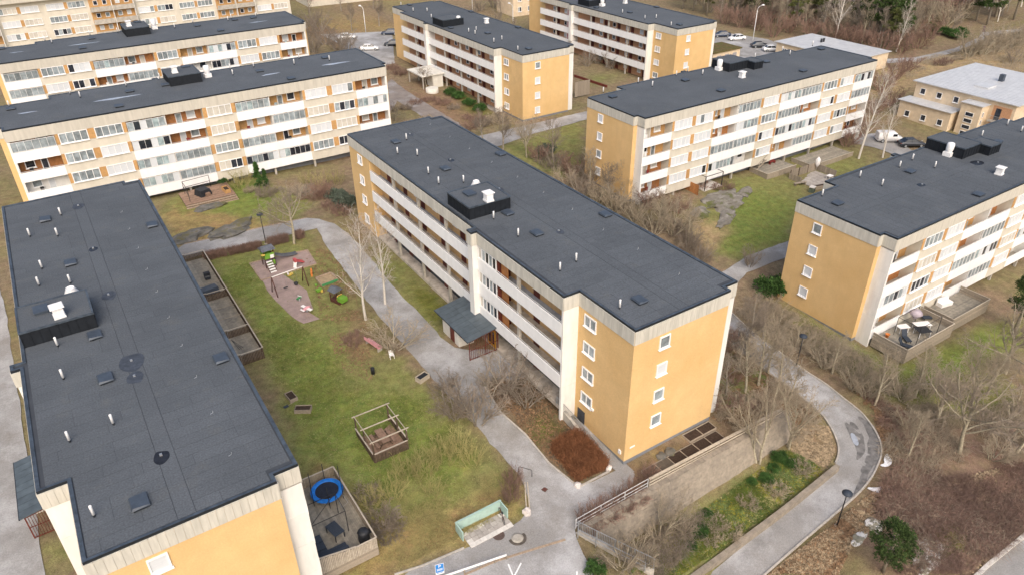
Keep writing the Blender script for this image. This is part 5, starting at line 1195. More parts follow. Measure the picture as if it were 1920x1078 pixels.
for p in [(198.7, 133.6), (179.3, 120.7), (209.7, 115.4), (186.6, 119.1), (221.2, 115.0), (220.9, 111.0), (213.5, 110.5), (171.8, 158.6), (208.1, 124.0), (193.1, 113.0), (205.3, 125.5), (213.6, 132.6), (188.6, 145.8), (203.8, 137.4), (206.4, 124.4), (186.0, 135.9), (211.4, 114.8), (188.1, 107.3), (175.4, 120.1), (210.1, 109.2), (181.2, 122.1), (200.4, 143.6), (217.0, 118.3), (179.7, 119.2), (184.8, 160.3), (189.9, 141.0), (176.3, 142.2), (174.9, 139.5), (203.2, 137.6), (189.2, 138.5), (218.6, 113.5), (204.7, 125.0), (183.9, 131.9), (204.7, 142.1), (234.1, 117.7), (201.3, 121.7), (191.1, 127.2), (212.4, 129.9), (216.1, 130.0), (191.9, 113.8)]:
    plant('bare_shrub', wr.choice(['vase_red', 'vase', 'vase_tan']), p, 2.0 * wr.uniform(.8, 1.3), 'undergrowth bush inside the wood at top right', 'shrub', 'undergrowth of the top right wood')
for p, pr, s in [((179.19, 110.92), 'pine', 1.4), ((173.49, 116.58), 'birch', 1.3), ((177.62, 102.24), 'birch', 1.35), ((219.00, 102.84), 'pine', 1.2), ((230.23, 101.66), 'pine', 1.3), ((201.17, 102.72), 'tall', 0.9), ((173.63, 125.72), 'tall_tan', 1.2), ((177.16, 113.78), 'tall', 1.2), ((177.16, 106.25), 'tall', 1.1), ((185.20, 104.32), 'tall', 1.1), ((200.37, 108.79), 'tall_tan', 1.1), ((221.28, 107.01), 'pine', 1.0), ((239.08, 109.21), 'pine_olive', 1.3), ((174.29, 121.22), 'tall', 1.2), ((170.79, 132.10), 'tall_tan', 1.1), ((169.59, 140.23), 'tall_tan', 1.1), ((170.69, 147.03), 'tall', 1.1), ((173.97, 138.44), 'tall', 1.2), ((176.41, 131.42), 'pine_olive', 1.1), ((168.04, 150.57), 'tall', 1.0), ((168.94, 166.45), 'pine_olive', 0.9), ((169.54, 162.60), 'pine_olive', 0.9), ((168.76, 156.45), 'pine_olive', 0.9)]:
    lab = {'tall': 'grey leafless tree at the near edge of the wood', 'tall_tan': 'brown leafless tree at the near edge of the wood', 'birch': 'white birch at the near edge of the wood', 'pine': 'dark green pine at the near edge of the wood', 'pine_olive': 'olive green pine at the near edge of the wood'}[pr]
    plant('wood_tree', pr, p, s, lab, 'tree', 'trees at the near edge of the wood')
for p in [(165.30, 129.23), (172.11, 129.66), (172.09, 122.83), (172.10, 116.33), (172.68, 112.09), (174.07, 108.55), (167.13, 136.20), (166.39, 141.16), (173.81, 103.97), (177.82, 100.95), (184.16, 100.81), (165.56, 146.22), (195.15, 104.82)]:
    plant('bare_shrub', 'vase_red', p, 2.0, 'reddish undergrowth bush at the edge of the wood', 'shrub', 'undergrowth at the wood edge')
for p in [(201.10, 104.11), (200.71, 101.74), (204.25, 101.67), (199.86, 99.83), (202.46, 108.59)]:
    plant('evergreen_bush', 'evergreen_bush', p, 2.2, 'dark green bush beside the far footpath', 'shrub', 'green bushes by the far footpath')

# ---------------------------------------------------------------- hedges
def hedge(name, a, b_, w, h, material, n, seed, label, jitter=0.12, taper=0.0):
    """dense run of upright twigs"""
    r = random.Random(seed); mb = MB()
    a, b_ = Vector(a), Vector(b_); L_ = (b_ - a).length; t = (b_ - a) / L_; nn = Vector((-t.y, t.x))
    for k in range(n):
        u = r.random() * L_; v = r.uniform(-.5, .5) * w
        p = a + t * u + nn * v
        edge = min(1, 5 * (0.5 - abs(v / w))) ** 0.3
        top = h * edge * r.uniform(0.72, 1.08)
        z = gz(p.x, p.y) if k % 4 == 0 or k == 0 else z
        q0 = Vector((p.x, p.y, z - 0.05)); out = nn * (v / w) * 0.3
        q1 = q0 + Vector((r.gauss(0, jitter) + out.x, r.gauss(0, jitter) + out.y, top * 0.6)); q2 = q1 + Vector((r.gauss(0, jitter * 1.5), r.gauss(0, jitter * 1.5), top * 0.4))
        mb.tube([q0, q1, q2], [0.012, 0.011, 0.007], 3, caps=False)
        for j in range(3):
            s = q1.lerp(q2, r.random()); mb.tube([s, s + Vector((r.gauss(0, .12), r.gauss(0, .12), r.uniform(.02, .16)))], [0.009, 0.006], 3, caps=False)
    o = mb.build(name, material); return tag(o, label, 'hedge')
hedge('clipped_hedge', (30.08, 38.30), (29.86, 34.19), 3.0, 1.7, MAT['hedge_rust'], 6500, 3, 'rust-brown clipped block hedge beside the walkway railing')
hedge('low_hedge', (11.16, 88.29), (13.71, 88.02), 1.0, 1.0, MAT['twig_red'], 700, 4, 'left end of the reddish hedge along the upper courtyard path')
hedge('low_hedge', (14.03, 87.94), (17.93, 87.36), 1.0, 0.95, MAT['twig_red'], 1000, 5, 'reddish low hedge left of the lamp post on the upper courtyard path')
hedge('low_hedge', (18.80, 87.26), (21.32, 87.03), 1.1, 1.1, MAT['twig_purple'], 800, 6, 'purplish low hedge between the lamp post and the round tree')
hedge('low_hedge', (22.38, 87.00), (23.33, 87.04), 1.1, 1.05, MAT['twig_purple'], 400, 7, 'short purplish hedge end just right of the round tree trunk')

# ---------------------------------------------------------------- uncountable cover: brambles and leaf litter
def scatter_stems(name, label, poly, n, h, material, seed, lean=0.9, rad=0.012):
    r = random.Random(seed); xs = [p[0] for p in poly]; ys = [p[1] for p in poly]
    X = np.random.default_rng(seed).uniform(min(xs), max(xs), n * 3); Y = np.random.default_rng(seed + 1).uniform(min(ys), max(ys), n * 3)
    dens = vnoise(X, Y, 2.6, seed) * 0.7 + vnoise(X, Y, 0.9, seed + 3) * 0.3
    ok = in_poly(X, Y, poly) & (dens > 0.40)
    X, Y, D = X[ok][:n], Y[ok][:n], dens[ok][:n]; Z = ground_z(X, Y)
    mb = MB()
    for x, y, z, dd in zip(X, Y, Z, D):
        hh = h * r.uniform(0.5, 1.2) * (0.5 + dd)
        p0 = Vector((x, y, z - 0.03)); l = Vector((r.gauss(0, lean), r.gauss(0, lean), 0)) * hh
        p1 = p0 + Vector((l.x * .35, l.y * .35, hh)); p2 = p0 + Vector((l.x, l.y, hh * r.uniform(0.3, 1.1)))
        mb.tube([p0, p1, p2], [rad, rad * 0.9, rad * 0.5], 3, caps=False)
    o = mb.build(name, material); return tag(o, label, 'undergrowth', kind='stuff')
SLOPE = [(53.29, 21.74), (57.38, 22.05), (58.40, 18.49), (66.52, 15.93), (58.59, 11.91), (52.41, 12.15), (50.80, 12.13), (45.62, 15.31), (49.60, 19.98)]
scatter_stems('bramble_thicket', 'purple-brown bramble thicket on the slope at lower right', SLOPE, 12000, 0.6, MAT['twig_purple'], 31)
scatter_stems('bramble_thicket', 'reddish bramble stems through the thicket at lower right', SLOPE, 7000, 0.6, MAT['twig_red'], 32)
scatter_stems('bramble_thicket', 'tan dead stems through the thicket at lower right', [(55.03, 23.73), (64.11, 26.37), (74.84, 20.10), (58.59, 11.91), (51.55, 12.12), (45.28, 16.02)], 8000, 0.6, MAT['twig_tan'], 33)
scatter_stems('scrub', 'tan scrub between the middle block and the curved path', [(43.60, 33.38), (60.13, 46.13), (56.16, 35.21), (54.77, 29.49), (51.52, 29.51), (45.89, 31.50)], 4500, 0.6, MAT['twig_tan'], 34)
scatter_stems('scrub', 'tan scrub outside the curved path', [(61.12, 46.80), (67.13, 46.78), (67.04, 34.68), (68.28, 27.78), (65.73, 22.78), (60.29, 25.07), (62.15, 31.21), (61.64, 39.04)], 6500, 0.7, MAT['twig_tan'], 35)
scatter_stems('scrub', 'reddish scrub on the bank right of the curved path', [(62.15, 31.21), (62.13, 27.47), (63.09, 23.44), (59.10, 20.99), (56.75, 23.27), (59.20, 26.66)], 2500, 0.5, MAT['twig_red'], 36)
scatter_stems('scrub', 'brown scrub behind the middle block', [(64.76, 97.12), (72.06, 90.50), (70.81, 76.93), (70.13, 63.68), (67.44, 55.99), (65.90, 55.43), (63.93, 72.46), (64.26, 87.28)], 5000, 0.7, MAT['twig_grey'], 37)
scatter_stems('scrub', 'grey twigs on the bank below the stone wall', [(24.41, 27.42), (32.94, 28.67), (37.64, 27.73), (33.41, 25.90), (26.95, 24.87)], 3000, 0.5, MAT['twig_grey'], 38)
scatter_stems('grass_tufts', 'longer dry grass on the lower lawn edge', [(11.25, 38.72), (14.62, 39.09), (20.30, 39.56), (24.40, 38.46), (23.79, 35.51), (21.46, 34.74), (17.06, 34.79), (11.60, 34.75), (10.43, 35.95)], 5000, 0.16, MAT['twig_yellow'], 39, 1.2, 0.009)
mat('blade_green', (0.15, 0.19, 0.04), 0.2, 1, 0.9)
mat('blade_bank', (0.11, 0.16, 0.03), 0.2, 1, 0.9)
scatter_stems('grass_tufts', 'green grass on the bank below the stone wall', [(32.72, 25.10), (40.77, 24.99), (49.47, 25.30), (48.65, 27.15), (48.71, 28.56), (37.99, 28.10), (32.31, 27.97), (26.95, 24.87)], 9000, 0.22, MAT['blade_bank'], 40, 1.2, 0.012)
scatter_stems('grass_tufts', 'green grass of the courtyard lawn', [(11.55, 85.93), (16.14, 85.94), (14.74, 74.87), (16.87, 63.63), (16.72, 57.44), (20.05, 52.31), (22.13, 47.61), (22.65, 40.86), (18.19, 37.64), (12.01, 39.42), (10.81, 46.44), (11.79, 58.76), (11.63, 64.88)], 16000, 0.10, MAT['blade_green'], 41, 1.4, 0.010)
scatter_stems('field_grass', 'dry grass of the far yellow field', [(169.69, 95.68), (203.69, 93.13), (212.40, 89.80), (183.76, 75.32), (183.11, 83.21), (179.40, 88.58), (159.39, 87.75)], 5000, 0.5, MAT['twig_tan'], 42, 0.8, 0.02)

# ---------------------------------------------------------------- rock
def rock(name, c, sx, sy, sz, material, label, seed, rz=0.0, sink=0.45, cat='rock', sub=3, group=None):
    bm = bmesh.new(); bmesh.ops.create_icosphere(bm, subdivisions=sub, radius=1.0)
    r = np.random.default_rng(seed); off = r.uniform(0, 40, 3)
    for v in bm.verts:
        n = v.co.normalized()
        a = (vnoise(np.array([n.x * 2 + off[0]]), np.array([n.y * 2 + n.z + off[1]]), 0.7, seed)[0] - .5) * 0.6 + (vnoise(np.array([n.x * 2 + n.z + off[2]]), np.array([n.y * 2 - n.z]), 0.3, seed + 1)[0] - .5) * 0.3
        v.co = n * (1 + a)
        v.co.z = math.copysign(abs(v.co.z) ** 0.7, v.co.z)
        v.co.x *= sx; v.co.y *= sy; v.co.z *= sz
    me = bpy.data.meshes.new(name); bm.to_mesh(me); bm.free(); me.materials.append(material)
    o = inst(name, me, None, g3(c, sz * (0.5 - sink)), (0, 0, rz))
    return tag(o, label, cat, group)
rock('rock_outcrop', (16.11, 94.37), 3.4, 1.8, 0.55, MAT['rock'], 'grey rock outcrop on the lawn beyond the left block, right part', 1, 0.3)
rock('rock_outcrop', (10.87, 95.51), 2.8, 1.4, 0.5, MAT['rock'], 'grey rock outcrop nearest the left block roof corner', 2, 0.2)
rock('rock_slab', (15.58, 103.54), 2.4, 1.2, 0.25, MAT['rock'], 'flat rock slab in the grass below the upper left terrace', 3, 0.1)
rock('rock_outcrop', (81.24, 67.65), 4.2, 2.6, 0.55, MAT['rock_ledge'], 'wide grey rock outcrop on the far lawn by the bower', 4, 0.3)
rock('rock_slab', (77.67, 63.57), 3.8, 1.0, 0.4, MAT['rock_ledge'], 'long pale rock ledge at the front of the far outcrop', 5, 0.45)
rock('rock_slab', (86.57, 68.23), 2.2, 1.0, 0.35, MAT['rock_ledge'], 'small pale rock ledge at the back of the far outcrop', 6, 0.5)
rock('rock_slab', (75.16, 66.41), 2.0, 1.4, 0.3, MAT['rock_ledge'], 'low rock hump at the left of the far outcrop', 16, 0.5)
rock('lichen_rock', (49.53, 15.27), 2.2, 1.4, 0.35, MAT['rock_lichen'], 'lichen-spotted rock in moss at lower right', 7, 0.3)
rock('lichen_rock', (46.36, 19.11), 1.1, 0.45, 0.18, MAT['rock_lichen'], 'narrow lichen rock between leaf litter and brambles', 8, 0.1, 0.5)
rock('lichen_rock', (48.40, 19.15), 0.9, 0.7, 0.35, MAT['rock_lichen'], 'mossy boulder just above the narrow lichen rock', 9, 0.2)
rock('moss_hump', (52.53, 15.22), 3.2, 1.5, 0.35, MAT['moss_cover'], 'yellow-green moss hump beside the lichen rock', 10, 0.3)
rock('boulder', (22.93, 34.01), 0.42, 0.38, 0.4, MAT['boulder_pale'], 'pale round boulder on the path corner by the mint green screen', 11, 0, 0.1, sub=2)
rock('boulder', (28.08, 34.02), 0.3, 0.28, 0.28, MAT['boulder_pale'], 'pale round boulder at the near corner of the rust hedge bed', 12, 0, 0.1, sub=2)
rock('boulder', (31.53, 34.16), 0.3, 0.28, 0.3, MAT['boulder_pale'], 'pale round boulder at the railing end of the rust hedge bed', 13, 0, 0.1, sub=2)
rock('boulder', (37.22, 32.68), 0.6, 0.5, 0.25, MAT['rock'], 'flat brown stone by the end wall plinth, nearer the corner', 14, 0, 0.1, sub=2)
rock('boulder', (36.29, 32.70), 0.5, 0.45, 0.2, MAT['rock'], 'flat stone left of the other one by the end wall plinth', 15, 0, 0.1, sub=2)
tag(drape('snow_patch', smooth_poly([(55.65, 23.28), (56.47, 23.51), (56.20, 23.01), (56.03, 22.63), (55.26, 22.38), (54.67, 22.67), (54.73, 23.08), (55.24, 22.90)], 1), MAT['snow'], 0.10, 0.2, 0.15), 'last snow patch nearer the bend of the curved path', 'snow')
tag(drape('snow_patch', smooth_poly([(53.46, 21.60), (53.33, 21.09), (52.88, 20.67), (52.16, 20.72), (51.48, 21.04), (51.37, 21.63), (51.39, 22.15), (52.08, 21.45), (52.72, 21.36)], 1), MAT['snow'], 0.10, 0.2, 0.15), 'last snow patch on the edge of the bramble slope', 'snow')
mat('leaf_tan', (0.32, 0.245, 0.155), 0.3, 3, 0.9)
mat('leaf_brown', (0.22, 0.135, 0.075), 0.3, 3, 0.9)
mat('lawn_fleck', (0.27, 0.25, 0.10), 0.3, 3, 0.9)
mat('leaf_straw', (0.30, 0.27, 0.12), 0.3, 3, 0.9)
def litter(name, label, poly, n, size, material, seed, off=0.03):
    r = np.random.default_rng(seed); xs = [p[0] for p in poly]; ys = [p[1] for p in poly]
    X = r.uniform(min(xs), max(xs), n * 3); Y = r.uniform(min(ys), max(ys), n * 3)
    ok = in_poly(X, Y, poly) & (vnoise(X, Y, 1.7, seed) * .6 + vnoise(X, Y, .6, seed + 1) * .4 > .38)
    X, Y = X[ok][:n], Y[ok][:n]; m = len(X); Z = ground_z(X, Y) + off + r.uniform(0, .03, m)
    A = r.uniform(0, 6.28, m); S = size * r.uniform(.5, 1.4, m); T = r.normal(0, .35, (m, 2))
    v = np.empty((m, 4, 3))
    for k, (u, w) in enumerate(((-1, -.6), (1, -.6), (1, .6), (-1, .6))):
        du = (u * np.cos(A) - w * np.sin(A)) * S; dw = (u * np.sin(A) + w * np.cos(A)) * S
        v[:, k, 0] = X + du; v[:, k, 1] = Y + dw; v[:, k, 2] = Z + du * T[:, 0] + dw * T[:, 1] + .02
    me = bpy.data.meshes.new(name); me.from_pydata(v.reshape(-1, 3).tolist(), [], np.arange(m * 4).reshape(m, 4).tolist()); me.materials.append(material)
    return tag(inst(name, me), label, 'leaf litter', kind='stuff')
LB = [(38.01, 21.36), (41.81, 21.36), (45.70, 21.27), (51.63, 21.40), (51.54, 20.03), (48.40, 19.15), (45.42, 19.03), (42.06, 18.00)]
litter('leaf_litter', 'tan fallen leaves beside the lower curved path', LB, 9000, .07, MAT['leaf_tan'], 51)
litter('leaf_litter', 'brown fallen leaves beside the lower curved path', LB, 6000, .07, MAT['leaf_brown'], 52)
IN_ = [(47.96, 30.68), (51.13, 30.68), (54.96, 28.68), (52.55, 26.22), (50.45, 25.49), (48.81, 27.27), (49.21, 28.98)]
litter('leaf_litter', 'fallen leaves inside the bend of the curved path', IN_, 5000, .07, MAT['leaf_tan'], 53)
litter('leaf_litter', 'fallen leaves on the scrub slope outside the bend', [(62.71, 32.91), (62.13, 27.47), (64.05, 22.90), (57.38, 22.05), (56.40, 23.57), (59.20, 26.66)], 6000, .07, MAT['leaf_brown'], 54)
litter('leaf_litter', 'fallen leaves under the scrub right of the middle block', [(43.65, 33.77), (59.71, 45.75), (55.24, 34.49), (55.11, 29.75), (50.77, 30.39), (45.89, 31.50)], 6000, .07, MAT['leaf_brown'], 55)
litter('leaf_litter', 'straw and leaves on the bank below the stone wall', [(32.31, 27.97), (48.71, 28.56), (49.68, 25.48), (33.27, 25.05), (27.04, 24.97)], 6000, .06, MAT['leaf_straw'], 56)
litter('leaf_litter', 'dead grass flecks over the courtyard lawn', [(11.55, 85.93), (22.57, 86.51), (22.84, 69.38), (18.67, 54.15), (22.88, 47.94), (24.40, 38.46), (23.48, 35.05), (17.06, 34.79), (11.11, 35.55), (10.81, 46.44), (10.69, 62.39)], 9000, .04, MAT['lawn_fleck'], 57, .01)
litter('leaf_litter', 'brown leaves round the playground edge', [(22.57, 86.51), (25.61, 79.46), (21.80, 62.53), (18.67, 54.15), (17.04, 58.23), (18.26, 67.33), (20.97, 76.30)], 4000, .06, MAT['leaf_brown'], 58, .02)
mat('ivy_green', (0.10, 0.135, 0.04), 0.3, 2, 0.8)
mat('moss_fleck', (0.20, 0.19, 0.03), 0.3, 2, 0.9)
BANK = [(31.96, 27.90), (48.86, 28.69), (49.91, 25.36), (33.27, 25.05), (26.27, 25.29)]
litter('ground_ivy', 'low green ivy over the bank below the stone wall', BANK, 5500, .07, MAT['ivy_green'], 61, .06)
litter('ground_moss', 'yellow-green moss over the bank below the stone wall', BANK, 6000, .06, MAT['moss_fleck'], 62, .05)
litter('ground_moss', 'yellow-green moss around the lichen rock', [(48.40, 19.15), (51.88, 18.47), (54.80, 15.38), (53.96, 13.49), (49.33, 13.98), (46.82, 16.12)], 6000, .07, MAT['moss_fleck'], 63, .12)
litter('leaf_litter', 'tan leaves through the bramble slope', SLOPE, 9000, .08, MAT['leaf_tan'], 64, .15)
litter('leaf_litter', 'brown leaves on the beds by the entrance forecourt', [(27.81, 48.88), (32.88, 47.58), (32.25, 39.34), (28.76, 34.40), (27.86, 37.00), (27.64, 41.22)], 4000, .06, MAT['leaf_brown'], 59, .02)

# ---------------------------------------------------------------- walls and fences of the lower right corner
mat('stone_block', (0.285, 0.245, 0.195), 0.12, 3, 0.95, rand=0.09, c2=(0.20, 0.175, 0.145), mix=(0.9, 0.45, 0.75), bump=0.4, bscale=12)
mat('wall_core', (0.20, 0.17, 0.14), 0.15, 3, 0.95)
mat('timber_grey', (0.30, 0.255, 0.20), 0.15, 5, 0.9, rand=0.15, stretch=(1, 1, 4))
mat('timber_pale', (0.44, 0.385, 0.31), 0.12, 5, 0.9, rand=0.12)
mat('timber_dark', (0.10, 0.072, 0.05), 0.2, 5, 0.9, rand=0.2)
mat('deck_board', (0.27, 0.245, 0.20), 0.15, 3, 0.85, rand=0.16, c2=(0.18, 0.17, 0.145), mix=(0.9, 0.5, 0.7))
mat('deck_brown', (0.26, 0.17, 0.12), 0.15, 3, 0.85, rand=0.15)
mat('mint', (0.36, 0.49, 0.44), 0.08, 3, 0.7, rand=0.05, c2=(0.28, 0.45, 0.40), mix=(1.5, 0.5, 0.8))
mat('slab_grey', (0.36, 0.33, 0.30), 0.12, 4, 0.9, rand=0.14)
mat('slab_pale', (0.60, 0.57, 0.53), 0.08, 4, 0.9, rand=0.08)
mat('porch_roof', (0.075, 0.095, 0.11), 0.15, 1.5, 0.45, rand=0.12, spec=0.5)
mat('rust_red', (0.13, 0.032, 0.022), 0.2, 4, 0.7)
mat('booth_white', (0.66, 0.64, 0.58), 0.07, 2, 0.9, c2=(0.5, 0.47, 0.42), mix=(1, 0.5, 0.8))
mat('bright_red', (0.55, 0.02, 0.03), 0.1, 4, 0.5)
mat('door_yellow', (0.62, 0.33, 0.03), 0.1, 4, 0.5)
mat('play_green', (0.15, 0.32, 0.04), 0.1, 4, 0.5)
mat('play_yellow', (0.62, 0.45, 0.10), 0.1, 4, 0.5)
mat('play_red', (0.45, 0.09, 0.10), 0.1, 4, 0.5)
mat('play_orange', (0.6, 0.2, 0.05), 0.1, 4, 0.5)
mat('play_pink', (0.7, 0.35, 0.38), 0.1, 4, 0.5)
mat('play_white', (0.8, 0.78, 0.76), 0.05, 4, 0.5)
mat('play_grey', (0.11, 0.12, 0.14), 0.15, 3, 0.5)
mat('play_bark', (0.085, 0.035, 0.025), 0.2, 4, 0.7)
mat('sand', (0.32, 0.24, 0.15), 0.15, 3, 0.95)
mat('blue_pad', (0.015, 0.16, 0.55), 0.15, 3, 0.5)
mat('trampoline_mat', (0.018, 0.022, 0.035), 0.2, 4, 0.7)
mat('rattan', (0.035, 0.045, 0.062), 0.2, 12, 0.6)
mat('cover_black', (0.02, 0.022, 0.027), 0.25, 3, 0.55)
mat('parasol_lilac', (0.38, 0.33, 0.37), 0.12, 3, 0.8)
mat('soil', (0.045, 0.03, 0.022), 0.3, 6, 0.95)
mat('sign_blue', (0.03, 0.22, 0.62), 0.05, 4, 0.4)
mat('cast_iron', (0.10, 0.07, 0.06), 0.2, 10, 0.6)
mat('plastic_green', (0.06, 0.24, 0.09), 0.15, 4, 0.5)

def railing(root, pts, h=1.0, step=0.13, material=None, rails=(1.0, 0.12), post=1.8, name='baluster', w=0.025):
    """metal railing along 3-D points; balusters joined, rails and posts as parts"""
    material = material or MAT['galv']
    rl, ba, po = MB(), MB(), MB()
    for i in range(len(pts) - 1):
        a, b_ = Vector(pts[i]), Vector(pts[i + 1]); L_ = (b_ - a).length
        for f in rails: rl.bar(a + Vector((0, 0, h * f)), b_ + Vector((0, 0, h * f)), 0.045)
        n = int(L_ / step)
        if step < 5:
            for k in range(n):
                p = a.lerp(b_, (k + .5) / n); ba.box(p.x - w / 2, p.y - w / 2, p.z + 0.12 * h, p.x + w / 2, p.y + w / 2, p.z + h * rails[0])
        n = max(1, round(L_ / post))
        for k in range(n + (1 if i == len(pts) - 2 else 0)):
            p = a.lerp(b_, k / n); po.box(p.x - .03, p.y - .03, p.z - 0.1, p.x + .03, p.y + .03, p.z + h * rails[0] - 0.03)
    rl.build('rail', material, root); po.build('post', material, root)
    if ba.v:
        o = ba.build('balusters', material, root); o['kind'] = 'stuff'
def loc_pts(pts, base): return [(p[0] - base[0], p[1] - base[1], p[2] - base[2]) for p in pts]

# battered stone retaining wall
WX0, WX1, WYT, WYB, WZT, WZB = 25.6, 50.4, 30.15, 29.05, 0.12, -3.1
wroot = empty('retaining_wall', (WX0, WYB, WZB)); tag(wroot, 'sloping stone block retaining wall below the end of the middle block', 'wall')
LW = WX1 - WX0; HW_ = WZT - WZB; DY = WYT - WYB
MB().hexa([(0, 0.12, -0.6), (LW, 0.12, -0.6), (LW, 1.85, -0.6), (0, 1.85, -0.6)], [(0, DY + 0.10, HW_ - 0.03), (LW, DY + 0.10, HW_ - 0.03), (LW, 1.85, HW_ - 0.03), (0, 1.85, HW_ - 0.03)]).build('core', MAT['wall_core'], wroot)
wr2 = random.Random(3)
rows, ncol = 12, 54; slope = math.hypot(DY, HW_); ang = math.atan2(DY, HW_)
bw_, bh_ = LW / ncol, slope / rows
bm_cache = [MB().hexa([(-bw_ / 2 + .006, -.10, 0), (bw_ / 2 - .006, -.10, 0), (bw_ / 2 - .006, .1, 0), (-bw_ / 2 + .006, .1, 0)], [(-bw_ / 2 + .008, -.09 - .012 * q, bh_ - .01), (bw_ / 2 - .008, -.095 - .01 * q, bh_ - .01), (bw_ / 2 - .006, .1, bh_ - .01), (-bw_ / 2 + .006, .1, bh_ - .01)]).mesh('stone', MAT['stone_block']) for q in range(3)]
rest = MB(); nst = 0
for k in range(ncol):
    for i in range(rows):
        z = bh_ * i; x = bw_ * (k + (0.75 if i % 2 else 0.25))
        if x > LW - bw_ / 2: continue
        yy = z * math.sin(ang) + 0.06 + wr2.uniform(-.012, .012); zz = z * math.cos(ang)
        if nst < 298:
            inst('stone', bm_cache[wr2.randrange(3)], wroot, (x, yy, zz - 0.02), (-ang, 0, 0)); nst += 1
        else:
            c_, s_ = math.cos(ang), math.sin(ang)
            P_ = lambda u, v, w_: (x + u, yy + v * c_ + w_ * s_, zz - .02 - v * s_ + w_ * c_)
            rest.hexa([P_(-bw_ / 2 + .006, -.1, 0), P_(bw_ / 2 - .006, -.1, 0), P_(bw_ / 2 - .006, .1, 0), P_(-bw_ / 2 + .006, .1, 0)], [P_(-bw_ / 2 + .008, -.1, bh_ - .01), P_(bw_ / 2 - .008, -.1, bh_ - .01), P_(bw_ / 2 - .006, .1, bh_ - .01), P_(-bw_ / 2 + .006, .1, bh_ - .01)])
o_ = rest.build('stones', MAT['stone_block'], wroot); o_['kind'] = 'stuff'
for k in range(24):
    inst('coping_stone', box_mesh(LW / 24 - 0.03, 0.5, 0.12, MAT['stone_block']), wroot, (LW * (k + .5) / 24, DY + 0.22, HW_ - 0.02))
# timber rail fence on top, right part
froot = empty('rail_fence', (33.0, 30.75, 0)); tag(froot, 'weathered timber rail fence along the top of the stone wall', 'fence')
for k in range(9):
    x = 0.1 + 2.05 * k; inst('post', box_mesh(0.1, 0.1, 1.15, MAT['timber_grey']), froot, (x, 0, -0.15 - k * 0.05))
for j, (yo, zo) in enumerate([(-.09, .95), (-.09, .62), (-.09, .30), (.0, 1.02)]):
    for k in range(4):
        a = Vector((4.15 * k, yo, zo - 0.10 * k)); b_ = Vector((4.15 * (k + 1) - 0.03, yo, zo - 0.10 * (k + 1)))
        MB().bar(a, b_, 0.05 if j < 3 else 0.16, 0.14 if j < 3 else 0.04).build('rail', MAT['timber_pale'], froot)
# wire fence on top, left part, and the galvanised railing down the car park edge
base = (25.3, 30.7, 0.0); o = empty('wire_fence', base); tag(o, 'thin wire fence behind the rust shrubs on the wall top', 'fence')
railing(o, loc_pts([(25.35, 30.7, 0.05), (32.9, 30.75, 0.05)], base), 1.0, 99, MAT['rail'], (1.0, 0.55, 0.2), 2.5)
base = (25.3, 30.5, 0.0); o = empty('guard_railing', base); tag(o, 'galvanised guard railing running down the car park edge', 'railing')
railing(o, loc_pts([(25.35, 30.4, 0.02), (26.0, 28.9, 0.0), (28.0, 24.6, -0.1)], base), 1.05, 0.14)
base = (25.0, 30.3, 0.0); o = empty('guard_railing', base); tag(o, 'inner hand rail just left of the guard railing at the car park', 'railing')
railing(o, loc_pts([(24.95, 29.9, 0.02), (25.6, 28.5, 0.0), (27.3, 24.8, -0.1)], base), 0.9, 99, None, (1.0, 0.5))
# edge wall that carries the car park
MB().hexa([(25.5, 30.4, -6), (25.1, 30.4, -6), (27.4, 24.5, -6), (28.2, 24.5, -6)][::-1], [(25.55, 30.4, -0.02), (25.1, 30.4, -0.02), (27.5, 24.5, -0.15), (28.0, 24.5, -0.15)][::-1]).build('car_park_edge', MAT['concrete'])
tag(bpy.data.objects['car_park_edge'], 'concrete edge wall under the galvanised railing', 'wall')
# low block wall along the ramp
lw = empty('low_block_wall', (31.0, 24.6, 0)); tag(lw, 'low stone block wall along the inner side of the curved path', 'wall')
def _rz(x):
    j = int(np.argmin((RD[:, 0] - x) ** 2 + (RD[:, 1] - 24.6) ** 2)); return RD[j, 2]
xs_ = np.linspace(31.0, 51.0, 41); zs_ = np.convolve(np.pad([_rz(x) for x in xs_], 3, 'edge'), np.ones(7) / 7, 'valid')
ys_ = [24.55 + 0.95 * max(0, (x - 31) / 20 - 0.55) ** 1.5 for x in xs_]
for k in range(40):
    for (za, zb, w_, nm) in ((-.25, .62, .36, 'block'), (.632, .74, .44, 'coping')):
        xa, xb, ya, yb = xs_[k] + .004 - 31, xs_[k + 1] - .004 - 31, ys_[k] - 24.6, ys_[k + 1] - 24.6
        MB().hexa([(xa, ya - w_ / 2, zs_[k] + za), (xb, yb - w_ / 2, zs_[k + 1] + za), (xb, yb + w_ / 2, zs_[k + 1] + za), (xa, ya + w_ / 2, zs_[k] + za)], [(xa, ya - w_ / 2, zs_[k] + zb), (xb, yb - w_ / 2, zs_[k + 1] + zb), (xb, yb + w_ / 2, zs_[k + 1] + zb), (xa, ya + w_ / 2, zs_[k] + zb)]).build(nm, MAT['stone_block'], lw)
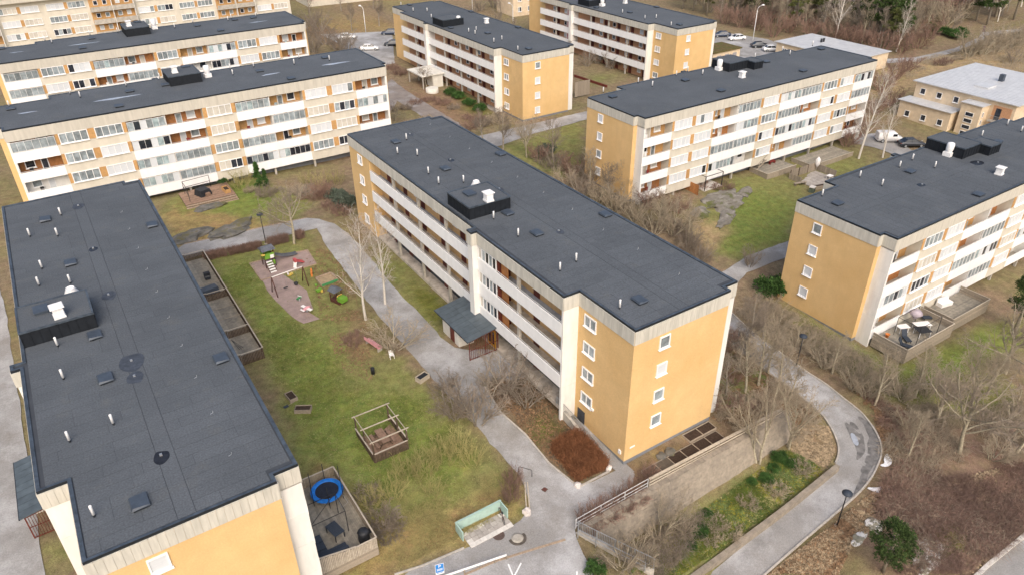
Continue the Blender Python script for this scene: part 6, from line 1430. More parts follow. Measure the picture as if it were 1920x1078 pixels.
# garden rail beside the hedge bed
hp = [(31.35, 41.6, 2.0), (31.75, 39.6, 1.15), (31.75, 36.2, 0.45), (31.6, 34.4, 0.25)]
o = empty('hedge_railing', hp[0]); tag(o, 'galvanised railing between rust hedge and basement walkway', 'railing')
railing(o, loc_pts(hp, hp[0]), 1.05, 0.14)
MB().hexa([(31.5, 41.4, -.6), (31.5, 34.2, -.6), (31.72, 34.2, -.6), (31.85, 41.4, -.6)], [(31.5, 41.4, 1.95), (31.5, 34.2, 0.22), (31.72, 34.2, 0.22), (31.85, 41.4, 1.95)]).build('walkway_wall', MAT['concrete'])
tag(bpy.data.objects['walkway_wall'], 'concrete edge wall under the railing of the rust hedge bed', 'wall')
def kerb_px(pts, label=None, w=0.12, h=0.12, material=None, dz=0.0, step=1.0):
    d = []
    for i in range(len(pts) - 1):
        a, b_ = pts[i], pts[i + 1]; n = max(1, int(math.hypot(b_[0] - a[0], b_[1] - a[1]) / step))
        d += [(a[0] + (b_[0] - a[0]) * k / n, a[1] + (b_[1] - a[1]) * k / n) for k in range(n)]
    d.append(pts[-1])
    return kerb_line('kerb', [g3(p, dz + 0.03) for p in d], w, h, material)
kerb_px([(27.50, 48.38), (27.02, 44.28), (27.54, 41.07), (27.47, 37.25), (28.09, 33.89), (31.35, 33.87)], w=0.14)
kerb_px([(11.44, 34.43), (13.46, 34.09), (16.98, 33.83)])
kerb_px([(9.81, 93.80), (18.86, 92.80), (25.59, 91.92)], w=0.10, material=MAT['timber_edge'])
kerb_px([(15.44, 84.00), (22.56, 83.10), (22.27, 79.10), (15.41, 79.09), (15.44, 84.00)], w=0.08, material=MAT['timber_edge'])
kerb_line('kerb', ramp_edge(1, 0, 120))
kerb_line('kerb', ramp_edge(-1, 10, 76))
kerb_px([(49.84, 11.80), (52.70, 11.87), (58.32, 11.77), (59.74, 11.83)], w=0.3, h=0.25, material=MAT['slab_pale'])
kerb_px([(15.83, 31.84), (18.47, 31.59), (20.80, 31.07), (24.05, 30.32)], w=0.18, h=0.06, material=MAT['timber_edge'])
MAT['asphalt_wet']; tag(drape('wet_patch', smooth_poly([(56.64, 28.41), (57.40, 27.75), (56.87, 26.17), (55.01, 24.56), (53.09, 24.31), (54.62, 25.25), (55.60, 27.02)], 2), MAT['asphalt_wet'], 0.125, 0.4, 0.3), kind='structure')
tag(drape('wet_patch', smooth_poly([(58.70, 28.39), (58.62, 26.24), (56.11, 23.81), (51.96, 22.40), (48.94, 22.09), (54.65, 24.02), (57.51, 26.16)], 2), MAT['asphalt_wet'], 0.115, 0.4, 0.5), kind='structure')
tag(drape('puddle', smooth_poly([(55.75, 27.01), (56.19, 26.86), (55.58, 25.82), (55.01, 25.53), (54.93, 25.93)], 2), MAT['puddle'], 0.14, 0.3), kind='structure')
# parking bay lines
mat('line_paint', (0.78, 0.78, 0.78), 0.06, 6, 0.7)
for a, b_ in [((19.11, 30.86), (18.76, 29.38)), ((19.97, 30.42), (18.75, 29.66)), ((23.12, 27.59), (22.43, 26.81))]:
    tag(strip('parking_line', [(a[0], a[1], gz(*a) + 0.07, 0.06), (b_[0], b_[1], gz(*b_) + 0.07, 0.06)], MAT['line_paint'], 0.0, 3), kind='structure')
# white timber barrier
a, b_ = (15.56, 32.00), (19.26, 31.32)
o = empty('car_barrier', g3(a)); tag(o, 'low white timber barrier at the edge of the lower car park', 'barrier')
va, vb = Vector(g3(a)) - Vector(g3(a)), Vector(g3(b_)) - Vector(g3(a))
d = (vb - va)
MB().bar(va - d * 0.8 + Vector((0, 0, .5)), vb + Vector((0, 0, .5)), 0.06, 0.18).build('board', MAT['white_frame'], o)
for k in range(5):
    p = va.lerp(vb, k / 2 - 0.9 if k < 3 else k / 4); inst('post', box_mesh(0.09, 0.09, 0.45, MAT['timber_grey']), o, tuple(p))

# ---------------------------------------------------------------- entrance porches
def porch(label, x0, y0_, zg, w=3.5, l=7.0, extra=True, label2=None):
    root = empty('entrance_porch', (x0, y0_, zg)); tag(root, label, 'porch')
    zl, zh = 2.5, 3.05
    ro = MB().hexa([(-.25, 0, zl - .08), (w, 0, zh - .08), (w, l, zh - .08), (-.25, l, zl - .08)], [(-.25, 0, zl - .02), (w, 0, zh - .02), (w, l, zh - .02), (-.25, l, zl - .02)]).build('roof', MAT['porch_roof'], root)
    n = 9
    for k in range(n):
        ya, yb = l * k / n + 0.02, l * (k + 1) / n - 0.02
        for (xa, xb) in ((-.3, w * .42), (w * .43, w + .03)):
            za, zb = zl + (zh - zl) * (xa + .25) / (w + .25), zl + (zh - zl) * (xb + .25) / (w + .25)
            MB().hexa([(xa, ya, za - .01), (xb, ya, zb - .01), (xb, yb, zb - .01), (xa, yb, za - .01)], [(xa, ya, za + .012), (xb, ya, zb + .012), (xb, yb, zb + .012), (xa, yb, za + .012)]).build('sheet', MAT['porch_roof'], ro)
    MB().bar((-.3, -.02, zl - .04), (-.3, l + .02, zl - .04), .09).build('gutter', MAT['fascia'], root)
    MB().box(0.25, 2.9, -.3, 2.0, 6.3, 2.5).build('booth', MAT['booth_white'], root)
    inst('door', box_mesh(0.05, 0.85, 1.95, MAT['door_red']), root, (0.222, 4.2, 0.05))
    inst('poster', box_mesh(0.9, 0.03, 0.9, MAT['bright_red']), root, (0.9, 2.88, 1.1))
    inst('entrance_door', box_mesh(0.06, 1.5, 2.1, MAT['door_yellow']), root, (w - .3, 1.2, 0.05))
    inst('door_glass', box_mesh(0.03, 0.45, 1.5, MAT['glass_dark']), root, (w - .345, 0.9, 0.4)); inst('door_glass', box_mesh(0.03, 0.45, 1.5, MAT['glass_dark']), root, (w - .345, 1.5, 0.4))
    gt = empty('gate', (0, 0.25, 0), 0, root)
    MB().bar((0, 0, 2.25), (w - .2, 0, 2.7), .07).build('gate_rail', MAT['rust_red'], gt); MB().bar((0, 0, .12), (w - .2, 0, .12), .06).build('gate_rail', MAT['rust_red'], gt); MB().bar((0, 0, 1.2), (w - .2, 0, 1.2), .05).build('gate_rail', MAT['rust_red'], gt)
    for k in range(17):
        x = (w - .2) * k / 16; inst('gate_bar', box_mesh(.09 if k in (0, 9, 16) else .03, .05, 2.25 + .45 * k / 16, MAT['rust_red']), gt, (x, 0, 0.03))
    return root
porch('metal roofed entrance porch with red gate on the middle block', 28.15, 51.6, 2.0)
porch('metal roofed entrance porch with red gate beside the near left road', -10.3, 51.5, 1.5, 3.1)
r_ = empty('entrance_porch', (66.7, 137.2, 1.6)); tag(r_, 'flat pale roofed porch with rounded wall in front of the top centre block', 'porch')
MB().box(0, 0, 2.75, 5.2, 7.0, 2.98).build('roof', MAT['booth_white'], r_)
for x in (0.3, 0.3 + 2.2):
    for y in (0.3, 6.7): inst('column', box_mesh(.2, .2, 3.2, MAT['concrete']), r_, (x, y, -.5))
MB().box(2.6, .4, -.5, 5.0, 3.0, 2.75).build('booth', MAT['booth_white'], r_)
MB().lathe([(1.3, -.5), (1.3, 1.0), (1.2, 1.02)], 20, (1.0, -2.2, 0)).build('round_wall', MAT['booth_white'], r_)

# ---------------------------------------------------------------- playground
tag(drape('play_gravel', [(15.44, 84.00), (22.56, 83.10), (22.27, 79.10), (17.99, 79.08), (19.13, 73.93), (18.42, 69.73), (17.74, 69.54), (18.34, 67.53), (16.57, 67.63), (16.13, 68.77), (15.77, 70.51), (15.27, 76.58), (15.52, 79.02), (15.41, 79.09)], MAT['gravel'], 0.055, 0.6, 0.15), kind='structure')
pt = (17.39, 82.14); z0 = gz(*pt)
t = empty('play_tower', (pt[0], pt[1], z0), R(4)); tag(t, 'green and yellow play tower with grey roof, steps and slide', 'play tower')
for sx in (-.6, .6):
    for sy in (-.6, .6): inst('post', MB().lathe([(.05, -.2), (.05, 2.5)], 8).mesh('post', MAT['play_bark']), t, (sx, sy, 0))
inst('platform', box_mesh(1.25, 1.25, .08, MAT['play_bark']), t, (0, 0, 1.15))
for sx, sy, w_, h_, m_ in [(0, -.63, 1.2, .7, 'play_green'), (0, .63, 1.2, .7, 'play_green'), (-.63, 0, 1.2, .6, 'play_green'), (0.3, -.66, .45, .45, 'play_white')]:
    inst('panel', box_mesh(w_ if sy else .04, .04 if sy else w_, h_, MAT[m_]), t, (sx, sy, 1.25))
inst('panel', box_mesh(.04, .7, .95, MAT['play_yellow']), t, (.66, -.2, 1.25)); inst('panel', box_mesh(1.0, .04, .6, MAT['play_green']), t, (0.1, -.62, .35))
MB().lathe([(.25, 0), (.25, .05)], 12).build('flower', MAT['play_yellow'], t, (-.75, -.7, 1.95))
MB().hexa([(-.85, -.8, 2.35), (.85, -.8, 2.35), (.85, .8, 2.35), (-.85, .8, 2.35)], [(-.7, -.1, 2.75), (.7, -.1, 2.75), (.7, .1, 2.75), (-.7, .1, 2.75)]).build('roof', MAT['play_grey'], t)
for k in range(5):
    inst('step', box_mesh(.75, .26, .06, MAT['play_white']), t, (-.25, -.85 - .27 * k, .95 - .22 * k))
for sx in (-.66, .16): MB().bar((sx, -.7, 1.15), (sx, -2.0, -.02), .05, .14).build('stringer', MAT['play_bark'], t)
sl = MB()
for a, b_ in [((.66, .25, 1.2), (1.9, .35, .55)), ((1.9, .35, .55), (3.0, .4, .28)), ((3.0, .4, .28), (3.7, .45, .22))]:
    sl.bar(a, b_, .5, .05); 
    for s in (-.25, .25): sl.bar((a[0], a[1] + s, a[2] + .1), (b_[0], b_[1] + s, b_[2] + .1), .05, .2)
sl.build('slide', MAT['play_grey'], t)
# swing set
sa, sb = (15.80, 75.09), (19.57, 75.51)
s = empty('swing_set', g3(sa)); tag(s, 'wooden swing set with white beam on the playground gravel', 'swing')
ve = Vector(g3(sb)) - Vector(g3(sa)); ve.z = 0
top = 2.35
MB().tube([(0, 0, top), (ve.x, ve.y, top)], .055, 8).build('beam', MAT['play_white'], s)
nrm = Vector((-ve.y, ve.x, 0)).normalized()
for e in (Vector((0, 0, 0)), ve):
    for sg in (-1, 1): MB().tube([tuple(e + Vector((0, 0, top))), tuple(e + nrm * .85 * sg + Vector((0, 0, -.15)))], .06, 8).build('leg', MAT['play_bark'], s)
for f, m_ in ((.36, 'cover_black'), (.7, 'cover_black')):
    c = ve * f; sw = MB()
    for sg in (-.22, .22):
        d = ve.normalized() * sg; sw.tube([tuple(c + d + Vector((0, 0, top))), tuple(c + d + Vector((0, 0, .5)))], .008, 4)
    sw.build('chain', MAT['galv'], s)
    sd = ve.normalized() * .25
    (MB().bar(tuple(c - sd + Vector((0, 0, .46))), tuple(c + sd + Vector((0, 0, .46))), .18, .05) if f < .5 else MB().lathe([(.2, .36), (.24, .5), (.24, .62), (.2, .62), (.17, .42)], 10, tuple(c))).build('seat', MAT[m_], s)
# toy slide
p = (20.02, 80.00); t = empty('toy_slide', g3(p), R(10)); tag(t, 'small red toddler slide with white ladder on the playground', 'toy slide')
MB().bar((0, 0, .75), (1.1, .2, .12), .4, .05).bar((0, -.2, .85), (1.1, 0, .22), .04, .2).bar((0, .2, .85), (1.1, .4, .22), .04, .2).build('chute', MAT['play_red'], t)
MB().box(-.2, -.25, .7, .12, .25, 1.1).build('top', MAT['play_red'], t); MB().bar((-.1, -.1, .7), (-.35, -.25, -.02), .4, .06).build('ladder', MAT['play_white'], t)
def toy(name, p, label, parts, rz=0.0):
    t = empty(name, g3(p), rz); tag(t, label, 'toy')
    for nm, m_, fn in parts: fn(MB()).build(nm, MAT[m_], t)
    return t
toy('plane_rocker', (17.64, 69.61), 'pink and white toy aeroplane rocker on the gravel', [('body', 'play_pink', lambda b: b.tube([(-.5, 0, .5), (0, 0, .55), (.5, 0, .5)], [.1, .22, .12], 8)), ('wing', 'play_white', lambda b: b.box(-.15, -.8, .52, .2, .8, .58)), ('tail', 'play_white', lambda b: b.box(-.65, -.3, .52, -.45, .3, .57)), ('spring', 'galv', lambda b: b.lathe([(.12, -.05), (.12, .4)], 8))], R(20))
toy('green_rider', (17.69, 72.19), 'green and white spring rider in the middle of the gravel', [('seat', 'plastic_green', lambda b: b.box(-.35, -.1, .4, .35, .1, .55)), ('handle', 'play_white', lambda b: b.box(.1, -.28, .6, .16, .28, .66)), ('spring', 'galv', lambda b: b.lathe([(.1, -.05), (.1, .4)], 8))], R(30))
toy('yellow_rider', (18.67, 78.17), 'yellow toy ride-on just below the white swing beam', [('body', 'play_yellow', lambda b: b.box(-.35, -.12, .15, .35, .12, .35)), ('back', 'play_white', lambda b: b.box(-.35, -.12, .35, -.25, .12, .6))], R(20))
toy('orange_rider', (20.84, 76.84), 'orange toy horse rider on the grass right of the swing', [('body', 'play_orange', lambda b: b.box(-.3, -.1, .3, .25, .1, .55)), ('head', 'play_orange', lambda b: b.box(.15, -.08, .5, .35, .08, .85)), ('leg', 'play_orange', lambda b: b.box(-.28, -.1, -.02, -.18, .1, .3).box(.12, -.1, -.02, .22, .1, .3))], R(70))
toy('green_rider', (20.25, 72.78), 'green and yellow toy tractor left of the train playhouse', [('body', 'play_green', lambda b: b.box(-.35, -.18, .15, .3, .18, .45)), ('wheel', 'play_yellow', lambda b: b.box(.1, -.24, -.02, .35, .24, .3))], R(10))
toy('sand_bucket', (20.40, 74.22), 'tiny green bucket on the grass below the sandbox', [('bucket', 'play_green', lambda b: b.lathe([(.12, -.02), (.16, .28)], 10))])
sbp = [(20.96, 75.74), (22.84, 75.94), (22.98, 73.92), (20.92, 73.71)]
s = empty('sandbox', g3(sbp[0])); tag(s, 'wooden sandbox with green edge right of the swings', 'sandbox')
lp = [Vector(g3(q)) - Vector(g3(sbp[0])) for q in sbp]
for k in range(4):
    MB().bar(tuple(lp[k] + Vector((0, 0, .14))), tuple(lp[(k + 1) % 4] + Vector((0, 0, .14 + .004 * k))), .16, .28).build('edge_board', MAT['plastic_green' if k == 2 else 'timber_edge'], s)
MB().poly([tuple(q + Vector((0, 0, .17))) for q in lp]).build('sand', MAT['sand'], s)
p = (21.36, 69.70); t = empty('train_playhouse', g3(p), R(-70)); tag(t, 'small train playhouse with dark cab roof and bright green nose', 'playhouse')
MB().box(-.8, -.5, -.1, .7, .5, .35).build('base', MAT['play_bark'], t)
for sx in (-.75, .1):
    for sy in (-.45, .45): inst('post', box_mesh(.08, .08, 1.1, MAT['play_bark']), t, (sx, sy, .35))
MB().hexa([(-.95, -.65, 1.42), (.3, -.65, 1.42), (.3, .65, 1.42), (-.95, .65, 1.42)], [(-.9, -.1, 1.75), (.25, -.1, 1.75), (.25, .1, 1.75), (-.9, .1, 1.75)]).build('roof', MAT['play_grey'], t)
MB().box(.35, -.42, .35, 1.15, .42, .85).build('nose', MAT['play_green'], t); MB().tube([(.3, -.4, .5), (.3, -.3, .95), (.3, .3, .95), (.3, .4, .5)], .05, 8).build('hoop', MAT['play_yellow'], t)

# ---------------------------------------------------------------- pergola with picnic table
px0, px1, py0, py1 = 14.7, 17.8, 44.95, 48.8
zg = gz(16.2, 46.9)
pg = empty('pergola', (px0, py0, zg - 0.2)); tag(pg, 'open dark timber pergola with railing on the lawn', 'pergola')
LX, LY = px1 - px0, py1 - py0
for k in range(14):
    inst('deck_board', box_mesh(LX / 14 - .012, LY - .1, .04, MAT['deck_brown']), pg, (LX * (k + .5) / 14, LY / 2, .25))
for x in (0, LX):
    for y in (0, LY * .5, LY):
        inst('post', box_mesh(.12, .12, 2.45, MAT['timber_dark']), pg, (x, y, -.15))
for y in (0, LY * .5, LY): MB().bar((-.25, y, 2.36), (LX + .25, y, 2.36), .06, .1).build('beam', MAT['timber_pale'], pg)
for x in (0, LX): MB().bar((x, -.2, 2.27), (x, LY + .2, 2.27), .05, .08).build('beam', MAT['timber_pale'], pg)
def slat_fence(root, a, b_, z0, z1, step=.13, w=.1, material='timber_dark', cap=True, capm='timber_pale', z0b=None, z1b=None):
    a, b_ = Vector(a), Vector(b_); L_ = (b_ - a).length; n = max(1, round(L_ / step)); an = math.atan2((b_ - a).y, (b_ - a).x)
    z0b = z0 if z0b is None else z0b; z1b = z1 if z1b is None else z1b
    for k in range(n):
        f = (k + .5) / n; p = a.lerp(b_, f); zz0, zz1 = z0 + (z0b - z0) * f, z1 + (z1b - z1) * f
        inst('slat', box_mesh(w, .025, round(zz1 - zz0, 1), MAT[material]), root, (p.x, p.y, zz0), (0, 0, an))
    if cap: MB().bar((a.x, a.y, z1 + .12), (b_.x, b_.y, z1b + .12), .12, .035).build('cap_rail', MAT[capm], root)
slat_fence(pg, (0, -.08), (LX, -.08), .0, .95); slat_fence(pg, (-.08, LY), (-.08, 0), .0, .95); slat_fence(pg, (LX + .08, .0), (LX + .08, LY), .0, .95)
tb = empty('picnic_table', (px0 + LX * .5, py0 + LY * .45, zg + .09)); tag(tb, 'brown plank picnic table inside the pergola', 'table')
for k in range(4): inst('top_board', box_mesh(.17, 1.9, .04, MAT['deck_brown']), tb, (-.28 + .185 * k, 0, .72))
for sx in (-.75, .75):
    for k in range(2): inst('seat_board', box_mesh(.13, 1.9, .04, MAT['deck_brown']), tb, (sx + .14 * (k - .5), 0, .44))
for sy in (-.7, .7):
    MB().bar((-.85, sy, .4), (.85, sy, .4), .06, .09).bar((-.6, sy, 0), (-.2, sy, .72), .06, .09).bar((.6, sy, 0), (.2, sy, .72), .06, .09).build('leg_frame', MAT['timber_dark'], tb)

# ---------------------------------------------------------------- mint screen and paving
sc = empty('bin_screen', (17.3, 35.5, gz(19, 35))); tag(sc, 'mint green three-sided screen around a paved bay by the path', 'screen')
for k in range(5): inst('board', box_mesh(3.98, .09, .19, MAT['mint']), sc, (2.0, 0, .02 + .2 * k))
for x, w_ in ((-.04, .09), (4.04, .09)):
    for k in range(5): inst('board', box_mesh(w_, 1.15, .19, MAT['mint']), sc, (x, -.53, .02 + .2 * k))
inst('cap', box_mesh(4.2, .16, .03, MAT['mint']), sc, (2.0, 0, 1.02))
pv = empty('paving', (17.4, 33.6, gz(19, 34.3) + .03)); tag(pv, 'patch of concrete paving slabs in front of the mint screen', 'paving')
for i in range(8):
    for j in range(4):
        inst('slab', box_mesh(.47, .40, .05, MAT['slab_pale' if (j == 0 or wr2.random() < .2) else 'slab_grey']), pv, (.3 + .485 * i, .1 + .42 * j, wr2.uniform(-.008, .012)), (0, 0, wr2.uniform(-.03, .03)))
bk = empty('bicycle', (20.9, 34.6, gz(20.9, 34.6) + .08), R(75)); tag(bk, 'old dark bicycle leaning at the right end of the mint screen', 'bicycle')
for x in (-.5, .5):
    wl = MB(); wl.tube([(x + .32 * math.cos(a), 0, .33 + .32 * math.sin(a)) for a in np.linspace(0, 2 * math.pi, 17)], .022, 5, caps=False); wl.build('wheel', MAT['cover_black'], bk)
MB().tube([(-.5, 0, .33), (-.2, 0, .75), (.38, 0, .8), (-.05, 0, .32), (-.2, 0, .75)], .018, 5).tube([(.5, 0, .33), (.36, 0, .95)], .016, 5).tube([(-.5, 0, .33), (-.05, 0, .32)], .012, 5).build('frame', MAT['rust_red'], bk)
MB().box(-.32, -.06, .86, -.08, .06, .91).build('saddle', MAT['cover_black'], bk); MB().tube([(.3, -.25, 1.0), (.4, 0, .97), (.3, .25, 1.0)], .014, 5).build('handlebar', MAT['galv'], bk)
# parking sign
sp = (13.95, 31.9); so = empty('parking_sign', g3(sp), R(-14)); tag(so, 'blue and white parking sign on a thin post by the lower road', 'sign')
MB().lathe([(.025, -.2), (.025, 2.6)], 8).build('post', MAT['galv'], so)
pl = MB().box(-.32, -.05, 1.45, .32, -.03, 2.55).build('plate', MAT['white_frame'], so)
inst('panel', box_mesh(.58, .012, .82, MAT['sign_blue']), so, (0, -.058, 1.7))
def text_mesh(body, size, material, parent, loc, rot=(R(90), 0, 0), name='lettering', ext=0.006):
    cu = bpy.data.curves.new(name, 'FONT'); cu.body = body; cu.size = size; cu.extrude = ext; cu.align_x = 'CENTER'; cu.align_y = 'CENTER'
    tmp = bpy.data.objects.new(name, cu); COL.objects.link(tmp)
    me = bpy.data.meshes.new_from_object(tmp.evaluated_get(bpy.context.evaluated_depsgraph_get())); bpy.data.objects.remove(tmp)
    me.materials.append(material); return inst(name, me, parent, loc, rot)
text_mesh('P', .42, MAT['white_frame'], so, (0, -.07, 2.3))
for z_, w_, h_ in ((2.03, .46, .03), (1.95, .4, .03), (1.88, .44, .03)): inst('text_line', box_mesh(w_, .008, h_, MAT['white_frame']), so, (0, -.068, z_))
for k in range(5): inst('text_line', box_mesh(.05, .008, .09, MAT['sign_blue']), so, (-.2 + .1 * k, -.068, 1.58))
# small things on the courtyard ground
def planter(p, lx, ly, h_, rz, label, body='timber_grey', top='soil', name='planter_box', cat='planter'):
    o = empty(name, g3(p), rz); tag(o, label, cat)
    for sy in (-1, 1):
        for q in range(2): inst('side_board', box_mesh(lx, .04, h_ / 2 - .01, MAT[body]), o, (0, sy * ly / 2, -.03 + q * h_ / 2))
    for sx in (-1, 1):
        for q in range(2): inst('end_board', box_mesh(.04, ly - .05, h_ / 2 - .01, MAT[body]), o, (sx * (lx / 2 - .03), 0, -.03 + q * h_ / 2))
    inst('filling', box_mesh(lx - .12, ly - .06, h_ * .75, MAT[top]), o, (0, 0, -.02)); return o
planter((11.4, 56.6), .75, 1.25, .42, R(6), 'farther of the two weathered planter boxes on the lawn')
planter((11.75, 54.3), 1.5, .7, .45, R(-32), 'nearer, longer weathered planter box on the lawn')
planter((22.95, 52.1), 1.25, .7, .55, R(16), 'orange-brown planter box with black lid by the path', 'timber_pale', 'cover_black')
sh = empty('shovel', g3((10.6, 55.7), .03), R(15)); tag(sh, 'blue-black shovel lying on the grass beside the planter boxes', 'shovel')
MB().box(-.25, -.17, 0, .2, .17, .03).build('blade', MAT['rattan'], sh); MB().tube([(.2, 0, .02), (1.1, 0, .03)], .02, 6).build('handle', MAT['timber_grey'], sh)
bn = empty('garden_bench', g3((21.20, 59.55)), R(102)); tag(bn, 'faded pink garden bench under the sprawling bush', 'bench')
for k in range(4): inst('seat_slat', box_mesh(2.4, .13, .04, MAT['play_pink']), bn, (0, -.2 + .14 * k, .43))
for k in range(3): inst('back_slat', box_mesh(2.4, .03, .11, MAT['play_pink']), bn, (0, .34, .55 + .13 * k))
for x in (-1, 1): MB().box(x - .05, -.25, -.03, x + .05, .3, .43).build('leg', MAT['concrete'], bn)
ch = empty('garden_chair', g3((21.9, 56.8)), R(-10)); tag(ch, 'white plastic chair on the grass below the sprawling bush', 'chair')
MB().box(-.23, -.22, .42, .23, .22, .46).build('seat', MAT['play_white'], ch); MB().box(-.23, .19, .46, .23, .23, .85).build('backrest', MAT['play_white'], ch)
for x in (-.2, .2):
    for y in (-.19, .19): inst('leg', box_mesh(.045, .045, .44, MAT['play_white']), ch, (x, y, -.02))
bi = empty('litter_bin', g3((19.2, 55.3))); tag(bi, 'black litter bin on a post at the lawn edge', 'bin')
MB().lathe([(.18, .3), (.2, .95), (.16, 1.0)], 12).build('body', MAT['cover_black'], bi); MB().lathe([(.03, -.2), (.03, .32)], 6).build('post', MAT['galv'], bi)
mh = empty('manhole', g3((20.97, 32.43), .065)); tag(mh, 'raised round manhole with a dark wet ring on the path', 'manhole')
MB().lathe([(.72, 0), (.72, .006)], 24).build('wet_ring', MAT['mud'], mh); MB().lathe([(.48, .006), (.48, .03), (.3, .06), (.05, .065)], 24).build('lid', MAT['concrete'], mh)
mh = empty('manhole', g3((19.86, 33.41), .065)); tag(mh, 'flat brown manhole cover right in front of the paving slabs', 'manhole')
MB().lathe([(.48, 0), (.48, .012)], 24).build('lid', MAT['cast_iron'], mh)
dr = empty('storm_drain', g3((25.52, 35.21), .06), R(20)); tag(dr, 'rusty square drain grate in the grey path', 'drain')
MB().box(-.22, -.22, 0, .22, .22, .012).build('frame', MAT['cast_iron'], dr)
for k in range(5): inst('bar', box_mesh(.03, .38, .012, MAT['rust_red']), dr, (-.14 + .07 * k, 0, .013))
# hoop rails by the path
for p, lab in (((25.04, 37.37), 'bent dark hoop rail at the path edge above the rust shrub'),):
    o = empty('hoop_rail', g3(p), R(-55)); tag(o, lab, 'railing'); MB().tube([(-.6, 0, -.1), (-.6, 0, .7), (-.5, 0, .8), (.5, 0, .8), (.6, 0, .7), (.6, 0, -.1)], .025, 6).build('hoop', MAT['black_metal'], o)
o = empty('plank_edge', g3((23.82, 35.17)), 0); tag(o, 'two pale planks edging the path above the round boulder', 'edging')
for k, (a, b_) in enumerate([((24.53, 36.69), (23.10, 34.33)), ((24.72, 36.57), (23.32, 34.20))]):
    bs = Vector(g3((23.82, 35.17))); MB().bar(Vector(g3(a, .08)) - bs, Vector(g3(b_, .08)) - bs, .09, .12).build('plank', MAT['timber_pale'], o)

# raised beds at the end wall
def bed(x0, y0_, x1, y1, label, cells, soil_mats):
    o = empty('raised_bed', (x0, y0_, gz((x0 + x1) / 2, (y0_ + y1) / 2))); tag(o, label, 'garden bed')
    lx, ly = x1 - x0, y1 - y0_
    for y in (0, ly): MB().box(0, y - .03, -.1, lx, y + .03, .16).build('side_board', MAT['timber_grey'], o)
    for k in range(cells + 1): MB().box(lx * k / cells - .03, .031, -.1, lx * k / cells + .03, ly - .031, .158).build('cross_board', MAT['timber_grey'], o)
    for k in range(cells): MB().box(lx * k / cells + .04, .04, -.1, lx * (k + 1) / cells - .04, ly - .04, .10 + .01 * (k % 2)).build('soil', MAT[soil_mats[k % len(soil_mats)]], o)
bed(33.6, 31.2, 42.6, 32.35, 'long raised bed with six soil cells along the rail fence', 6, ['mud', 'mud', 'soil', 'soil', 'soil', 'soil'])
bed(39.6, 32.55, 42.9, 33.55, 'short raised bed with two soil cells against the end wall', 2, ['soil'])

# ---------------------------------------------------------------- lamp posts
def lamp(p, h_, label, kind='disc', rz=0.0):
    o = empty('lamp_post', g3(p), rz); tag(o, label, 'lamp post')
    m_ = MAT['black_metal'] if kind == 'disc' else MAT['vent_white']
    if kind == 'disc':
        MB().lathe([(.2, -.1), (.2, .06)], 10).build('base', MAT['concrete'], o)
        MB().lathe([(.06, .06), (.05, h_)], 8).build('pole', m_, o); MB().lathe([(.1, h_ - .1), (.42, h_ - .02), (.42, h_ + .06), (.2, h_ + .2), (.03, h_ + .24)], 18).build('head', MAT['rattan'], o)
    else:
        MB().lathe([(.09, -.1), (.06, h_ - 1)], 8).tube([(0, 0, h_ - 1), (.1, 0, h_ - .5), (.5, 0, h_ - .1), (1.3, 0, h_)], .05, 6).build('pole', m_, o); MB().lathe([(.1, -.05), (.38, .0), (.3, .22), (.05, .28)], 12, (1.5, 0, h_)).build('head', m_, o)
lamp((45.96, 21.0), 3.9, 'black disc-headed lamp post beside the lower curved path')
lamp((59.7, 36.5), 3.9, 'black disc-headed lamp post on the right side of the path, above the bend')
lamp((18.7, 87.85), 4.2, 'black lamp post standing in the gap of the reddish hedge')
lamp((154.23, 126.61), 9.5, 'tall curved white street lamp beside the cars at top right', 'arm', R(-10))
lamp((76.94, 189.94), 6.5, 'white street lamp by the upper car park', 'arm', R(100))
lamp((113.57, 196.57), 6.5, 'white street lamp behind the top centre block roof', 'arm', R(100))
lamp((114.22, 175.75), 6.0, 'white street lamp in the gap between the two gallery blocks', 'arm', R(100))
# wall lamps and number plates of the middle block
bk_ = [o for o in bpy.data.objects if o.name.startswith('apartment_block')]
mid = bk_[0]
inst('wall_lamp', box_mesh(.3, .16, .2, MAT['vent_white']), mid, (4.4, .10, 3.2)); inst('number_plate', box_mesh(.02, .55, .18, MAT['vent_white']), mid, (-.012, -.85, 1.75)); inst('meter_box', box_mesh(.3, .1, .4, MAT['vent_white']), mid, (.55, .055, 1.1))
inst('basement_door', box_mesh(1.0, .06, 2.0, MAT['dark_wall']), mid, (6.0, .035, .05))

# ---------------------------------------------------------------- patios of the left block
def deck(root, lx, ly, z, n, material='deck_board', along='y'):
    for k in range(n):
        if along == 'y': inst('deck_board', box_mesh(lx / n - .012, ly, .04, MAT[material]), root, (lx * (k + .5) / n, ly / 2, z))
        else: inst('deck_board', box_mesh(lx, ly / n - .012, .04, MAT[material]), root, (lx / 2, ly * (k + .5) / n, z))
X0 = 6.6
d1 = empty('patio_deck', (X0, 36.45, 1.0)); tag(d1, 'fenced timber patio with the blue trampoline beside the left block', 'patio')
LX, LY = 4.55, 8.6
deck(d1, LX, LY, .62, 32, along='y')
for k in range(4): inst('skirt_board', box_mesh(.03, LY, .19, MAT['timber_grey']), d1, (LX + .02, LY / 2, -.2 + .2 * k)); inst('skirt_board', box_mesh(LX, .03, .19, MAT['timber_grey']), d1, (LX / 2, -.02, -.2 + .2 * k))
slat_fence(d1, (LX, 0), (LX, LY), .6, 1.55, .12, .095, 'timber_grey'); slat_fence(d1, (3.0, 0), (LX, 0), .55, 1.55, .12, .095, 'timber_pale'); slat_fence(d1, (0.2, 0), (2.98, 0), .55, 2.2, .12, .095, 'timber_pale', z1b=1.6)
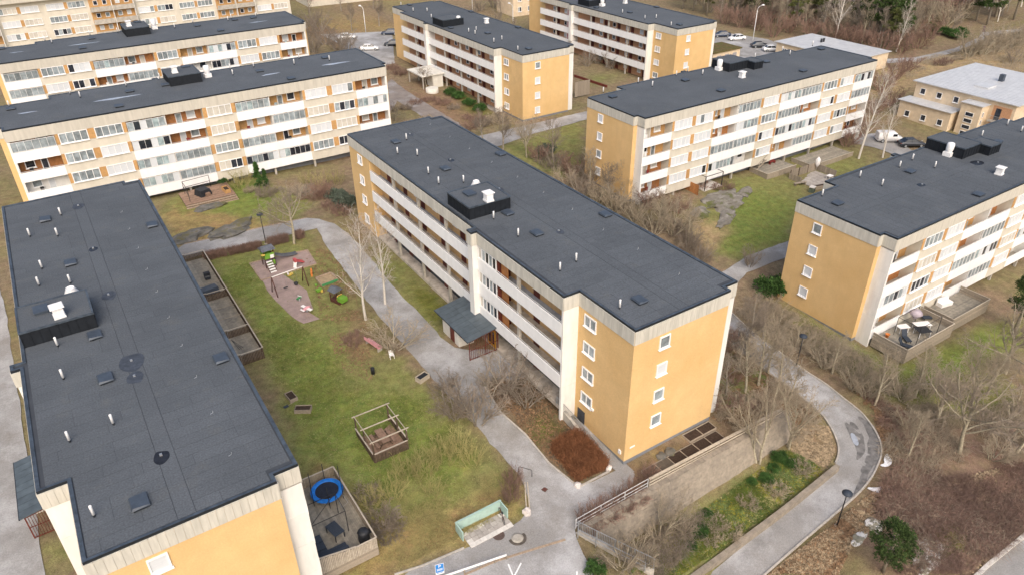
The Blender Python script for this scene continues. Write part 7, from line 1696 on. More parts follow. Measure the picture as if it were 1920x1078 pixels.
slat_fence(d1, (1.4, LY), (LX, LY), .6, 1.55, .12, .095, 'timber_grey'); slat_fence(d1, (.1, LY), (1.38, LY), .6, 1.9, .12, .095, 'timber_grey', z1b=1.6)
ZD = 1.66
tr = empty('trampoline', (9.85, 43.2, ZD)); tag(tr, 'round trampoline with blue safety pad on the near patio', 'trampoline')
MB().lathe([(.95, .62), (.95, .65)], 32).build('mat', MAT['trampoline_mat'], tr)
pd = MB()
for k in range(36):
    a0, a1 = 2 * math.pi * k / 36, 2 * math.pi * (k + 1) / 36
    q = lambda r_, a, z: (r_ * math.cos(a), r_ * math.sin(a), z)
    pd.poly([q(.92, a0, .66), q(.92, a1, .66), q(1.0, a1, .72), q(1.0, a0, .72)]); pd.poly([q(1.0, a0, .72), q(1.0, a1, .72), q(1.26, a1, .72), q(1.26, a0, .72)]); pd.poly([q(1.26, a0, .72), q(1.26, a1, .72), q(1.3, a1, .6), q(1.3, a0, .6)])
pd.build('pad', MAT['blue_pad'], tr)
for k in range(6):
    a = 2 * math.pi * k / 6 + .3
    inst('net_pole', MB().tube([(0, 0, 0), (0, 0, 2.3)], .03, 6).mesh('net_pole', MAT['cover_black']), tr, (1.33 * math.cos(a), 1.33 * math.sin(a), 0))
MB().tube([(.4, -1.3, .6), (.5, -1.75, .02), (1.1, -1.5, .02), (.9, -1.05, .6)], .02, 5).build('ladder', MAT['galv'], tr)
bx = empty('storage_box', (7.45, 44.6, ZD), R(8)); tag(bx, 'grey garden storage box behind the trampoline', 'box')
MB().box(-.75, -.35, 0, .75, .35, .5).build('body', MAT['timber_grey'], bx); 
for k in range(4): inst('lid_board', box_mesh(1.55, .175, .04, MAT['concrete']), bx, (0, -.28 + .185 * k, .505))
sf = empty('corner_sofa', (7.5, 38.0, ZD)); tag(sf, 'dark rattan corner sofa on the near patio', 'sofa')
MB().box(-.4, -.8, 0, .35, 1.6, .38).build('seat', MAT['rattan'], sf); MB().box(-.62, -.8, 0, -.401, 1.6, .78).build('backrest', MAT['rattan'], sf); MB().box(.351, -.8, 0, 1.7, -.1, .38).build('seat', MAT['rattan'], sf); MB().box(-.4, -1.02, 0, 1.7, -.801, .78).build('backrest', MAT['rattan'], sf)
for q in ((-.35, .1, .3, .75), (-.35, .8, .3, 1.5)): MB().box(q[0], q[1], .381, q[2], q[3], .47).build('cushion', MAT['rattan'], sf)
tb = empty('patio_table', (8.95, 39.2, ZD), R(12)); tag(tb, 'dark slatted patio table beside the rattan sofa', 'table')
for k in range(9): inst('slat', box_mesh(.085, 1.4, .03, MAT['rattan']), tb, (-.38 + .095 * k, 0, .66))
for x in (-.38, .38):
    for y in (-.62, .62): inst('leg', box_mesh(.06, .06, .66, MAT['cover_black']), tb, (x, y, 0))
gb = empty('gazebo_frame', (7.0, 39.5, ZD)); tag(gb, 'bare metal gazebo frame over the near patio sofa', 'gazebo')
for x, y in ((.2, .1), (2.9, .1), (.2, 2.2), (2.9, 2.2)): inst('post', box_mesh(.05, .05, 2.2, MAT['black_metal']), gb, (x, y - .6, 0))
for a, b_ in (((.2, -.5), (2.9, -.5)), ((2.9, -.5), (2.9, 1.6)), ((2.9, 1.6), (.2, 1.6)), ((.2, 1.6), (.2, -.5)), ((.2, -.5), (2.9, 1.6))): MB().bar((a[0], a[1], 2.2), (b_[0], b_[1], 2.2), .04).build('rail', MAT['black_metal'], gb)
gr = empty('covered_grill', (10.55, 37.5, ZD)); tag(gr, 'grill under a black cover in the corner of the near patio', 'grill')
MB().lathe([(.42, 0), (.45, .3), (.4, .8), (.46, .95), (.35, 1.12), (.05, 1.15)], 9).build('cover', MAT['cover_black'], gr); MB().box(.25, -.2, .7, .62, .2, .78).build('side_shelf', MAT['cover_black'], gr)
# far row of patios
LYF = 24.5
d2 = empty('patio_deck', (X0, 64.05, 1.85)); tag(d2, 'long row of weathered fenced patios behind the left roof edge', 'patio')
LX = 4.6
deck(d2, LX, LYF, .32, 16, along='y')
slat_fence(d2, (LX, 0), (LX, LYF), .0, 1.25, .16, .13, 'timber_dark', capm='timber_pale')
for y, h1 in ((0, 1.25), (5.0, 1.25), (13.6, 1.25), (LYF, 1.25)):
    slat_fence(d2, (2.4, y), (LX, y), .0, h1, .15, .12, 'timber_dark'); slat_fence(d2, (.1, y), (2.38, y), .0, 1.7, .15, .12, 'timber_dark', z1b=1.3)
for y in (8.0, 10.4, 16.5): MB().bar((.1, y, 1.0), (LX, y, 1.0), .05).build('rail', MAT['timber_grey'], d2)
o = empty('folded_drying_rack', (9.4, 66.4, 2.21)); tag(o, 'folded dark drying rack on the nearest far patio', 'rack')
MB().tube([(0, 0, 0), (-.5, .6, 1.1)], .025, 5).tube([(.2, 0, 0), (-.5, .6, 1.1)], .025, 5).tube([(.4, .1, 0), (-.5, .6, 1.1)], .02, 5).build('frame', MAT['black_metal'], o)
o = empty('covered_table', (9.6, 79.4, 2.21), R(10)); tag(o, 'patio table under a blue-grey cover on the far patio', 'table')
MB().hexa([(-1, -.6, 0), (1, -.6, 0), (1, .6, 0), (-1, .6, 0)], [(-.9, -.5, .75), (.9, -.5, .78), (.9, .5, .72), (-.9, .5, .76)]).build('cover', MAT['hatch'], o)
o = empty('grill', (10.2, 82.8, 2.21)); tag(o, 'dark grill trolley near the far patio corner', 'grill')
MB().box(-.35, -.25, .55, .35, .25, .9).build('body', MAT['cover_black'], o); MB().box(-.3, -.2, 0, .3, .2, .1).build('base', MAT['cover_black'], o)
for x in (-.3, .3): inst('leg', box_mesh(.05, .3, .45, MAT['black_metal']), o, (x, 0, .1))

# ---------------------------------------------------------------- patios of the right-hand block
def patio_right(x0, y0_, lx, ly, z, label, nb):
    d = empty('patio_deck', (x0, y0_, z - .9)); tag(d, label, 'patio')
    deck(d, lx, ly, .86, nb, along='x')
    for k in range(6):
        inst('fence_board', box_mesh(lx, .03, .26, MAT['timber_grey']), d, (lx / 2, -.03, -.1 + .3 * k)); inst('fence_board', box_mesh(.03, ly, .26, MAT['timber_grey']), d, (-.03, ly / 2, -.1 + .3 * k)); inst('fence_board', box_mesh(.03, ly, .26, MAT['timber_grey']), d, (lx + .03, ly / 2, -.1 + .3 * k))
    for a, b_ in (((0, -.03), (lx, -.03)), ((-.03, 0), (-.03, ly)), ((lx + .03, 0), (lx + .03, ly))): MB().bar((a[0], a[1], 1.72), (b_[0], b_[1], 1.72), .11, .035).build('cap_rail', MAT['timber_pale'], d)
    return d
patio_right(69.6, 30.4, 8.9, 4.0, -1.45, 'fenced timber patio with table tennis table below the right-hand block', 20)
patio_right(79.3, 30.9, 7.6, 3.5, -1.45, 'emptier fenced timber patio farther along the right-hand block', 18)
ZR = -1.45
def small_table(name, p, lx, ly, h_, m_, label, rz=0, legm='white_frame'):
    o = empty(name, (p[0], p[1], ZR), rz); tag(o, label, 'table'); inst('top', box_mesh(lx, ly, .04, MAT[m_]), o, (0, 0, h_))
    for x in (-1, 1):
        for y in (-1, 1): inst('leg', box_mesh(.05, .05, h_, MAT[legm]), o, (x * (lx / 2 - .12), y * (ly / 2 - .1), 0))
    return o
small_table('table_tennis_table', (74.6, 31.7), 1.5, 1.25, .74, 'cover_black', 'black topped half of the table tennis table on the right-hand patio', R(-25))
small_table('garden_table', (75.6, 32.4), 1.9, .9, .72, 'play_white', 'white garden table directly behind the table tennis table', R(-25))
small_table('garden_table', (73.4, 33.3), 1.3, .8, .72, 'play_white', 'white garden table nearest the right-hand block wall', R(-20))
pr = empty('parasol', (75.6, 33.4, ZR)); tag(pr, 'half folded lilac parasol over the white patio tables', 'parasol')
MB().tube([(0, 0, 0), (0, 0, 2.1)], .03, 6).build('pole', MAT['galv'], pr); MB().lathe([(.2, .95), (.42, 1.35), (.75, 1.6), (.5, 1.95), (.05, 2.15)], 9).build('canopy', MAT['parasol_lilac'], pr)
gz2 = empty('gazebo_frame', (72.2, 30.9, ZR)); tag(gz2, 'bare dark gazebo frame on the patio with the white tables', 'gazebo')
for x in (0, 4.0):
    for y in (0, 2.6): inst('post', box_mesh(.05, .05, 2.3, MAT['black_metal']), gz2, (x, y, 0))
for a, b_ in (((0, 0), (4, 0)), ((4, 0), (4, 2.6)), ((4, 2.6), (0, 2.6)), ((0, 2.6), (0, 0))): MB().bar((a[0], a[1], 2.3), (b_[0], b_[1], 2.3), .04).build('rail', MAT['black_metal'], gz2)
def lounger(p, rz, label):
    o = empty('deck_chair', (p[0], p[1], ZR), rz); tag(o, label, 'chair'); MB().box(-.3, -.1, .25, .3, .9, .33).build('seat', MAT['rattan'], o); MB().hexa([(-.3, .9, .25), (.3, .9, .25), (.3, 1.0, .25), (-.3, 1.0, .25)], [(-.3, 1.35, 1.0), (.3, 1.35, 1.0), (.3, 1.43, .95), (-.3, 1.43, .95)]).build('backrest', MAT['rattan'], o)
    for x in (-.25, .25):
        for y in (0, .8): inst('leg', box_mesh(.05, .05, .26, MAT['black_metal']), o, (x, y, 0))
lounger((71.2, 30.8), R(20), 'dark deck chair in the near corner of the right-hand patio')
lounger((72.0, 31.6), R(-30), 'dark deck chair with raised back next to the corner one')
lounger((78.4, 33.0), R(60), 'dark deck chair at the passage between the two right-hand patios')
o = empty('garden_sofa', (82.6, 33.7, ZR), R(-10)); tag(o, 'white covered garden sofa on the emptier right-hand patio', 'sofa'); MB().box(-.9, -.35, 0, .9, .35, .45).build('seat', MAT['play_white'], o); MB().box(-.9, .351, 0, .9, .5, .85).build('backrest', MAT['play_white'], o)
o = empty('clay_pot', (71.1, 33.6, ZR)); tag(o, 'orange clay pot by the right-hand patio door', 'pot'); MB().lathe([(.16, 0), (.24, .4), (.26, .42), (.2, .42), (.18, .36)], 12).build('pot', MAT['play_orange'], o)

# ---------------------------------------------------------------- gardens of the balcony block
pb = empty('bower', (81.2, 71.4, gz(83, 73))); tag(pb, 'small paved seat with dark metal pergola before the balcony block', 'pergola')
for i in range(4):
    for j in range(4): inst('slab', box_mesh(.98, .88, .06, MAT['slab_pale']), pb, (.5 + i, .45 + .9 * j, .02))
for x in (0.1, 3.8):
    for y in (.1, 3.4): inst('post', box_mesh(.1, .1, 2.4, MAT['black_metal']), pb, (x, y, 0))
for a, b_ in (((.1, .1), (3.8, .1)), ((3.8, .1), (3.8, 3.4)), ((3.8, 3.4), (.1, 3.4)), ((.1, 3.4), (.1, .1)), ((.1, 1.7), (3.8, 1.7))): MB().bar((a[0], a[1], 2.4), (b_[0], b_[1], 2.4), .07).build('beam', MAT['black_metal'], pb)
ws = empty('wooden_screen', (77.4, 70.9, gz(79, 72))); tag(ws, 'red-brown board screen left of the small metal pergola', 'screen')
for k in range(14): inst('board', box_mesh(.03, .22, 1.7, MAT['brown_panel']), ws, (1.9, .12 + .25 * k, -.1))
def patio_grey(x0, y0_, lx, ly, z, label, fence_h=.95):
    d = empty('patio_deck', (x0, y0_, z - .7)); tag(d, label, 'patio'); deck(d, lx, ly, .66, 14, along='x')
    for k in range(round(lx / 1.5)): inst('fence_panel', box_mesh(lx / round(lx / 1.5) - .03, .04, .7 + fence_h * .3, MAT['timber_grey']), d, (lx / round(lx / 1.5) * (k + .5), -.02, -.05))
    for k in range(round(ly / 1.5)): inst('fence_panel', box_mesh(.04, ly / round(ly / 1.5) - .03, .7 + fence_h * .3, MAT['timber_grey']), d, (-.02, ly / round(ly / 1.5) * (k + .5), -.05))
    MB().bar((0, -.02, .98), (lx, -.02, .98), .1, .04).build('cap_rail', MAT['timber_pale'], d); MB().bar((-.02, 0, .98), (-.02, ly, .98), .1, .04).build('cap_rail', MAT['timber_pale'], d); return d
patio_grey(93.7, 69.9, 7.0, 3.7, -.3, 'grey board patio with stairs up to the balcony block')
st = empty('garden_stairs', (94.2, 72.9, -.34)); tag(st, 'timber steps from the grey patio up to a balcony', 'stairs')
for k in range(6): inst('tread', box_mesh(.3, 1.0, .05, MAT['deck_board']), st, (.32 * k, 0, .22 * (k + 1)))
for y in (-.52, .52): MB().bar((-.1, y, .1), (1.9, y, 1.35), .05, .2).build('stringer', MAT['timber_grey'], st); MB().bar((-.1, y, .95), (1.9, y, 2.2), .05, .08).build('handrail', MAT['timber_grey'], st)
o = empty('garden_bench', (97.6, 72.6, -.3)); tag(o, 'red garden bench beside the timber steps', 'bench'); MB().box(0, 0, .4, 1.3, .45, .46).build('seat', MAT['red_paint'], o); MB().box(0, .4, .46, 1.3, .46, .9).build('backrest', MAT['red_paint'], o)
for x in (.08, 1.2): inst('leg', box_mesh(.06, .4, .4, MAT['red_paint']), o, (x, .22, 0))
patio_grey(103.2, 68.6, 10.8, 4.2, -.6, 'farther grey board patio with folded parasol by the balcony block')
o = empty('parasol', (103.4, 67.9, -1.15)); tag(o, 'closed white parasol between the grey patios', 'parasol'); MB().tube([(0, 0, 0), (0, 0, 2.4)], .03, 6).build('pole', MAT['galv'], o); MB().lathe([(.12, .7), (.34, 1.2), (.4, 2.0), (.05, 2.5)], 8).build('canopy', MAT['play_white'], o)
fe = empty('board_fence', (97.2, 68.4, -1.15)); tag(fe, 'brown-grey plank fence round a yard below the far patios', 'fence')
for k in range(22): inst('plank', box_mesh(.29, .04, 1.55, MAT['timber_grey']), fe, (.15 + .3 * k, -.04 * k / 4, -.15))
for k in range(12): inst('plank', box_mesh(.04, .29, 1.3, MAT['timber_grey']), fe, (6.7, -.4 - .3 * k, -.2))
for k in range(8): inst('plank', box_mesh(.04, .29, 1.2, MAT['timber_grey']), fe, (-.05, -.2 - .3 * k, -.2))
for x in (.1, 2.2, 4.4, 6.6): inst('post', box_mesh(.1, .1, 1.7, MAT['timber_dark']), fe, (x, -.15, -.2))
yd = empty('paved_yard', (97.6, 63.6, -1.22)); tag(yd, 'grey paved yard inside the plank fence', 'paving')
for i in range(6):
    for j in range(5): inst('slab', box_mesh(.96, .86, .06, MAT['slab_grey']), yd, (.5 + i, .45 + .9 * j, rng.uniform(-.01, .01)))
o = empty('planter_box', (98.2, 63.4, -1.2), R(-15)); tag(o, 'long grey planter box at the front of the fenced yard', 'planter'); MB().box(-1.3, -.3, -.1, 1.3, .3, .45).build('box', MAT['timber_grey'], o); MB().box(-1.22, -.22, .2, 1.22, .22, .47).build('soil', MAT['soil'], o)
o = empty('compost_bin', (96.3, 63.2, gz(96.3, 63.2)), R(20)); tag(o, 'pale green compost bin in the yard by the plank fence', 'bin'); MB().hexa([(-.5, -.4, -.1), (.5, -.4, -.1), (.5, .4, -.1), (-.5, .4, -.1)], [(-.45, -.35, .8), (.45, -.35, .8), (.45, .35, .8), (-.45, .35, .8)]).build('body', MAT['juniper'], o); inst('lid', box_mesh(1.0, .8, .08, MAT['slab_pale']), o, (0, 0, .8))
o = empty('garden_bench', (96.6, 65.6, gz(96.6, 65.6)), R(-15)); tag(o, 'grey plank bench in the yard by the plank fence', 'bench'); 
for k in range(3): inst('seat_board', box_mesh(2.2, .16, .05, MAT['timber_grey']), o, (0, .18 * k, .45))
for x in (-.9, .9): inst('leg', box_mesh(.1, .5, .46, MAT['timber_grey']), o, (x, .18, -.02))
small_t = empty('garden_table', (102.4, 64.6, gz(102.4, 64.6))); tag(small_t, 'white table beside the yard near the right roof corner', 'table'); inst('top', box_mesh(1.0, .8, .05, MAT['play_white']), small_t, (0, 0, .75))
for x in (-.4, .4):
    for y in (-.3, .3): inst('leg', box_mesh(.05, .05, .76, MAT['play_white']), small_t, (x, y, -.02))
re_ = empty('red_timber_edge', (105.5, 58.6, gz(106, 58.6))); tag(re_, 'red painted timber edging sticking out behind the right roof', 'edging')
MB().bar((0, 0, .5), (9, 1.6, .7), .16, .3).build('beam', MAT['rust_red'], re_); MB().bar((0, -1, .3), (7, -.2, .5), .16, .3).build('beam', MAT['rust_red'], re_)

# ---------------------------------------------------------------- terrace of the upper left block
te = empty('terrace', (12.6, 105.0, 1.6)); tag(te, 'brown timber terrace with covered sofa below the upper left block', 'terrace')
deck(te, 7.0, 5.0, .9, 28, 'deck_brown', 'x')
for k in range(3): inst('step_board', box_mesh(7.0 + .1 * k, .35, .12, MAT['timber_edge']), te, (3.5, -.2 - .33 * k, .72 - .2 * k))
MB().box(.05, .05, -.5, 6.95, 4.9, .88).build('base', MAT['timber_dark'], te)
for a, b_ in (((.8, .9), (.8, 4.2)), ((.8, 4.2), (4.6, 4.6)), ((.8, .9), (.8, .9))):
    for q in (a, b_): inst('rail_post', box_mesh(.07, .07, 1.9, MAT['black_metal']), te, (q[0] + (.001 if q is a else 0), q[1], .94))
    if a != b_: MB().bar((a[0], a[1], 2.8), (b_[0], b_[1], 2.8), .06).build('rail', MAT['black_metal'], te); MB().bar((a[0], a[1], 1.9), (b_[0], b_[1], 1.9), .06).build('rail', MAT['black_metal'], te)
so = empty('covered_sofa', (15.6, 107.4, 2.55), R(20)); tag(so, 'garden sofa set under a dark cover on the brown terrace', 'sofa')
MB().hexa([(-.9, -.9, 0), (.9, -.9, 0), (.9, .9, 0), (-.9, .9, 0)], [(-.75, -.75, .9), (.75, -.75, .85), (.75, .75, .95), (-.75, .75, .9)]).build('cover', MAT['cover_black'], so); MB().box(-.2, -1.3, 0, .4, -.91, .5).build('table', MAT['deck_brown'], so)
pl_ = planter((18.7, 106.6), .8, 1.6, .6, R(5), 'orange timber planter at the right end of the brown terrace', 'orange', 'soil'); pl_.location.z = 2.55
plant('potted_shrub', 'evergreen_bush', (18.9, 108.6), .8, 'leafy green shrub in the corner of the brown terrace', 'shrub', dz=1.2)

# ---------------------------------------------------------------- cars
mat('car_white', (0.78, 0.78, 0.78), 0.02, 2, 0.25, spec=0.6)
mat('car_dark', (0.03, 0.035, 0.045), 0.1, 2, 0.25, spec=0.6)
mat('car_blue', (0.035, 0.05, 0.085), 0.1, 2, 0.25, spec=0.6)
mat('car_silver', (0.42, 0.43, 0.44), 0.05, 2, 0.25, spec=0.6, metal=0.3)
mat('tyre', (0.012, 0.012, 0.012), 0.1, 5, 0.8)
mat('car_glass', (0.012, 0.016, 0.022), 0.1, 3, 0.05, spec=0.8)
mat('lamp_lens', (0.6, 0.6, 0.6), 0.05, 3, 0.15)
def car(p, rz, paint, label, van=False, group=None):
    o = empty('parked_van' if van else 'parked_car', g3(p, .04), rz); tag(o, label, 'van' if van else 'car', group)
    L_, w = 4.4, 0.88
    if van: secs = [(-2.2, .55, 1.75), (-2.15, .3, 1.85), (-1.0, .25, 1.88), (.5, .25, 1.86), (.95, .25, 1.72), (1.45, .25, 1.05), (2.1, .28, .88), (2.25, .4, .7)]
    else: secs = [(-2.2, .5, .8), (-2.1, .3, .95), (-1.6, .25, 1.02), (-1.15, .24, 1.0), (.0, .24, .98), (.9, .24, .95), (1.5, .25, .88), (2.05, .28, .74), (2.2, .4, .62)]
    mb = MB(); rings = []
    for x, zl, zh in secs:
        k = .94 if abs(x) > 2.0 else 1
        rings.append([(x, -w * k, zl), (x, -w * 1.0 * k, (zl + zh) * .5), (x, -w * .93 * k, zh - .05), (x, -w * .8 * k, zh), (x, w * .8 * k, zh), (x, w * .93 * k, zh - .05), (x, w * k, (zl + zh) * .5), (x, w * k, zl)])
    for a, b_ in zip(rings[:-1], rings[1:]):
        for i in range(7): mb.poly([a[i], a[i + 1], b_[i + 1], b_[i]], smooth=True)
        mb.poly([a[7], a[0], b_[0], b_[7]])
    mb.poly(rings[0]); mb.poly(rings[-1][::-1])
    body = mb.mesh('body', MAT[paint]); bm = bmesh.new(); bm.from_mesh(body); bmesh.ops.remove_doubles(bm, verts=bm.verts, dist=1e-4); bmesh.ops.recalc_face_normals(bm, faces=bm.faces); bm.to_mesh(body); bm.free()
    inst('body', body, o)
    if not van:
        cb = [(-1.7, .98), (1.05, .93)]; 
        MB().hexa([(-1.75, -.78, .95), (1.15, -.78, .9), (1.15, .78, .9), (-1.75, .78, .95)], [(-1.15, -.62, 1.4), (.35, -.62, 1.42), (.35, .62, 1.42), (-1.15, .62, 1.4)]).build('cabin_glass', MAT['car_glass'], o)
        MB().hexa([(-1.2, -.64, 1.395), (.4, -.64, 1.415), (.4, .64, 1.415), (-1.2, .64, 1.395)], [(-1.1, -.56, 1.45), (.3, -.56, 1.47), (.3, .56, 1.47), (-1.1, .56, 1.45)]).build('roof', MAT[paint], o)
        for sy in (-1, 1):
            for xa, xb in ((-1.72, -1.15), (1.12, .36), (-.35, -.35)): MB().bar((xa, sy * .775, .95), (xb, sy * .63, 1.42), .07, .05).build('pillar', MAT[paint], o)
    else:
        MB().hexa([(.98, -.74, 1.62), (1.42, -.76, 1.09), (1.42, .76, 1.09), (.98, .74, 1.62)][::-1], [(1.0, -.72, 1.66), (1.46, -.74, 1.1), (1.46, .74, 1.1), (1.0, .72, 1.66)][::-1]).build('windscreen', MAT['car_glass'], o)
        for sy in (-1, 1): MB().box(.25, sy * .87, 1.15, 1.0, sy * .895, 1.6).build('side_window', MAT['car_glass'], o)
    for x in (-1.35, 1.4):
        for sy in (-1, 1):
            wl = empty('wheel', (x, sy * .8, .32), 0, o)
            t = MB().lathe([(.22, -.1), (.31, -.09), (.32, .0), (.31, .09), (.22, .1)], 16).build('tyre', MAT['tyre'], wl); t.rotation_euler = (R(90), 0, 0)
            q = MB().lathe([(.21, -.105), (.21, .105)], 12).build('rim', MAT['galv'], wl); q.rotation_euler = (R(90), 0, 0)
    for sy in (-1, 1): MB().box(2.12, sy * .45, .58, 2.215, sy * .75, .72).build('headlight', MAT['lamp_lens'], o); MB().box(-2.22, sy * .5, .7, -2.16, sy * .8, .82).build('tail_light', MAT['red_paint'], o)
    return o
car((69.94, 185.65), R(-25), 'car_white', 'white estate car at the back edge of the upper car park')
car((70.30, 172.44), R(-25), 'car_white', 'white hatchback nearer the roof edge in the upper car park')
car((81.46, 184.79), R(150), 'car_blue', 'dark blue car beside the corner of the top centre block')
car((77.14, 173.68), R(150), 'car_dark', 'black car half hidden behind the top centre block corner')
car((154.40, 137.04), R(150), 'car_blue', 'dark car just right of the second gallery block')
car((155.08, 132.52), R(160), 'car_white', 'white coupe parked beyond the moss roofed garage')
car((154.17, 124.16), R(-30), 'car_dark', 'dark car left of the grey metal roof at top right')
car((153.76, 120.12), R(-30), 'car_white', 'white car partly hidden by the grey metal roof')
car((124.29, 68.79), R(-35), 'car_white', 'white delivery van parked under the leaning birch', True)
car((125.64, 65.32), R(-32), 'car_dark', 'black car parked behind the white van')

# ---------------------------------------------------------------- other buildings
mat('cream', (0.66, 0.54, 0.39), 0.07, 1.2, 0.9, c2=(0.56, 0.42, 0.27), mix=(0.7, 0.5, 0.8))
mat('metal_roof', (0.60, 0.61, 0.62), 0.06, 0.8, 0.4, c2=(0.53, 0.54, 0.56), mix=(0.5, 0.5, 0.7), metal=0.2)
mat('moss_roof', (0.12, 0.085, 0.035), 0.25, 1.5, 0.95, c2=(0.09, 0.09, 0.025), mix=(0.8, 0.45, 0.6), bump=0.5, bscale=6)
mat('grey_door', (0.30, 0.29, 0.30), 0.1, 3, 0.7)
def seam_roof(parent, x0, y0_, x1, y1, z, n, th=.12, rise=.0):
    ro = MB().box(x0, y0_, z, x1, y1, z + th).build('roof', MAT['metal_roof'], parent)
    for k in range(n): 
        x = x0 + (x1 - x0) * (k + .5) / n; inst('sheet', box_mesh((x1 - x0) / n - .03, y1 - y0_ - .02, .015, MAT['metal_roof']), ro, (x, (y0_ + y1) / 2, z + th + .002)); 
        inst('seam', box_mesh(.03, y1 - y0_ - .02, .05, MAT['metal_roof']), ro, (x0 + (x1 - x0) * k / n + .015, (y0_ + y1) / 2, z + th + .003))
    return ro
vb_ = empty('cream_house', (140, 56.5, 0.0)); tag(vb_, 'cream rendered house with pale metal roof at the right edge', 'house')
MB().box(.3, .3, -1.5, 21, 18.6, 5.9).build('wall', MAT['cream'], vb_)
seam_roof(vb_, -.2, -.2, 21.5, 19.2, 5.9, 24)
MB().box(-3.2, 9.0, -1.5, .29, 18.9, 2.9).build('wing', MAT['cream'], vb_); seam_roof(vb_, -3.6, 8.8, .28, 19.3, 2.9, 5, .1)
MB().box(-2.2, 4.6, -1.5, .29, 8.2, 5.0).build('stair_tower', MAT['cream'], vb_); seam_roof(vb_, -2.5, 4.4, .28, 8.4, 5.0, 4, .1)
for k in range(4): window_parts(vb_, 1.5, .75, 1, (-2.205, 6.4, -.6 + 1.15 * k), 'x-', ['glass_dark'], frame=.07, sill=False)
for z in (.2, 3.6):
    for y in (10.6, 13.8, 17.0): window_parts(vb_, 1.0, 1.1, 1, (-3.205 if z < 1 else .295, y, z if z < 1 else 3.8), 'x-', ['glass_dark'], frame=.07)
for k in range(3): window_parts(vb_, .45, .9, 1, (-1.4, 4.595, .2 + 1.4 * k), 'y-', ['glass_dark'], frame=.05, sill=False)
for z in (-.4, 2.6):
    MB().box(.2, .8, z, .29, 3.9, z + 2.5).build('balcony_recess', MAT['brown_brick'], vb_); MB().box(-.9, .8, z - .15, .2, 3.9, z).build('balcony_floor', MAT['concrete'], vb_)
    rb = MB(); rb.bar((-.9, .8, z + 1.0), (-.9, 3.9, z + 1.0), .05)
    for k in range(16): rb.box(-.915, .8 + .2 * k, z, -.885, .83 + .2 * k, z + 1.0)
    rb.build('balcony_railing', MAT['galv'], vb_); inst('door', box_mesh(.05, .9, 2.1, MAT['glass_dark']), vb_, (.17, 2.9, z + .01))
MB().box(12, 9, 6.0, 12.8, 9.8, 7.3).build('chimney', MAT['hatch'], vb_); MB().box(5, 8, 6.05, 8, 10.5, 6.35).build('roof_hatch', MAT['metal_roof'], vb_)
mr = empty('metal_roofed_building', (150.4, 95.5, .3)); tag(mr, 'long low cream building with grey metal roof behind the balcony block', 'building')
MB().box(.4, .4, -1.5, 13.4, 21.1, 3.5).build('wall', MAT['cream'], mr); seam_roof(mr, 0, 0, 13.8, 21.6, 3.55, 20)
for q in ((8.0, 14.5), (8.9, 14.5)): inst('chimney_pipe', MB().lathe([(.25, 0), (.25, .8)], 10).mesh('chimney_pipe', MAT['cover_black']), mr, (q[0], q[1], 3.68))
for k in range(5): window_parts(mr, 1.2, 1.0, 2, (.39, 2.5 + 4 * k, 1.5), 'x-', ['glass_grey', 'glass_dark'], frame=.08)
gx = empty('garage', (133.03, 119.85) + (.3,), 0); tag(gx, 'small cream garage with mossy flat roof beside the second gallery block', 'garage')
MB().box(0, 0, -1, 9.0, 6.0, 2.7).build('wall', MAT['cream'], gx); MB().box(-.3, -.3, 2.7, 9.3, 6.3, 2.95).build('roof', MAT['moss_roof'], gx)
for k in range(3): inst('door', box_mesh(1.3, .06, 2.0, MAT['grey_door']), gx, (2.0 + 2.6 * k, -.035, 0)); inst('door', box_mesh(.06, 1.3, 2.0, MAT['dark_wall']), gx, (-.035, 1.5 + 1.5 * k, 0)) if k < 2 else None
# far rows at the top left
def far_row(label, x0, y0_, zg, lx, nfl, h, bays, seed, blind=.45):
    o = empty('far_apartment_block', (x0, y0_, zg)); tag(o, label, 'building'); r = random.Random(seed)
    MB().box(0, 0, -3, lx, 11, h).build('wall', MAT['beige'], o); MB().box(-.2, -1.4, h, lx + .2, 11.2, h + .35).build('roof', MAT['felt'], o); MB().box(0, -1.3, h - 1.0, lx, -.01, h - .01).build('attic', MAT['attic_warm'], o)
    bw = lx / bays
    for b in range(bays):
        x = bw * b
        for k in range(nfl):
            z = h - 3.4 - 2.75 * k
            if b % 3 == 1:
                for q in (0, 1):
                    xa, xb = x + bw * q / 2 + .03, x + bw * (q + 1) / 2 - .03
                    MB().box(xa, -1.35, z - 1.15, xb, -1.25, z - .1).build('parapet', MAT['concrete'], o); MB().box(xa, -1.24, z - 1.15, xb, -.012, z - 1.0).build('balcony_floor', MAT['concrete'], o)
                    inst('balcony_back', box_mesh(xb - xa, .03, 2.4, MAT['orange']), o, ((xa + xb) / 2, -.02, z - .95))
                    for c in (.3, .72): window_parts(o, .95, 1.05, 1, (xa + (xb - xa) * c, -.037, z + .1), 'y-', [r.choice(['blind', 'glass_grey', 'glass_dark'])], frame=.1, sill=False)
                    inst('divider', box_mesh(.12, 1.3, 2.7, MAT['white_panel']), o, (xb + .03, -.68, z - 1.15))
            else:
                for c in (.27, .73):
                    window_parts(o, bw * .38, 1.35, 4, (x + bw * c, -.005, z + .05), 'y-', pane_set(r, 4, blind), frame=.09)
                inst('infill_panel', box_mesh(bw * .07, .04, 1.35, MAT['orange']), o, (x + bw * .5, -.025, z + .05))
    return o
far_row('far cream block at the top left corner with grey balcony fronts', -22, 203, 3.5, 84, 4, 14.0, 9, 3)
far_row('far cream block at the top behind the upper car park', 75, 228, 3.5, 52, 3, 13.0, 6, 4)
far_row('far cream block in the gap behind the top centre block', 134, 236, 3.0, 60, 3, 12.0, 6, 6)
cw = empty('cream_annex', (121.0, 186.0, 1.5)); tag(cw, 'small cream building in the gap left of the second gallery block', 'building')
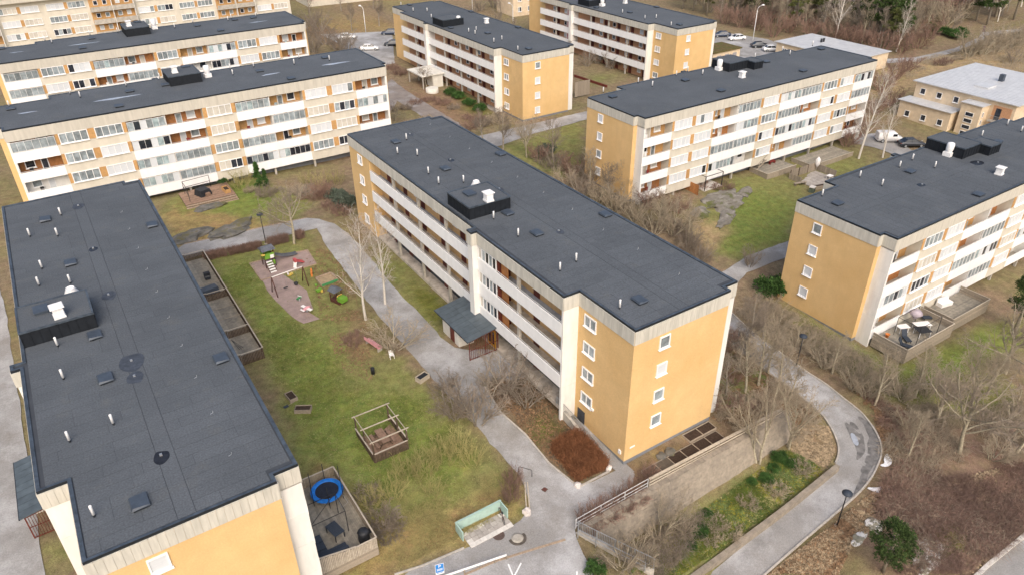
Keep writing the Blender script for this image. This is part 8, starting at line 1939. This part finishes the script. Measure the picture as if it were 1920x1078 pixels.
MB().box(0, 0, -3, 8, 9, 7).build('wall', MAT['cream'], cw); MB().box(-.3, -.3, 7, 8.3, 9.3, 7.3).build('roof', MAT['felt'], cw)
for k in range(2):
    for x in (2.2, 5.6): window_parts(cw, 1.2, 1.3, 2, (x, -.005, 1.5 + 2.8 * k), 'y-', ['glass_grey', 'glass_dark'], frame=.09)
# crate fence and red edging between the top centre and the balcony block
fe = empty('board_fence', (90.14, 116.23) + (gz(*(90.14, 116.23)),), 0); tag(fe, 'tall brown-grey board fence between top centre block and balcony block', 'fence')
for k in range(5): inst('board', box_mesh(.72, .06, 3.0, MAT['timber_grey']), fe, (.4 + .76 * k, 0, .3))
for a, b_, lab in (((99.99, 129.19), (100.85, 118.97), 'dark red timber edging along the path behind the board fence'),):
    o = empty('timber_edging', g3(a)); tag(o, lab, 'edging'); dv = Vector(g3(b_)) - Vector(g3(a)); MB().bar((0, 0, .25), tuple(dv + Vector((0, 0, .25))), .25, .5).build('beam', MAT['rust_red'], o)
# walker on the far path
pp = (210.78, 99.32)
me = bpy.data.meshes.new('person')
vs_ = [(0, 0, .92), (0, 0, 1.15), (0, 0, 1.42), (0, 0, 1.55), (0, .01, 1.68), (.1, .0, .9), (.12, .12, .5), (.12, .02, .06), (.12, .16, .03), (-.1, 0, .9), (-.12, -.1, .5), (-.12, -.28, .1), (-.12, -.14, .05), (.2, 0, 1.4), (.27, -.08, 1.12), (.25, .05, .88), (-.2, 0, 1.4), (-.27, .08, 1.12), (-.25, .2, .92)]
ed = [(0, 1), (1, 2), (2, 3), (3, 4), (0, 5), (5, 6), (6, 7), (7, 8), (0, 9), (9, 10), (10, 11), (11, 12), (2, 13), (13, 14), (14, 15), (2, 16), (16, 17), (17, 18)]
me.from_pydata(vs_, ed, [])
ps = inst('person', me, None, g3(pp, .1), (0, 0, R(60)))
sk = ps.modifiers.new('skin', 'SKIN'); 
rad_ = [.17, .16, .18, .06, .11, .1, .075, .05, .045, .1, .075, .05, .045, .08, .055, .04, .08, .055, .04]
for i, s_ in enumerate(me.skin_vertices[0].data): s_.radius = (rad_[i],) * 2
me.skin_vertices[0].data[0].use_root = True
ps.modifiers.new('sub', 'SUBSURF').levels = 1
mat('coat_purple', (0.16, 0.07, 0.14), 0.1, 5, 0.8); me.materials.append(MAT['coat_purple'])
tag(ps, 'person in a purple coat walking on the far footpath', 'person')


# ---------------------------------------------------------------- members of small groups are told apart by their order
ORD = ['first', 'second', 'third', 'fourth', 'fifth', 'sixth', 'seventh', 'eighth', 'ninth', 'tenth', 'eleventh', 'twelfth', 'thirteenth', 'fourteenth', 'fifteenth', 'sixteenth', 'seventeenth', 'eighteenth']
bpy.context.view_layer.update()
fam = {}
for o in bpy.data.objects:
    if o.parent is None and o.get('group') and o.get('label'): fam.setdefault((o['group'], o['label']), []).append(o)
cinv = cam.matrix_world.inverted()
def across(o):
    v = cinv @ o.matrix_world.translation
    return v.x / -v.z
for (grp, lab), obs_ in fam.items():
    if 2 <= len(obs_) <= 18 and len(lab.split()) <= 12:
        for k, o in enumerate(sorted(obs_, key=across)): o['label'] = lab + ', ' + ORD[k] + ' from left'
